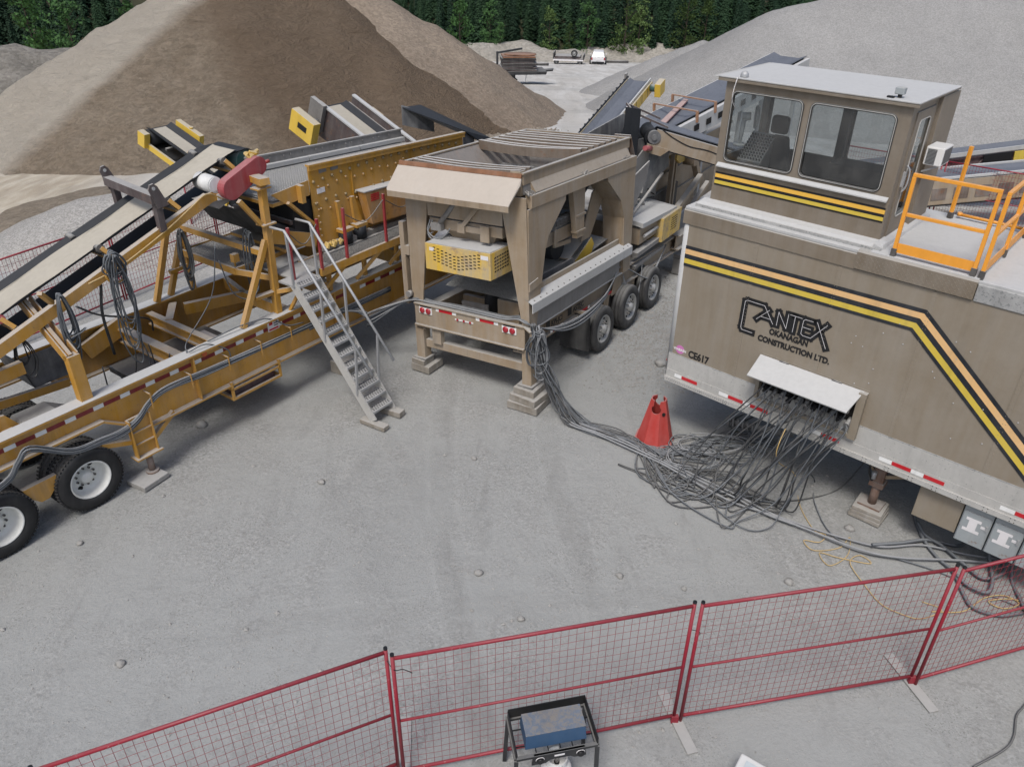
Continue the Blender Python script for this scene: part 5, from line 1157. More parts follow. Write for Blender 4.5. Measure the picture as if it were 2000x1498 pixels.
for (a0, a1) in ((4.83, 5.45), (6.05, 7.06), (7.06, 8.1)):
    MB().tube(cr([(a0, -.33, 3.15), ((a0 + a1) / 2, -.33, 2.88), (a1, -.33, 3.15)], 8), .009, 5).build('chain', 'darksteel', pl)
# screen box
sc = [(5.92, 3.90), (10.15, 3.68), (10.2, 3.3), (9.0, 2.45), (5.95, 2.45)]
MB().prism([(a_, .28, z) for a_, z in sc], (0, .025, 0)).build('screen_side', 'yel', pl)
MB().prism([(a_, 2.02, z - (.16 if z > 3.5 else 0)) for a_, z in sc], (0, .025, 0)).build('screen_side', 'greysteel', pl)
MB().bar((5.90, .27, 3.905), (10.2, .27, 3.685), .10, .035).bar((5.90, .245, 3.86), (10.2, .245, 3.64), .03, .09).build('top_rail', 'yel', pl)
MB().bar((5.90, 2.03, 3.735), (10.2, 2.03, 3.515), .06, .03).build('top_rail', 'greysteel', pl)
q = MB()
for k in range(3): q.bar((6.0 + k * 1.4, 1.975, 3.53 - k * .073), (7.38 + k * 1.4, 1.975, 3.458 - k * .073), .09, .08)
q.build('wear_liner', 'dustwhite', pl)
q = MB()
for k in range(14): a_ = 6.2 + k * .27 + (k % 3) * .05; q.cyl((a_, 2.018, 3.66 - (a_ - 6) * .052), (a_, 2.00, 3.66 - (a_ - 6) * .052), .022, 8)
q.build('liner_bolts', 'greysteel', pl)
# screen cloth: wires both ways
q = MB(); z_at = lambda a_: 3.50 - (a_ - 5.1) * .052
for k in range(96): a_ = 5.15 + k * .0525; q.bar((a_, .33, z_at(a_)), (a_, 2.0, z_at(a_)), .016, .012)
for k in range(26): b0 = .34 + k * .065; q.bar((5.12, b0, z_at(5.12) + .008), (10.15, b0, z_at(10.15) + .008), .022, .012)
sm = q.build('screen_cloth', 'alu', pl); sm['kind'] = 'stuff'
MB().add([(5.12, .33, z_at(5.12) - .03), (10.15, .33, z_at(10.15) - .03), (10.15, 2.0, z_at(10.15) - .03), (5.12, 2.0, z_at(5.12) - .03)], [(0, 1, 2, 3)]).build('screened_fines', 'dustwhite', pl)
for b0 in (.28, 2.02): MB().prism([(5.08, b0, 3.60), (5.90, b0, 3.66), (5.90, b0, 3.40), (5.38, b0, 3.36)], (0, .02, 0)).build('feed_lip_side', 'yel', pl)
MB().box(5.62, 5.70, .16, .28, 3.34, 3.64).build('lip_bracket', 'yel', pl); MB().bar((5.38, .26, 3.40), (5.92, .26, 2.85), .05, .10, (0, 1, 0)).build('screen_brace', 'yel', pl)
MB().box(5.1, 5.4, .30, 2.02, 3.38, 3.44).build('feed_lip', 'yel', pl)
MB().prism([(4.66, .35, 3.40), (5.0, .35, 2.90), (6.15, .35, 2.42), (6.15, .35, 2.5)], (0, 1.6, 0)).build('collecting_hopper', 'rubberdusty', pl)  # dark rubber colour puts the shade of the under-screen opening into the hopper
MB().box(5.3, 6.0, .4, 1.9, 2.5, 2.56).bar((5.0, .32, 2.9), (5.95, .32, 2.56), .03, .24, (0, 0, 1)).build('hopper_flange', 'yel', pl)
MB().box(5.55, 9.2, .36, 1.96, 2.62, 3.30).build('screen_gap_shade', 'rubber', pl)  # black block added to stand for the shade in the gap below the screen
for z in (2.70, 2.98): MB().bar((5.52, .4, z), (5.52, 1.95, z), .05, .07).build('lower_deck', 'brown', pl)
# rows of bolts on the screen side
MT['brass'] = paint('dull_brass', (.30, .22, .10), .5, metal=.4, dust=.3, side=.2)
BM = MB().lathe([(.030, 0), (.030, .015), (.018, .03), (0, .033)], (0, 0, 0), (0, -1, 0), 8).mesh('bolt', 'brass'); BY = MB().lathe([(.024, 0), (.024, .012), (.014, .024), (0, .026)], (0, 0, 0), (0, -1, 0), 8).mesh('bolt', 'yel')
for k in range(19): a_ = 6.0 + k * .218; inst('bolt', BM, pl, (a_, .278, 3.63 - .004 * k + .0 + .12 * math.sin(k * .16 + .2) - .05))
for k in range(9): a_ = 6.0 + k * .24; inst('bolt', BM, pl, (a_, .278, 3.22 + .03 * math.sin(k)))
for k in range(22): a_ = 6.1 + (k % 11) * .22; inst('bolt', BY, pl, (a_, .278, (3.50 if k < 11 else 3.10) - .03 * math.sin(k * 1.7)))
for k in range(7): inst('bolt', BY, pl, (6.03 + .02 * (k % 2), .278, 2.5 + k * .12))
MB().box(6.06, 6.24, .270, .2785, 3.38, 3.47).build('label_plate', 'decalw', pl)
MB().box(6.15, 6.32, .272, .2785, 3.72, 3.79).box(6.42, 6.6, .272, .2785, 3.71, 3.78).build('maker_plate', 'greysteel', pl)
MB().box(6.9, 6.92, .262, .2785, 2.7, 3.82).build('panel_joint', 'yel', pl)
for k in range(2):
    q = MB().prism([(6.42 + k * .36, .20, 3.16), (6.50 + k * .36, .20, 3.16), (6.66 + k * .36, .20, 2.62), (6.46 + k * .36, .20, 2.62)], (0, .07, 0)); q.build('spring_arm', 'yel', pl)
    MB().box(6.38 + k * .36, 6.66 + k * .36, .08, .26, 2.60, 2.66).build('spring_seat', 'yel', pl); MB().cyl((6.52 + k * .36, .17, 2.38), (6.52 + k * .36, .17, 2.60), .13, 18).build('rubber_spring', 'belt', pl)
MT['yelrust'] = paint('dusty_orange_guard', (.46, .22, .04), .5, dust=.85, side=.55, var=.12, rust=.35, dustc=(.34, .33, .31))
dg = MB().prism([(6.98, .05, 3.22), (8.30, .05, 3.15), (8.30, .05, 2.52), (7.12, .05, 2.58)], (0, .2, 0)).build('drive_guard', 'yelrust', pl, .01)
MB().prism([(6.96, .04, 3.24), (8.30, .04, 3.17), (8.30, .04, 3.15), (6.96, .04, 3.22)], (0, .24, 0)).build('guard_top', 'dustwhite', dg)
q = MB()
for k in range(4): q.box(7.12, 7.34, .045, .0485, 3.02 + k * .036, 3.042 + k * .036)
q.build('warning_text', 'redtape', dg)
MB().cyl((8.9, .1, 3.0), (8.9, .28, 3.0), .28, 20).build('flywheel', 'greysteel', pl)
MB().bar((5.92, .2, 2.43), (9.3, .2, 2.36), .14, .08).bar((5.92, .1, 2.34), (9.3, .1, 2.3), .08, .06).build('spring_rail', 'greysteel', pl)
q = MB()
for k in range(14): a_ = random.uniform(6.0, 6.35); q.cyl((a_, random.uniform(.1, .22), 2.42), (a_ + .05, random.uniform(.1, .22), 2.5), random.uniform(.02, .05), 7)
q.build('grease_fittings', 'yelworn', pl)
MB().prism([(10.22, .25, 3.72), (10.22, 2.0, 3.98), (10.9, 2.05, 3.92), (11.35, 1.2, 3.52), (11.3, .3, 3.34), (10.7, .2, 3.42)], (0, 0, -.02)).build('discharge_sheet', 'belt', pl)
MB().prism([(10.24, .3, 3.40), (10.24, .3, 3.70), (10.6, .3, 3.6), (10.62, .3, 2.9), (10.3, .3, 2.9)], (0, .02, 0)).build('discharge_chute', 'worn', pl); MB().prism([(10.2, 2.0, 3.6), (10.2, 2.0, 4.02), (10.9, 1.7, 3.75), (10.8, 1.6, 3.4)], (.02, 0, 0)).build('discharge_chute', 'worn', pl)
# underbody tail: grey tail hopper and mudguards near the wheels
MB().prism([(.95, 1.2, 2.03), (1.55, 1.2, 2.03), (1.62, 1.2, 1.52), (1.08, 1.2, 1.52)], (0, .03, 0)).prism([(.95, 1.2, 2.03), (.95, 1.9, 2.03), (1.08, 1.9, 1.52), (1.08, 1.2, 1.52)], (.02, 0, 0)).build('tail_hopper', 'worn', pl)
MB().bar((-.3, .62, 2.16), (.82, .62, 2.20), .1, .18).bar((-.3, .75, 1.80), (1.5, 1.1, 1.46), .08, .12).build('tail_frame', 'yel', pl)
q = MB(); P_ = [(.30, .35, 1.20), (.55, .35, 1.44), (1.0, .35, 1.44), (1.35, .35, 1.20)]
for i in range(3): q.prism([P_[i], P_[i + 1], tuple(Vector(P_[i + 1]) + Vector((0, 0, .02))), tuple(Vector(P_[i]) + Vector((0, 0, .02)))], (0, .5, 0))
q.build('mudguard', 'greysteel', pl)
MB().prism([(-.6, .3, 1.95), (.30, .3, 1.80), (.46, .3, 1.55), (.40, .3, 1.18), (-.6, .3, 1.20)], (0, .04, 0)).build('side_plate', 'yel', pl)
MB().prism([(-.6, .26, 1.24), (.40, .26, 1.24), (.40, .26, 1.17), (-.6, .26, 1.17)], (0, .03, 0)).build('plate_edge', 'brown', pl)

# ---------------------------------------------------------------- feed conveyor over the yellow plant
fc = thing('feed_conveyor', 'inclined yellow feed conveyor with dusty black belt rising over the screening plant', 'conveyor', (YO[0], YO[1], 0), YD)
TH = math.atan(.335); ux = Vector((math.cos(TH), 0, math.sin(TH))); uz = Vector((-math.sin(TH), 0, math.cos(TH)))
def fp(s, b, h): return Vector((0.87, b, 2.90)) + ux * s + uz * h         # s along belt from a=.87, h above the belt
S0, S1 = -4.6, 4.35
def slab(mb_, s0, s1, sec): return mb_.prism([fp(s0, b, h) for b, h in sec], ux * (s1 - s0))
q = MB(); slab(q, S0, S1 - .25, [(.86, .0), (1.36, .0), (1.36, -.02), (.86, -.02)]); slab(q, S0, S1 - .25, [(.86, .0), (.86, -.02), (.735, .055), (.735, .075)]); slab(q, S0, S1 - .25, [(1.36, .0), (1.50, .075), (1.50, .055), (1.36, -.02)])
hub = fp(S1, 1.1, -.21)
for k in range(12):       # belt wraps the head pulley
    a0, a1 = R(90 - k * 15), R(90 - (k + 1) * 15); f = lambda a, r: hub + ux * (math.cos(a) * r) + uz * (math.sin(a) * r)
    p0, p1, p2, p3 = f(a0, .21), f(a1, .21), f(a1, .19), f(a0, .19); q.prism([p + Vector((0, -.36, 0)) for p in (p0, p1, p2, p3)], (0, .72, 0))
q.add([fp(S1 - .25, .735, .075), fp(S1 - .25, .86, 0), fp(S1, .74, 0), fp(S1 - .25, 1.36, 0), fp(S1 - .25, 1.50, .075), fp(S1, 1.46, 0)], [(0, 1, 2), (1, 3, 5, 2), (3, 4, 5)])
slab(q, S0, S1, [(.77, -.40), (1.43, -.40), (1.43, -.42), (.77, -.42)]); q.build('belt', 'belt', fc)
q = MB(); slab(q, S0, S1 - .1, [(.80, .012), (1.43, .012), (1.43, .03), (.80, .03)]); q = MB()
N_ = 40
for k in range(N_):
    s0, s1 = S0 + (S1 - .05 - S0) * k / N_, S0 + (S1 - .05 - S0) * (k + 1) / N_
    e0, e1 = .02 * math.sin(k * .9), .02 * math.sin(k * .9 + .9); q.add([fp(s0, .825 + e0, .030), fp(s1, .825 + e1, .030), fp(s1, .86, .008), fp(s0, .86, .008), fp(s1, 1.36, .008), fp(s0, 1.36, .008), fp(s1, 1.385 - e1, .024), fp(s0, 1.385 - e0, .024)], [(0, 1, 2, 3), (3, 2, 4, 5), (5, 4, 6, 7)])
q.build('carried_dust', 'beltdust', fc)
for b0, sd_ in ((.50, -1), (1.74, 1)):
    q = MB(); q.chan(fp(S0, b0, -.19), fp(3.30, b0, -.19), .16, .10, (0, sd_, 0), .014, uz); q.build('side_channel', 'yel', fc)
q = MB(); q.prism([fp(3.30, .46, -.11), fp(3.30, .46, -.27), fp(4.05, .46, -.42), fp(4.05, .46, -.30)], (0, .03, 0)); q.build('head_bracket', 'yel', fc)
for s_ in (-.55, -.02, 1.6, 2.85, 4.0, -2.2, -3.4):
    q = MB(); q.bar(fp(s_, .54, -.16), fp(s_, 1.70, -.16), .07, .05, uz); q.bar(fp(s_, .60, -.12), fp(s_ - .05, .68, .05), .06, .09, Vector((0, 1, 0))); q.bar(fp(s_, 1.64, -.12), fp(s_ - .05, 1.56, .05), .06, .09, Vector((0, 1, 0)))
    fr = q.build('idler_frame', 'yel', fc)
    MB().cyl(fp(s_ - .05, .68, .04), fp(s_ - .05, .82, .0), .06, 14).cyl(fp(s_ - .02, .86, -.07), fp(s_ - .02, 1.36, -.07), .055, 14).cyl(fp(s_ - .05, 1.42, 0), fp(s_ - .05, 1.56, .04), .06, 14).build('roller', 'darksteel' if s_ != -.02 else 'gred', fr)
# brown lifting frame straddling the belt
fr = MB()
fr.bar((3.18, .45, 3.50), (3.18, .45, 4.05), .10, .10, (1, 0, 0)).bar((3.32, 1.75, 3.45), (3.30, 1.75, 3.95), .10, .10, (1, 0, 0))
fr.bar((3.14, .38, 4.00), (3.26, 1.82, 4.00), .13, .13)
lf = fr.build('lifting_frame', 'brown', fc)
EAR = ((3.16, .36), (3.27, 1.80))
for a_, b0 in EAR: MB().prism([(a_ + .16, b0, 3.88), (a_ - .02, b0, 3.86), (a_ - .10, b0, 4.16), (a_ - .07, b0, 4.22), (a_ - .01, b0, 4.23), (a_ + .04, b0, 4.18)], (0, .03, 0)).build('lifting_ear', 'brown', lf)
for a_, b0 in EAR: MB().cyl((a_ - .025, b0 - .006, 4.16), (a_ - .025, b0 + .036, 4.16), .026, 12).build('ear_hole', 'dustwhite', lf)
# head drive: pulley, motor, red belt guard
MB().cyl(hub + Vector((0, -.34, 0)), hub + Vector((0, .34, 0)), .185, 24).build('head_pulley', 'teal', fc)
MB().cyl(hub + Vector((0, -.62, 0)), hub + Vector((0, .62, 0)), .035, 10).box(hub.x - .08, hub.x + .08, .60, .70, hub.z - .1, hub.z + .09).build('head_shaft', 'greysteel', fc)
g0, g1 = Vector((4.40, .30, 3.86)), Vector((4.96, .30, 4.10)); gd = (g1 - g0).normalized(); gn = Vector((-gd.z, 0, gd.x)); prof = []
for k in range(13): a_ = R(90 + 15 * k); prof.append(g0 + gd * math.cos(a_) * .175 + gn * math.sin(a_) * .175)
for k in range(13): a_ = R(-90 + 15 * k); prof.append(g1 + gd * math.cos(a_) * .15 + gn * math.sin(a_) * .15)
MB().prism(prof, (0, .16, 0)).build('drive_guard', 'gred', fc, .008)
MB().cyl((5.08, .38, 4.10), (5.22, .38, 4.12), .03, 10).build('guard_handle', 'conered', fc)
MB().cyl((4.22, .48, 3.93), (4.22, .86, 3.95), .135, 20).cyl((4.22, .46, 3.93), (4.22, .48, 3.93), .12, 20).build('motor', 'white', fc)
MB().box(4.20, 4.36, .44, .60, 3.70, 3.80).build('motor_terminal_box', 'white', fc)
MB().prism([(3.95, .47, 3.74), (4.62, .47, 3.74), (4.62, .47, 3.70), (4.2, .47, 3.56)], (0, .3, 0)).build('motor_base', 'greysteel', fc)
MB().tube(cr([(4.3, .45, 3.70), (4.0, .40, 3.86), (3.7, .40, 3.74), (3.2, .41, 3.50), (2.4, .41, 3.20), (1.9, .42, 3.10)], 8), .012, 5).build('motor_cable', 'cord', fc)
q = MB(); random.seed(2)
for k in range(14): q.cyl((4.9 + random.uniform(-.1, .15), .42 + random.uniform(-.04, .1), 4.22 + random.uniform(-.03, .06)), (4.95 + random.uniform(-.1, .15), .46, 4.26 + random.uniform(-.03, .05)), random.uniform(.015, .04), 6)
q.build('bearing', 'yelworn', fc)
MB().bar((4.55, .35, 4.02), (4.9, .40, 4.18), .03, .03).build('tension_rod', 'greysteel', fc)
# cable hook ring on the near channel
rg = MB(); c0 = fp(1.42, .34, -.19)
rg.tube([c0 + Vector((math.cos(t / 20 * 6.283) * .15, 0, math.sin(t / 20 * 6.283) * .15)) for t in range(20)], .02, 6, 0, True); rg.bar(c0 + Vector((0, .0, .02)), c0 + Vector((0, .12, .02)), .05, .05); rg.build('cable_ring', 'yel', fc)
MB().bar(fp(.50, .42, -.05), fp(.42, .30, .22), .07, .05).build('cable_hook', 'yel', fc)
MB().box(.05, .22, .38, .46, 2.62, 2.74).build('bracket', 'yel', fc)
# ---------------------------------------------------------------- access stair
sr = thing('access_stair', 'galvanized steel stair with twin handrails leading up to the yellow plant', 'stair', (YO[0], YO[1], 0), YD)
MT['darkhole'] = flat('hole_shadow', (.045, .047, .05), .9)
sT, sB = Vector((4.66, -.50, 2.36)), Vector((4.86, -1.86, .10)); off = Vector((.50, .02, -.02))
for k, o_ in enumerate((Vector((0, 0, 0)), off)): MB().bar(sT + o_, sB + o_ - Vector((0, 0, .0)), .03, .15, Vector((0, 0, 1))).build('stringer', 'alu', sr)
for k in range(12):
    t = (k + .25) / 12; c = sT.lerp(sB, t); q = MB()
    y0, y1 = c.y - .10, c.y + .08; z = c.z + .02
    q.box(c.x + .02, c.x + .48, y0, y0 + .018, z - .03, z + .01).box(c.x + .02, c.x + .48, y1 - .018, y1, z - .03, z + .01).box(c.x + .02, c.x + .04, y0, y1, z - .0, z + .011)
    q.box(c.x + .04, c.x + .48, y0 + .018, y1 - .018, z - .004, z + .008)
    td = q.build('tread', 'galv', sr); hq = MB()
    for j in range(8):
        for r2 in range(3): hq.cyl((c.x + .075 + j * .052 + (.02 if r2 % 2 else 0), y0 + .045 + r2 * .045, z + .0082), (c.x + .075 + j * .052 + (.02 if r2 % 2 else 0), y0 + .045 + r2 * .045, z + .0092), .0165, 8)
    ho = hq.build('grip_holes', 'darkhole', td); ho['kind'] = 'stuff'
for k, o_ in enumerate((Vector((-.02, 0, 0)), off + Vector((.02, 0, 0)))):
    A = sT + o_ + Vector((0, .02, .92)); Bt = sB + o_ + Vector((0, -.10, 1.0 if k else .95))
    q = MB().tube([A + Vector((-.02, .30, 0)), A, A + (Bt - A) * .5, Bt], .024, 8)
    for t in (.02, .40, .80): p = (sT + o_).lerp(sB + o_, t); r_ = A.lerp(Bt, t); q.bar(p, r_, .035, .035, (1, 0, 0))
    q.build('handrail', 'galv', sr)
MB().box(sT.x - .02, sT.x + .54, sT.y - .05, sT.y + .35, 2.31, 2.34).build('top_landing', 'galv', sr)
block('timber_block', 4.86, -1.87, 0, .15, .54, .085, .07, 'wood', 'left weathered timber under the foot of the metal stair', 'timber', 'timbers under the stair foot', YO)
block('timber_block', 5.33, -1.86, 0, .17, .42, .11, .15, 'wood', 'right weathered timber under the foot of the metal stair', 'timber', 'timbers under the stair foot', YO)
block('timber_block', 5.93, -.06, 0, .40, .36, .26, .1, 'wood', 'square block under the yellow beam behind the stair', 'block', None, YO)

# ---------------------------------------------------------------- red fence panels
def fence_panel(p, q, label, near=True, h=1.83, group='red mesh fence panels'):
    P, Q = Vector(p), Vector(q); d = Q - P; Ln = d.length
    g = thing('mesh_fence', label, 'fence', (P.x, P.y, gz(P.x, P.y) * 0 + (0 if near else ter(P.x, P.y))), (0, 0, math.atan2(d.y, d.x)), group)
    r = .019
    for x in (0, Ln): MB().cyl((x, 0, .01), (x, 0, h), r, 10).build('post', 'fred', g); MB().cyl((x, 0, h), (x, 0, h + .02), r * 1.05, 10).build('post_cap', 'black', g)
    MB().cyl((r, 0, h - .04), (Ln - r, 0, h - .04), r, 10).build('top_rail', 'fred', g)
    MB().cyl((r, 0, h * .49), (Ln - r, 0, h * .49), r * .75, 8).build('middle_rail', 'fred', g)
    MB().cyl((r, 0, .11), (Ln - r, 0, .11), r, 10).build('bottom_rail', 'fred', g)
    q_ = MB(); nx = int(Ln / .078); nz = 17 if near else 12; wr = .0023 if near else .004
    for k in range(1, nx): x = Ln * k / nx; q_.tube([(x, .004, .11), (x, .004 + .004 * math.sin(k), h * .5), (x, .004, h - .05)], wr, 3, 0, False, False)
    for k in range(1, nz): z = .11 + (h - .16) * k / nz; q_.tube([(Ln * j / 8, .0 + .008 * math.sin(j * 2.1 + k), z + .006 * math.sin(j * 1.3 + k * .7)) for j in range(9)], wr, 3, 0, False, False)
    m = q_.build('wire_mesh', 'fred', g); m['kind'] = 'stuff'
    return g
def fence_foot(x, y, yaw, label):
    o = MB().box(-.06, .06, -.40, .40, .0, .012).build('steel_strip', 'concrete', None); o.location = (x, y, gz(x, y) + .012); o.rotation_euler = (0, 0, yaw)
    return tag(o, label, 'fence foot', 'flat steel feet of the red fence')
fence_panel((-3.70, 3.55), (-1.12, 4.73), 'near red fence panel at the lower left with no stove in front')
fence_panel((-1.05, 4.66), (1.81, 5.33), 'near red fence panel directly behind the camp stove')
fence_panel((1.89, 5.33), (4.64, 5.88), 'near red fence panel right of the stove, in front of the yellow cord')
fence_panel((4.70, 5.85), (7.5, 6.72), 'near red fence panel at the right edge over the thick cables')
fence_panel((-6.4, 2.2), (-3.76, 3.52), 'near red fence panel cut off by the lower left corner')
fence_foot(-1.08, 4.95, .1, 'steel foot plate under the fence joint left of the stove')
fence_foot(1.85, 5.33, .26, 'steel foot plate under the fence joint right of the stove')
fence_foot(4.66, 5.88, .24, 'steel foot plate under the fence joint by the yellow cord')
for (x, y) in ((1.82, 5.32), (4.66, 5.87)):
    o = MB().box(-.04, .04, -.022, .022, 0, .10).build('fence_clip', 'fred', None); o.location = (x, y, .015); tag(o, 'red clip holding two fence posts, ' + ('right of the stove' if x < 3 else 'by the yellow cord'), 'clip')
def wire(name, pts, r, mat, label, cat, group=None, n=6, seg=7):
    o = MB().tube(cr(pts, seg), r, n).build(name, mat); return tag(o, label, cat, group)
wire('tie_wire', [(-1.12, 4.72, 1.70), (-1.04, 4.64, 1.66), (-.95, 4.60, 1.72), (-.88, 4.66, 1.60)], .004, 'black', 'thin black tie wire joining two fence posts left of the stove', 'wire')
wire('tie_wire', [(1.80, 5.34, 1.45), (1.90, 5.32, 1.44), (1.92, 5.33, 1.38)], .004, 'black', 'thin black tie wire joining two fence posts right of the stove', 'wire')
BL = Vector((-10.23, 13.5)); bd = (Vector((-8.57, 16.6)) - BL).normalized()
for k in range(-1, 4):
    a = BL + bd * (2.9 * k); b = BL + bd * (2.9 * k + 2.84)
    fence_panel(a, b, ('first', 'second', 'third', 'fourth', 'fifth')[k + 1] + ' red fence panel from the left behind the yellow plant', False, group='red fence panels behind the yellow plant')
fence_panel((-8.55, 19.6), (-8.0, 22.4), 'red fence panel standing end on beyond the yellow platform', False, group='red fence panels behind the yellow plant')
fence_panel((10.2, 24.6), (12.55, 22.7), 'left red fence panel far behind the orange railing', False, group='red fence panels behind the trailer')
fence_panel((12.62, 22.6), (14.9, 20.7), 'right red fence panel far behind the orange railing with a white sign', False, group='red fence panels behind the trailer')
o = MB().box(-.28, .28, -.006, .006, 0, .42).build('fence_sign', 'decalw'); o.location = (13.3, 21.98, .95); o.rotation_euler = (0, 0, -.69); tag(o, 'blank white sign hanging on the red fence behind the trailer', 'sign')

# ---------------------------------------------------------------- red cone stand
cn = thing('cone_stand', 'red six sided cone stand with a notched top in the yard beside the cables', 'cone', (2.43, 10.74, 0), (0, 0, .35))
cn.rotation_euler = (0, 0, 0)
cv = Vector((-.22, -.975, 0)).normalized(); rv = Vector((-cv.y, cv.x, 0))
dirn = lambda t: cv * math.cos(R(t)) + rv * math.sin(R(t))
n = 8; ring = lambda r, z: [tuple(dirn(14 + 45 * k) * r + Vector((0, 0, z))) for k in range(n)]
loop = lambda a, b: [(a + k, a + (k + 1) % n, b + (k + 1) % n, b + k) for k in range(n)]
q = MB(); q.add(ring(.31, .03) + ring(.13, .80) + ring(.112, .80) + ring(.29, .03), loop(0, 8) + loop(8, 16) + loop(16, 24) + loop(24, 0))
def carve(src, cutter):
    o1 = bpy.data.objects.new('tmp1', src.mesh('cone', 'conered')); o2 = bpy.data.objects.new('tmp2', cutter.mesh('cut', 'conered')); col.objects.link(o1); col.objects.link(o2)
    bm_ = o1.modifiers.new('b', 'BOOLEAN'); bm_.operation = 'DIFFERENCE'; bm_.solver = 'EXACT'; bm_.object = o2
    dg = bpy.context.evaluated_depsgraph_get(); me = bpy.data.meshes.new_from_object(o1.evaluated_get(dg)); bpy.data.objects.remove(o1); bpy.data.objects.remove(o2); return me
ax_ = dirn(-10); sx_ = Vector((-ax_.y, ax_.x, 0)); cc_ = Vector((0, 0, .66)); U = [(-.05, .2), (-.05, .055)] + [(-.078 * math.cos(R(t)), -.078 * math.sin(R(t))) for t in range(-40, 221, 20)] + [(.05, .055), (.05, .2)]
cut = MB().prism([tuple(cc_ + ax_ * .5 + sx_ * u + Vector((0, 0, v))) for u, v in U], tuple(ax_ * -1.0))
me = carve(q, cut); me.materials.clear(); me.materials.append(MT['conered'])
inst('cone_body', me, cn)
MB().add(ring(.34, 0.005) + ring(.34, .028) + ring(.30, .034), loop(0, 8) + loop(8, 16)).build('base_lip', 'conered', cn)
e = dirn(36.5); MB().cyl(e * .17 + Vector((0, 0, .585)), e * .185 + Vector((0, 0, .588)), .030, 14).build('hole', 'void', cn)

# ---------------------------------------------------------------- cables
random.seed(21)
J = lambda s: random.uniform(-s, s)
GR = 'grey cables between the feeder and the trailer hatch'
drop0 = hw(-.02, -.22, 1.60)
def ground_path(pts, z=.02, s=.0): return [(x + J(s), y + J(s), gz(x, y) + z + abs(J(.02))) for x, y in pts]
RUN = [(0.82, 11.73), (1.17, 11.18), (1.67, 10.81), (2.12, 10.50), (2.55, 10.20)]
for i, (a_, z_) in enumerate(PLUG):
    lx = a_ + J(.30) - .34; s0 = vworld(a_, -.155, z_ - .04); s1 = vworld(a_ + J(.03), -.24, z_ - .14); s2 = vworld(lx + .10 + J(.08), -.40 - random.random() * .15, 1.05 + J(.2)); s3 = vworld(lx - .22 + J(.15), -.66 - J(.15), .36 + J(.16))
    g0_ = vworld(lx - .30 + J(.25), -.95 + J(.25), .03); g1_ = vworld(lx - .75 + J(.35), -1.15 + J(.35), .03); g2_ = vworld(.75 + J(.35), -1.02 + J(.30), .04)
    pts = [s0, s1, s2, s3, g0_, g1_]
    if i % 5 == 0:       # a slack loop before it leaves
        c = vworld(.95 + J(.5), -.60 + J(.25), .04)
        pts += [c + Vector((J(.2) + .42 * math.cos(t), J(.08) + .30 * math.sin(t), .02 * (j % 3))) for j, t in enumerate([R(k) for k in range(-60, 260, 50)])]
    lx_, ly_ = 1.12 + J(.22), 11.15 + J(.20)
    pts += [g2_] + [(x + J(.14), y + J(.12), gz(x, y) + .03 + abs(J(.05))) for x, y in RUN[::-1][1:3]] + [(lx_, ly_, .04 + abs(J(.03)))]
    pts += [(.70 + J(.10), 11.52 + J(.08), .62 + J(.15)), tuple(drop0 + Vector((J(.10) + .10, J(.06) - .02, -.40 + J(.1)))), tuple(drop0 + Vector((J(.05), J(.05), .04)))]
    wire('power_cable', pts, random.choice((.0095, .0105, .012)), ('cabledk', 'cable', 'cabledk', 'cable')[i % 4], 'grey power cable plugged into the trailer hatch and trailing over the ground to the feeder', 'cable', GR, 6, 6)
for i in range(12):
    a_, z_ = random.choice(PLUG); lx = a_ + J(.25) - .2
    pts = [vworld(a_, -.15, z_ - .06), vworld(a_ + J(.05), -.25, z_ - .2), vworld(lx, -.36 - random.random() * .12, .9 + J(.2)), vworld(lx - .1 + J(.1), -.50 - random.random() * .2, .22), vworld(lx - .3 + J(.2), -.60 + J(.2), .03), vworld(lx - .7 + J(.3), -.55 + J(.3), .03), vworld(1.0 + J(.3), -.62 + J(.25), .04), vworld(.62 + J(.3), -.85 + J(.25), .03), (2.2 + J(.2), 10.45 + J(.15), .03), (1.5 + J(.15), 10.9 + J(.1), .03)]
    wire('power_cable', pts, random.choice((.0095, .0115, .013)), ('cabledk', 'cabledk', 'cable')[i % 3], 'dark cable hanging steeply from the trailer hatch and lying close along the trailer side', 'cable', 'dark cables hanging steeply from the hatch', 6, 6)
MAIN = [(0.79, 11.73), (1.08, 11.18), (1.55, 10.84), (2.0, 10.49), (2.51, 10.03), (3.0, 9.58), (3.46, 9.18), (3.83, 8.82), (4.27, 8.53), (4.71, 8.3), (5.21, 8.1), (5.81, 8.15), (6.31, 7.98), (6.7, 7.9)]
MAIN2 = [(0.79, 11.73), (0.99, 11.11), (1.41, 10.78), (1.93, 10.37), (2.41, 9.93), (2.89, 9.45), (3.35, 9.02), (3.88, 8.72), (4.37, 8.36), (4.89, 8.01), (5.4, 7.87), (6.03, 7.85), (6.6, 7.8)]
for i, (pp, lb) in enumerate(((MAIN, 'thick light cable lying over the tangle from the feeder to the grey cabinets'), (MAIN2, 'second thick light cable beside the first, nearer the fence'), ([(x - .05, y - .07) for x, y in MAIN[:9]] + MAIN2[9:], 'third thick light cable crossing between the other two'))):
    wire('main_cable', [tuple(drop0 + Vector((.05 * i, 0, .02))), (.50 + .05 * i, 11.62, .8)] + ground_path(pp, .045 + .01 * i), .0165, 'cablelt', lb, 'cable', None, 7, 6)
TANG = [(2.88, 10.25), (3.28, 10.55), (3.86, 10.78), (4.32, 10.57), (3.93, 10.06), (3.36, 10.12), (2.97, 9.84), (3.39, 9.52), (4.01, 9.47)]
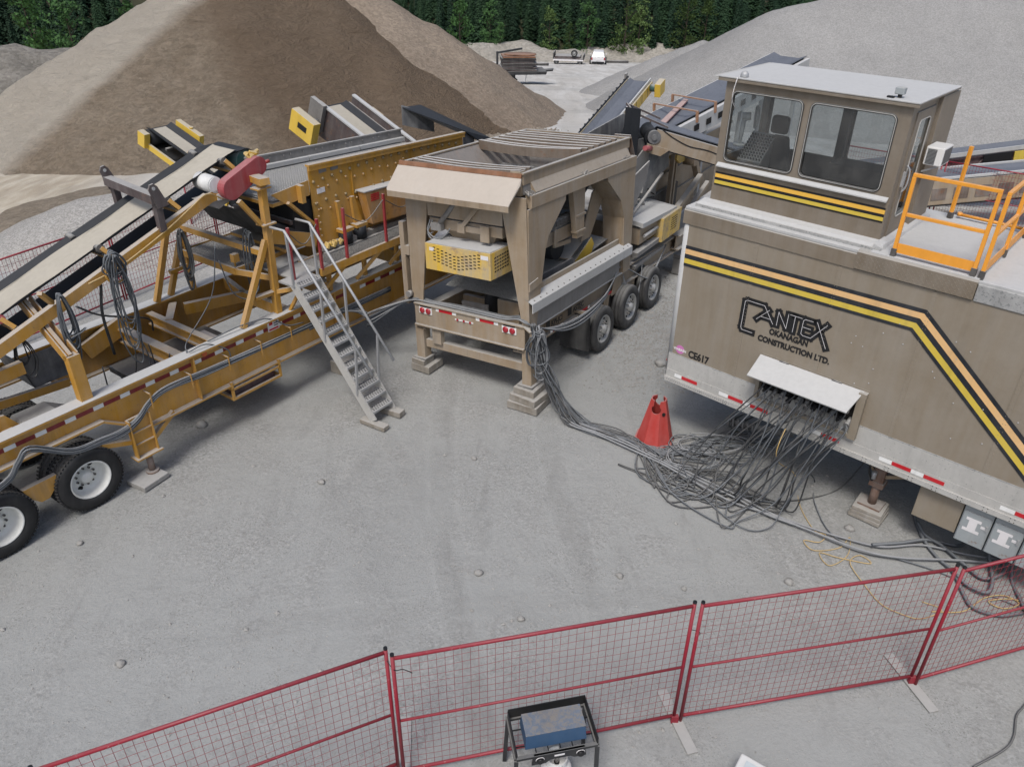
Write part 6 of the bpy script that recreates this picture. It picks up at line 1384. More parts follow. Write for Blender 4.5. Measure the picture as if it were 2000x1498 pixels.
for i in range(6):
    c = Vector((3.40 + J(.5), 10.25 + J(.25), 0)); ra, rb = random.uniform(.22, .62), random.uniform(.16, .34); th = J(.6) - .4; pts = []
    for k in range(15): t = R(k * 52 + 40 * i); pts.append((c.x + math.cos(th) * ra * math.cos(t) - math.sin(th) * rb * math.sin(t) + J(.05), c.y + math.sin(th) * ra * math.cos(t) + math.cos(th) * rb * math.sin(t) + J(.05), .03 + .012 * (k % 4) + .01 * i))
    wire('cable_loop', pts, .0115, ('cable', 'cablelt', 'cable')[i % 3], 'slack grey cable loop lying on the ground in front of the trailer hatch', 'cable', 'slack cable loops in front of the hatch', 6, 6)
for i in range(12):
    pts = [(TANG[k][0] + J(.22), TANG[k][1] + J(.22), .03 + abs(J(.04))) for k in (3, 2, 1, 0)] + [(2.3 + J(.2), 10.35 + J(.15), .03), (1.5 + J(.12), 10.88 + J(.1), .03), (1.0, 11.25 + J(.1), .03)]
    wire('ground_cable', pts, .011, 'cable', 'grey cable bundled along the ground between the red cone and the tangle', 'cable', 'cables bundled along the ground', 6, 6)
wire('hose', [tuple(vworld(3.33, .2, 1.0))] + ground_path([(5.62, 9.70)], .5) + ground_path([(5.12, 9.43), (4.55, 9.17), (3.91, 9.09), (3.54, 9.18)]), .010, 'cabledk', 'thin dark cable stretched from the trailer jack to the tangle', 'cable')
wire('hose', [tuple(vworld(2.9, -.2, 1.6)), tuple(vworld(2.7, -.5, 1.0))] + ground_path([(4.78, 9.6), (4.61, 9.11), (4.61, 8.42), (4.91, 8.06), (5.4, 7.87), (5.86, 7.63), (6.13, 7.36), (6.57, 7.05)]), .010, 'cable', 'single grey cable dropping from the right end of the hatch and running to the fence', 'cable')
CORD = [(4.51, 9.74), (4.37, 9.04), (4.4, 8.47), (4.53, 8.37), (4.39, 8.21), (4.18, 8.25), (4.26, 8.05), (4.64, 8.11), (4.86, 8.32), (4.69, 7.95), (4.37, 7.75), (4.32, 8.0), (4.57, 7.9), (4.96, 7.81), (4.87, 7.96), (4.67, 7.8), (4.72, 7.38), (4.8, 7.07), (4.99, 6.9), (5.22, 6.84), (5.55, 6.99), (5.35, 7.12)]
MT['cord2'] = paint('pale_cord', (.56, .38, .13), .6, dust=.3, side=.2)
wire('extension_cord', [tuple(vworld(2.2, -.2, 1.55)), tuple(vworld(2.2, -.5, .9))] + ground_path(CORD, .015), .0065, 'cord2', 'thin yellow extension cord hanging from the hatch and knotted on the ground', 'cord')
wire('extension_cord', ground_path([(5.4, 6.95), (5.8, 6.95), (6.18, 7.18), (6.47, 7.23), (6.6, 7.1), (6.35, 7.01), (6.22, 7.13), (6.57, 7.17), (6.7, 7.05), (6.3, 6.95)], .02), .008, 'cord2', 'orange tangled cord end behind the right fence panel', 'cord')
TK = [([(6.19, 9.08), (6.04, 8.9), (5.9, 8.34), (5.93, 7.93), (6.0, 7.63), (5.95, 7.26), (5.95, 7.0), (6.21, 6.88), (6.53, 6.92)], 'thick grey cable curling from under the trailer belly box to the fence'), ([(5.94, 8.6), (5.94, 8.34), (6.09, 8.13), (6.21, 7.78), (6.34, 7.5), (6.7, 7.65), (6.79, 7.94)], 'thick grey cable loop below the first grey cabinet'),
      ([(6.51, 8.09), (6.59, 7.84), (6.42, 7.45), (6.23, 7.22), (6.06, 7.35), (5.99, 7.54)], 'thick grey cable hanging down from the second grey cabinet'), ([(6.8, 7.84), (6.75, 7.55), (6.65, 7.18), (6.58, 6.84)], 'thick grey cable at the photo edge behind the right fence panel'), ([(5.08, 8.11), (5.53, 8.17), (5.93, 8.25), (6.31, 8.14), (6.52, 8.04)], 'thick grey cable running level to the foot of the first grey cabinet')]
for i, (pp, lb) in enumerate(TK):
    g_ = ground_path(pp, .03 + .02 * (i % 3)); g_[0] = (g_[0][0], g_[0][1], .5 if i in (0, 2, 3) else .06)
    if i == 4: g_[-1] = (*tuple(vworld(4.75, .2, .5))[:2], .45)
    wire('thick_cable', g_, .026, 'cable', lb, 'cable', None, 8, 8)
wire('black_hose', ground_path([(6.2, 5.9), (5.8, 5.57), (5.64, 5.44), (5.47, 5.19), (5.28, 5.03), (4.85, 4.83)], .02), .012, 'cabledk', 'black hose lying in the lower right corner outside the fence', 'hose')
# bundle across the feeder bumper and along its side
for i in range(6):
    y_ = yw(5.9 + .1 * i, -.08, 1.26 - .02 * i); p = [tuple(yw(5.2, -.08, 1.28 - .02 * i)), tuple(y_), tuple(yw(6.35, -.32 - .03 * i, 1.16 - .05 * i)), tuple(hw(-.40 + J(.03), 3.20, 1.30 - .08 * (i % 4))), tuple(hw(-.06 + .02 * i, 2.45, 1.59 + .02 * (i % 2))), tuple(hw(.02 + .02 * i, 2.0, 1.59))]
    p += [tuple(hw(.03 + .02 * i, b0, 1.59 + .012 * (i % 3))) for b0 in (1.5, .9, .4)] + [tuple(hw(.0 + .02 * i, .1, 1.66 + .02 * (i % 2))), tuple(hw(-.02, -.12 - .01 * i, 1.62))]
    p += [tuple(hw(.30, -.26 - .015 * i, 1.46)), tuple(hw(.9, -.31 - .015 * i, 1.34 - .05 * (i % 3))), tuple(hw(1.7, -.30 - .01 * i, 1.27 - .06 * (i % 3))), tuple(hw(2.6, -.25, 1.30 - .04 * (i % 3))), tuple(hw(3.3, -.14, 1.45)), tuple(hw(3.66, -.07 + .01 * i, 1.58)), tuple(hw(4.1, -.10, 1.42)), tuple(hw(4.9, -.20 - J(.05), 1.02)), tuple(hw(5.8, -.10, 1.22)), tuple(hw(6.6, .1, 1.30))]
    wire('feeder_cable', p, .0145, ('cablelt', 'cable')[i % 2], 'grey cable draped from the yellow plant over the feeder bumper and along its side', 'cable', 'cables draped over the feeder bumper', 6, 6)
for i in range(5):
    a0 = 4.2 + J(.2); wire('hanging_loop', [tuple(hw(3.9, -.06, 1.35)), tuple(hw(4.05 + J(.05), -.12, 1.0 - .1 * i)), tuple(hw(4.4 + J(.08), -.14, .72 - .05 * i)), tuple(hw(4.75, -.10, 1.0)), tuple(hw(4.95, -.02, 1.35))], .009, 'cablelt', 'thin grey hose looping between the feeder tyres', 'hose', 'hoses looping between the feeder tyres')
def coil(pt, axis_a, axis_b, wa, hb, n, r, mat, label, top=.5, spread=.05, jag=.06, group=None, name='cable_coil'):
    """cable hung in a bight: n long loops hanging from pt"""
    pts = []; A, Bv = Vector(axis_a).normalized(), Vector(axis_b).normalized(); P = Vector(pt)
    for k in range(n):
        w_, h_ = wa * random.uniform(.55, 1.0), hb * random.uniform(.55, 1.0); sh = J(spread)
        for t in range(10):
            an = 2 * math.pi * t / 10; x = math.sin(an) * w_ * (.55 + .45 * (1 - math.cos(an)) / 2); z = -(1 - math.cos(an)) / 2 * h_
            pts.append(P + A * (x + J(jag * .4)) + Bv * (sh + J(.015)) + Vector((0, 0, z + (.03 * k / n) + J(jag * .3))))
    return wire(name, pts, r, mat, label, 'cable coil', group, 6, 4)
ha, hb_ = Vector((math.cos(HO[2]), math.sin(HO[2]), 0)), Vector((math.sin(HO[2]), -math.cos(HO[2]), 0))
coil(hw(.02, -.36, 1.50), ha + hb_ * .9, ha - hb_, .20, .95, 9, .0115, 'cablelt', 'coil of grey cable hanging on the rear corner of the feeder above the crib', spread=.10)
coil(hw(-.02, -.30, 1.50), ha * .7 + hb_ * .9, ha - hb_, .24, .72, 6, .0115, 'cable', 'lighter cable coil hung over the grey coil on the feeder corner', spread=.1)
ya = Vector((math.cos(YO[2]), math.sin(YO[2]), 0)); yn = Vector((math.sin(YO[2]), -math.cos(YO[2]), 0))
coil(yw(1.42, .26, 3.14), ya, yn, .13, 1.02, 12, .0115, 'cable', 'tight grey cable bundle hanging on the yellow hook at the far left of the conveyor', spread=.06, jag=.03)
wire('bundle_tie', [tuple(yw(1.36, .18, 2.55)), tuple(yw(1.52, .17, 2.58)), tuple(yw(1.60, .22, 2.60)), tuple(yw(1.50, .32, 2.5))], .010, 'cable', 'loop of cable tied round the bundle on the yellow hook', 'cable')
coil(yw(2.27, .30, 3.42), ya, yn, .20, 1.75, 7, .0115, 'cable', 'long loose cable coil hung on the yellow ring under the conveyor', spread=.08, jag=.07)
coil(yw(2.27, .32, 3.47), ya, yn, .22, .55, 6, .012, 'cable', 'short tight cable loops wound round the yellow ring under the conveyor', spread=.05, jag=.03)
coil(yw(3.42, .40, 3.45), ya, yn, .11, 1.1, 6, .017, 'cabledk', 'thick black cable loops hanging from the conveyor head beside the platform', spread=.06, jag=.02)
coil(yw(4.68, .52, 3.04), ya, yn, .12, 1.15, 7, .0115, 'cable', 'grey cable coil hanging on the platform rail behind the yellow A frame', spread=.08, jag=.04)
coil(yw(.98, .9, 2.50), ya, yn, .17, .75, 4, .009, 'cabledk', 'thin black cable loops hanging near the left edge behind the post', spread=.1, jag=.05)
LOOSE = [([(1.6, .3, 2.9), (2.0, .5, 2.55), (2.9, 1.0, 2.0), (3.1, 1.3, 1.62)], .016, 'cabledk', 'black cable running slantwise from the conveyor down to the yellow cross beam'), ([(2.1, .5, 3.0), (2.05, .6, 2.5), (2.15, .8, 1.75)], .022, 'cabledk', 'pair of black hoses dropping straight behind the ring coil'),
         ([(2.35, .35, 2.2), (2.45, .4, 1.6), (2.2, .5, 1.2), (1.9, .5, 1.75)], .010, 'cable', 'grey cable end looping below the ring coil'), ([(3.9, .3, 3.1), (3.7, .35, 2.3), (3.2, .4, 1.75), (3.0, .25, 1.70), (2.9, .08, 1.68)], .010, 'cable', 'thin grey cable running from the platform down to the beam top'),
         ([(4.1, .6, 2.7), (4.2, .5, 2.1), (4.5, .4, 1.95), (4.8, .5, 2.3), (4.75, .5, 2.8)], .010, 'cable', 'slack grey cable hanging in a bow below the platform'), ([(2.9, .03, 1.70), (3.2, .0, 1.72), (3.5, -.06, 1.52), (3.55, -.065, 1.36)], .0105, 'cable', 'short grey cable curling over the beam edge by the amber light'),
         ([(3.3, .1, 1.70), (3.9, .06, 1.74), (4.4, -.02, 1.70), (4.75, -.07, 1.45), (5.1, -.06, 1.36)], .0115, 'cable', 'grey cable arching over the beam top by the warning sign'), ([(1.7, .3, 1.9), (1.75, .4, 1.2), (2.0, .6, .9), (2.25, .5, 1.5), (2.3, .4, 2.0)], .010, 'cabledk', 'black cable loop hanging inside the frame behind the post'),
         ([(2.5, .4, 1.9), (2.6, .5, 1.3), (2.75, .6, 1.1), (2.85, .5, 1.55)], .010, 'cabledk', 'short black cable loop beside the cross beam')]
for pp, r_, mt_, lb in LOOSE: wire('loose_cable', [tuple(yw(*p)) for p in pp], r_, mt_, lb, 'cable')
NV = [(-.9, 1.0), (-.11, 1.14), (.12, 1.34), (.32, 1.455), (.8, 1.12), (1.2, 1.06), (1.54, 1.04), (1.80, 1.12), (2.04, 1.27), (2.36, 1.36), (3.07, 1.33), (4.0, 1.30), (5.2, 1.28), (6.3, 1.26), (7.3, 1.24)]
for i in range(8):
    pts = [tuple(yw(a_, -.085 - .022 * (i % 2) + J(.006), z_ - .026 * (i // 2) + J(.012) + (.03 if a_ > 2 else 0))) for a_, z_ in NV]
    wire('beam_cable', pts, .0125, ('cablelt', 'cable', 'cable')[i % 3], 'grey cable strapped along the side of the long yellow beam', 'cable', 'cables strapped along the yellow beam', 6, 5)
for a_ in (2.05, 2.75, 3.45, 4.1, 4.75, 5.3): MB().box(a_, a_ + .018, -.128, -.120, 1.16, 1.42).box(a_, a_ + .018, -.120, .045, 1.40, 1.415).build('cable_strap', 'yel', pl)

# scrap under the trailer
sp = thing('landing_leg_scrap', 'grey coiled pipe and planks lying in the shade under the trailer nose', 'scrap', (3.75, 11.15, 0), (0, 0, -.5))
MB().tube([(.0 + .012 * k, .085 * math.cos(k * .9), .10 + .085 * math.sin(k * .9)) for k in range(40)], .018, 6).build('coil_spring', 'greysteel', sp)
MB().cyl((.1, 0, .1), (1.1, .12, .12), .055, 12).cyl((.75, .08, .115), (.9, .1, .12), .085, 12).build('pipe', 'greysteel', sp)
for k in range(3): MB().bar((.15 + k * .16, .45, .05), (.0 + k * .16, .12, .07), .10, .05).build('plank', 'greysteel', sp)

# ---------------------------------------------------------------- camp stove, propane bottle, cool box
sv = thing('camp_stove', 'black two burner camp stove on legs behind the red fence', 'stove', (0, 0, 0))
bl, br_, frr, fll = Vector((0, 4.83, 0)), Vector((.775, 5.01, 0)), Vector((.865, 4.555, 0)), Vector((.085, 4.385, 0))
zt = .82
def E3(a, b, za, zb, th, mb_): return mb_.bar((a.x, a.y, (za + zb) / 2), (b.x, b.y, (za + zb) / 2), th, zb - za, (0, 0, 1))
E3(bl, br_, zt - .09, zt + .03, .012, MB()).build('wind_screen', 'black', sv); E3(bl, fll, zt - .08, zt + .01, .012, MB()).build('wind_screen', 'black', sv); E3(br_, frr, zt - .08, zt + .01, .012, MB()).build('wind_screen', 'black', sv)
q = MB(); E3(bl, br_, zt - .12, zt - .09, .05, q); E3(fll, frr, zt - .10, zt - .07, .035, q); E3(bl, fll, zt - .12, zt - .085, .04, q); E3(br_, frr, zt - .12, zt - .085, .04, q); q.build('frame', 'blk', sv)
for c_, ex in ((bl, (-.03, .02)), (br_, (.03, .03)), (frr, (.02, -.02)), (fll, (-.01, -.03))): MB().bar((c_.x, c_.y, zt - .1), (c_.x + ex[0], c_.y + ex[1], .01), .04, .04, (1, 0, 0)).build('leg', 'blk', sv)
u_ = (frr - fll).normalized(); v_ = (bl - fll).normalized()
pnl = MB(); c0 = fll + u_ * .17 - v_ * .012; pnl.prism([tuple(c0 + Vector((0, 0, zt - .07))), tuple(c0 + u_ * .50 + Vector((0, 0, zt - .07))), tuple(c0 + u_ * .52 + Vector((0, 0, zt - .20))), tuple(c0 + u_ * .40 + Vector((0, 0, zt - .20))), tuple(c0 + u_ * .36 + Vector((0, 0, zt - .17))), tuple(c0 + u_ * .16 + Vector((0, 0, zt - .17))), tuple(c0 + u_ * .12 + Vector((0, 0, zt - .21))), tuple(c0 - u_ * .02 + Vector((0, 0, zt - .21)))], tuple(v_ * .02)); pnl = pnl.build('control_panel', 'blk', sv)
for t in (.06, .46):
    p = c0 + u_ * t + Vector((0, 0, zt - .145)); MB().cyl(p - v_ * .028, p, .030, 14).build('knob', 'black', pnl)
    MB().tube([p - v_ * .004 + u_ * math.cos(k * .45) * .042 + Vector((0, 0, math.sin(k * .45) * .042)) for k in range(8)], .004, 5).build('dial_mark', 'decalw', pnl)
p = c0 + u_ * .25 + Vector((0, 0, zt - .115)); MB().bar(p - v_ * .003 - u_ * .05, p - v_ * .003 + u_ * .05, .004, .025, (0, 0, 1)).build('name_plate', 'decalw', pnl)
q = MB()
for t in (.2, .32, .44, .56, .66): q.bar(fll + u_ * t + Vector((0, 0, zt - .085)), fll + u_ * t + v_ * .45 + Vector((0, 0, zt - .085)), .01, .01)
for t in (.12, .3): q.bar(fll + v_ * t + u_ * .02 + Vector((0, 0, zt - .085)), fll + v_ * t + u_ * .78 + Vector((0, 0, zt - .085)), .01, .01)
q.build('pot_grate', 'black', sv)
for t in (.2, .58): p = fll + u_ * t + v_ * .22; MB().cyl(p + Vector((0, 0, zt - .15)), p + Vector((0, 0, zt - .10)), .075, 18).build('burner', 'darksteel', sv)
bx = thing('griddle_box', 'chipped blue steel griddle box lying on the black camp stove', 'box', (0, 0, 0))
b0_ = fll + u_ * .10 + v_ * .07; zb = zt - .078
def q4(p, du, dv): return [p, p + u_ * du, p + u_ * du + v_ * dv, p + v_ * dv]
m_ = MB(); hexa(m_, [tuple(p + Vector((0, 0, zb))) for p in q4(b0_, .61, .30)], [tuple(p + Vector((0, 0, zb + .155))) for p in q4(b0_ + v_ * .03 + u_ * .012, .586, .24)]); m_.build('box_body', 'blue', bx, .006)
m_ = MB(); hexa(m_, [tuple(p + Vector((0, 0, zb + .1555))) for p in q4(b0_ + v_ * .026 + u_ * .008, .594, .248)], [tuple(p + Vector((0, 0, zb + .166))) for p in q4(b0_ + v_ * .026 + u_ * .008, .594, .248)]); m_.build('box_lid', 'bluetop', bx, .004)
pt = thing('propane_bottle', 'white propane bottle with collar standing under the camp stove', 'gas bottle', (.49, 4.60, 0))
MB().lathe([(.10, .0), (.10, .03), (.125, .05), (.152, .10), (.155, .14), (.155, .26), (.150, .30), (.125, .345), (.07, .37), (.03, .375)], (0, 0, 0), (0, 0, 1), 32).build('bottle', 'white', pt)
cl = MB()
for k in range(22):
    if k in (3, 4, 11, 12): a0, a1, z0, z1 = k, k + 1, .44, .475
    else: a0, a1, z0, z1 = k, k + 1, .345, .475
    if 17 <= k <= 20: continue
    p = [Vector((.105 * math.cos(R(a * 16.36 + 95)), .105 * math.sin(R(a * 16.36 + 95)), 0)) for a in (a0, a1)]; cl.prism([tuple(p[0] + Vector((0, 0, z0))), tuple(p[1] + Vector((0, 0, z0))), tuple(p[1] + Vector((0, 0, z1))), tuple(p[0] + Vector((0, 0, z1)))], tuple(-(p[0] + p[1]) * .04))
cl.build('collar', 'white', pt); MB().cyl((0, 0, .37), (0, 0, .44), .02, 10).cyl((0, -.02, .43), (0, .06, .43), .018, 10).build('valve', 'greysteel', pt)
MB().lathe([(.1555, .15), (.1565, .15), (.1565, .24), (.1555, .24)], (0, 0, 0), (0, 0, 1), 32).build('label_band', 'yvinyl', pt)
bk = thing('cool_box', 'white lidded cool box just showing at the bottom edge right of the stove', 'cool box', (2.46, 4.42, 0), (0, 0, -.62))
MT['lidblue'] = paint('pale_plastic', (.52, .58, .60), .35, dust=.2, side=.1)
MB().box(-.24, .24, -.16, .16, 0, .34).build('box_body', 'white', bk, .02); MB().box(-.26, .26, -.18, .18, .342, .385).build('lid', 'white', bk, .015); MB().box(-.19, .2, -.12, .12, .386, .392).build('lid_panel', 'lidblue', bk); MB().box(-.10, .02, -.05, -.01, .3925, .3945).build('lid_label', 'grille', bk)

# ---------------------------------------------------------------- conveyors further back
c, L_ = conveyor('discharge_conveyor', 'small yellow conveyor with orange lettering pointing at the brown sand heap', (-5.75, 16.05, 2.62), (-7.85, 17.38, 3.52), .62, .36, 'yel2', 'belt', load='beltdust', sides=False)
for s_ in (1, -1): MB().bar((0, s_ * .38, -.28), (L_, s_ * .38, -.28), .05, .13).build('side_frame', 'yel2', c)
MB().box(L_ - .16, L_ + .06, .36, .50, -.30, .02).build('head_guard', 'yel2', c)
MB().box(L_ - .80, L_ - .02, -.52, -.40, -.10, .13).cyl((L_ - .45, -.46, .13), (L_ - .45, -.46, .17), .04, 8).build('motor_cover', 'yel2', c); MB().cyl((L_ - .7, -.52, -.06), (L_ - .3, -.52, -.06), .10, 12).build('motor', 'greysteel', c)
text('lettering', 'LOROMIX', .10, 'rustc', c, (1.05, .4265, -.30), (R(90), 0, R(180)), .003, sx=.75)
for x in (.75, 1.2): MB().bar((x, .38, -.22), (x, .36, .04), .05, .03).build('idler_bracket', 'yel2', c)
c, L_ = conveyor('stacking_conveyor', 'brown sided stacking conveyor with yellow motor guard in front of the damp sand', (-2.6, 18.45, 2.55), (-4.50, 19.8, 3.55), .85, .40, 'brown', 'belt', load='beltdust')
for s_ in (1, -1): MB().box(L_ - 2.3, L_ - .05, s_ * .56 - .02, s_ * .56 + .02, -.55, .22).build('skirt_board', 'brown', c); MB().box(L_ - 2.3, L_ - .05, s_ * .56 - .05, s_ * .56 + .05, .221, .26).build('skirt_edge', 'dustwhite', c)
MB().box(L_ - .35, L_ + .1, .60, .72, -.40, .32).build('end_plate', 'greysteel', c); MB().cyl((L_ - .25, .72, -.22), (L_ - .25, 1.02, -.22), .15, 14).build('motor', 'worn', c)
MB().box(L_ - .65, L_ + .12, 1.02, 1.24, -.45, .10).build('motor_guard', 'yel2', c, .01); MB().box(L_ - .45, L_ - .15, 1.242, 1.246, -.24, -.10).build('guard_label', 'black', c)
MB().box(L_ - 1.0, L_ - .62, -.70, -.60, -.06, .22).build('far_guard', 'yel2', c)
c, L_ = conveyor('radial_conveyor', 'black and yellow belt conveyor climbing towards the grey stockpile', (1.62, 20.1, 2.36), (3.72, 24.5, 3.44), .60, .30, 'yel2', 'beltgrey', load=None, legs=((.8, -.2),))
for k in range(11):
    x = L_ * (k + .5) / 11; MB().prism([(x - .16, -.53, -.28), (x - .02, -.53, -.28), (x + .16, -.53, .02), (x + .02, -.53, .02)], (0, -.006, 0)).build('chevron', 'black', c) if k % 1 == 0 and False else None
for s_ in (1, -1): MB().box(0, L_, s_ * .35 - .02, s_ * .35 + .02, .10, .13).build('skirt_edge', 'dustwhite' if s_ < 0 else 'black', c)
for k in range(15):
    x = .2 + k * .32; MB().bar((x, .415, -.25), (x + .12, .415, .10), .03, .04, (0, 1, 0)).build('frame_stay', 'black', c)
for k in range(1, 10): MB().box(L_ * k / 10, L_ * k / 10 + .015, -.418, -.412, -.26, .02).build('panel_joint', 'darksteel', c)
MB().box(L_ - .42, L_ + .06, -.78, -.60, -.26, .12).build('motor_guard', 'yel2', c, .01); MB().cyl((L_ - .2, -.60, -.08), (L_ - .2, -.42, -.08), .11, 12).build('motor', 'teal', c); MB().box(L_ - .05, L_ + .08, .40, .46, -.2, .2).build('end_plate', 'greysteel', c)
MT['orangeband'] = paint('orange_bar', (.36, .17, .08), .5, dust=.6, side=.3, rust=.3)
MT['palered'] = paint('pale_red', (.42, .17, .14), .6, dust=.6, side=.5)
c, L_ = conveyor('product_conveyor', 'wide grey sided conveyor running behind the cabin towards the right', (3.05, 17.95, 3.50), (7.4, 22.4, 4.45), .95, .40, 'dustwhite', 'beltgrey', legs=((.5, 0), (.95, 0)))
for k in range(7): MB().box(.9 + k * .5, 1.1 + k * .5, -.605, -.598, -.24, -.10).build('frame_slot', 'void', c)
for x in (1.0, 1.75): MB().bar((x, -.62, .20), (x, .62, .20), .03, .03).bar((x, -.6, -.05), (x, -.6, .2), .05, .05).bar((x, .6, -.05), (x, .6, .2), .05, .05).build('cross_bar', 'orangeband', c)
MB().prism([(.05, -.3, .06), (1.9, .25, .06), (1.9, .38, .06), (.05, -.14, .06)], (0, 0, .03)).build('warning_arm', 'palered', c)
MB().prism([(-1.3, -.2, .1), (-.1, -.62, .1), (-.1, -.62, -.7), (-1.1, -.55, -1.1)], (0, .03, 0)).prism([(-1.3, .7, .2), (-.1, .62, .3), (-.1, .62, -.7), (-1.3, .7, -.9)], (0, .03, 0)).build('hopper_wing', 'worn', c)
c, L_ = conveyor('transfer_conveyor', 'tan transfer conveyor dropping from the cabin side to the crusher chute', (5.6, 17.35, 3.02), (3.02, 17.28, 3.72), .72, .36, 'hop', 'beltgrey', idlers=False)
MB().cyl((L_ + .02, .40, -.14), (L_ + .02, .50, -.14), .14, 18).cyl((L_ + .02, .50, -.14), (L_ + .02, .53, -.14), .06, 12).build('head_bearing', 'worn', c); MB().prism([(L_ - .4, .44, -.30), (L_ + .12, .44, -.30), (L_ + .08, .44, -.48), (L_ - .25, .44, -.48)], (0, .05, 0)).build('bearing_bracket', 'hop', c)
MB().tube(cr([(L_ - .1, .47, .05), (L_ - .4, .475, -.05), (L_ - .8, .475, -.12), (L_ - 1.3, .475, -.10), (L_ - 2.2, .475, -.22)], 6), .012, 5).build('cable', 'black', c)
MB().bar((L_ - .2, .44, .12), (L_ + .65, .44, .22), .04, .04).bar((L_ - .2, -.44, .12), (L_ + .65, -.44, .22), .04, .04).bar((L_ + .63, -.44, .22), (L_ + .63, .44, .22), .04, .04).build('head_frame', 'brown', c)
MB().box(L_ + .50, L_ + .53, -.42, .42, -.80, .22).build('rubber_curtain', 'belt', c)
c, L_ = conveyor('panelled_conveyor', 'tan conveyor with square recessed panels beyond the roof railing', (9.6, 22.3, 1.00), (17.0, 22.3, 1.80), .8, .70, 'hop', 'beltgrey', idlers=False, legs=((.08, 0), (.9, 0)))
for k in range(11): q = MB().box(.5 + k * .62, .92 + k * .62, -.525, -.515, -.52, -.18).build('recessed_panel', 'hopdark', c); q.location = (0, .0, 0)
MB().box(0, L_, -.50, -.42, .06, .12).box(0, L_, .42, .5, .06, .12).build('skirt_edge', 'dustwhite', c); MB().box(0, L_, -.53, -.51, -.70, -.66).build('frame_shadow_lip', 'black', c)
c, L_ = conveyor('truss_conveyor', 'maroon lattice conveyor with black and yellow end panels behind the tan one', (10.6, 24.3, 1.00), (17.6, 24.3, 1.98), .8, .75, 'maroon', 'beltgrey', truss=True, idlers=False, legs=((.1, -.2), (.9, -.2)))
MB().box(0, L_, -.54, -.50, .08, .20).build('skirt_edge', 'dustwhite', c); MB().box(1.0, L_, -.40, -.36, -.72, .02).build('back_plate', 'maroon', c); MB().box(3.75, 4.6, -.56, -.53, -.72, .05).build('rubber_panel', 'black', c)
sg = MB().box(4.65, 5.9, -.58, -.55, -.62, .05).build('sign_panel', 'yvinyl', c); text('sign_lettering', 'CANTEX', .16, 'black', c, (4.95, -.583, -.20), RX, .003, sx=.9); text('sign_lettering', 'CR6', .20, 'black', c, (4.9, -.583, -.50), RX, .004)

# ---------------------------------------------------------------- far yard: car, flat trailer, plate stack
def far(name, label, cat, x, y, yaw, dz=0): return thing(name, label, cat, (x, y, ter(x, y) + dz), (0, 0, yaw))
car = far('parked_car', 'white estate car parked by the far berm', 'car', 10.7, 107.5, R(-6), .05)
m_ = MB(); hexa(m_, [(-.90, -2.25, .30), (.90, -2.25, .30), (.88, 2.2, .30), (-.88, 2.2, .30)], [(-.91, -2.28, .98), (.91, -2.28, .98), (.86, 2.25, .80), (-.86, 2.25, .80)]); m_.build('body', 'carwhite', car, .08)
m_ = MB(); hexa(m_, [(-.86, -2.2, .97), (.86, -2.2, .97), (.84, 1.0, .95), (-.84, 1.0, .95)], [(-.66, -1.75, 1.62), (.66, -1.75, 1.62), (.62, .15, 1.62), (-.62, .15, 1.62)]); m_.build('cabin', 'carwhite', car, .06)
MB().add([(-.72, -2.20, 1.03), (.72, -2.20, 1.03), (.60, -1.86, 1.54), (-.60, -1.86, 1.54)], [(0, 1, 2, 3)]).build('rear_window', 'carglass', car)
for s_ in (-1, 1): MB().box(s_ * .80 - .08, s_ * .80 + .08, -2.31, -2.27, .70, 1.0).build('tail_lamp', 'lens', car); MB().box(s_ * 1.0 - .08, s_ * 1.0 + .08, .55, .70, .98, 1.12).build('mirror', 'carwhite', car); MB().add([(s_ * .855, -1.9, 1.02), (s_ * .84, .7, 1.02), (s_ * .66, .1, 1.52), (s_ * .68, -1.65, 1.52)], [(0, 1, 2, 3)]).build('side_window', 'carglass', car)
cwm = wheel_meshes(.33, .22, 'out', 'rimsteel', 'rubber', False)
for s_ in (-1, 1):
    for y_ in (-1.4, 1.4): put_wheel(cwm, car, (s_ * .86, y_, .30), (0, 0, R(90) if s_ < 0 else R(-90)))
MB().box(-.8, .8, -2.30, -2.26, .32, .50).build('bumper', 'black', car); MB().box(-.26, .26, -2.31, -2.282, .62, .74).build('number_plate', 'decalw', car)
ft = far('flatbed_trailer', 'small dark flatbed trailer with an upright spare wheel beside the white car', 'trailer', 6.75, 105.5, R(-8), .05)
MB().box(-1.9, 1.9, -1.2, 1.6, .55, .70).box(-1.7, 1.5, -1.0, 1.3, .70, .95).build('bed', 'brown', ft); MB().box(-1.95, -1.85, -1.2, 1.6, .55, 1.35).build('side_rail', 'darksteel', ft); MB().box(1.85, 1.95, -1.2, 1.6, .55, 1.15).build('side_rail', 'darksteel', ft); MB().box(-1.9, 1.9, -1.28, -1.20, .45, .62).build('rear_bar', 'decalw', ft)
for s_ in (-1, 1): put_wheel(cwm, ft, (s_ * 1.5, -1.1, .33), (0, 0, 0))
put_wheel(cwm, ft, (.75, -1.35, 1.35)).scale = (1.25, 1, 1.25)
ps = far('plate_trailer', 'dark gooseneck trailer carrying the stacked rusty plates', 'trailer', .35, 67.0, R(8), 0)
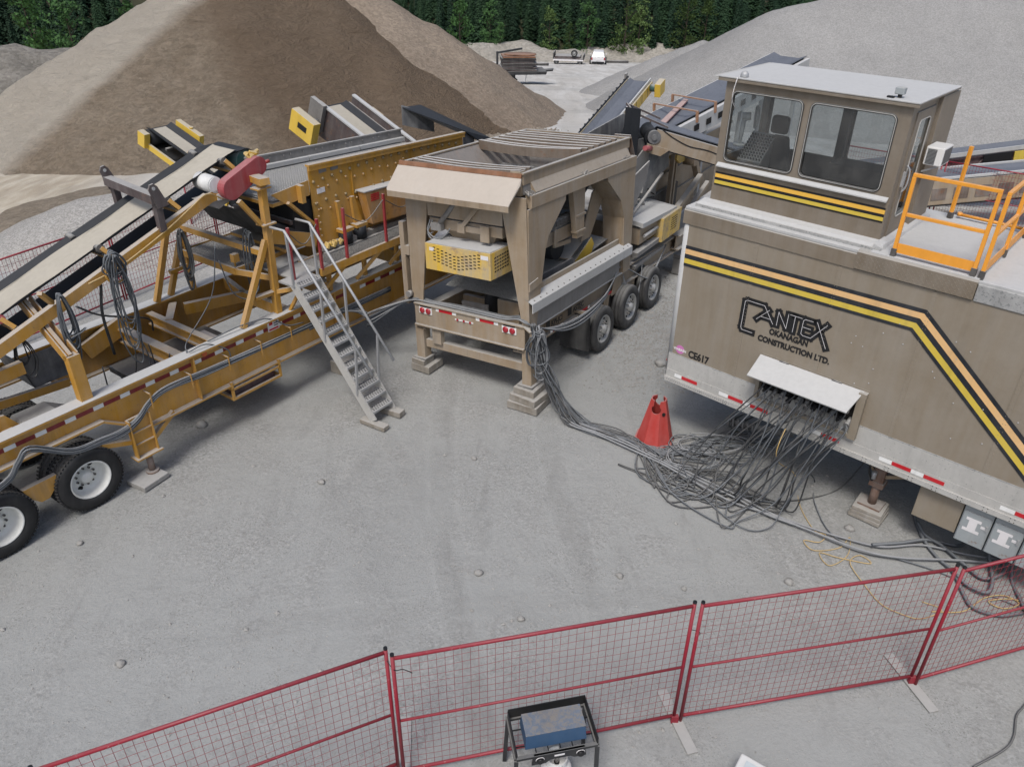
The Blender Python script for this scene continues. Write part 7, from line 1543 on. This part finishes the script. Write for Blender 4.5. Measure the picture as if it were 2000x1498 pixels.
MB().box(-2.2, 2.0, -1.2, 1.2, .92, 1.08).bar((1.9, 0, .98), (2.7, -.2, 1.08), .8, .12).box(-2.15, 1.95, -1.24, -1.20, .86, 1.0).build('bed', 'blk', ps); MB().box(-2.08, -1.92, -1.1, -.9, 1.1, 2.6).bar((-2.0, -1.0, 2.5), (.0, -1.0, 2.8), .14, .14).build('crane_arm', 'blk', ps)
MB().box(-1.1, -.5, -.8, .8, 0, .9).bar((-1.2, -.6, .9), (-.4, -.6, .3), .3, .3).build('stand', 'blk', ps); MB().tube(cr([(.35, -1.1, .9), (.30, -1.1, .35), (.45, -1.1, .30)], 4), .03, 5).build('hook', 'galv', ps); MB().box(-3.2, -2.3, -.8, .8, .9, 1.5).build('tool_box', 'grn', ps)
random.seed(6)
for k in range(11):
    z = 1.10 + k * .10; o = MB().box(-1.6 + J(.12), 1.1 + J(.3), -1.0 + J(.08), .9, 0, .085).build('steel_plate', ('brown', 'darksteel', 'rustc', 'brown')[k % 4] if k > 8 else ('brown', 'darksteel')[k % 2])
    p = ps.matrix_basis if False else Matrix.Translation(ps.location) @ Matrix.Rotation(R(8), 4, 'Z'); o.location = p @ Vector((0, 0, z)); o.rotation_euler = (0, J(.012), R(8) + J(.06)); tag(o, ('lowest', 'second lowest', 'third lowest', 'fourth lowest', 'fifth', 'sixth', 'seventh', 'eighth', 'ninth', 'second highest', 'topmost')[k] + ' dark steel plate of the pile on the gooseneck trailer', 'steel plate', 'steel plates stacked on the trailer')
dm = MB().lathe([(1.75, 0), (1.72, .10), (1.2, .02), (0, -.05)], (0, 0, 0), (0, 0, 1), 20).build('steel_dish', 'rustc'); dm.location = (.35, 67.0, ter(.35, 67) + 2.22); dm.scale = (.75, .5, .8); tag(dm, 'rusty curved steel sheet lying on top of the plate pile', 'steel sheet')
for (x, y, l_, lb) in ((-4.6, 92, 3.2, 'dark steel pipe lying left of the plate trailer'), (2.6, 98, 2.6, 'dark beam lying on the ground right behind the plate trailer'), (13.5, 110, 3.0, 'dark pipe lying beside the white car')):
    o = MB().cyl((-l_ / 2, 0, .2), (l_ / 2, 0, .2), .16, 8).build('pipe', 'darksteel'); o.location = (x, y, ter(x, y)); tag(o, lb, 'pipe')
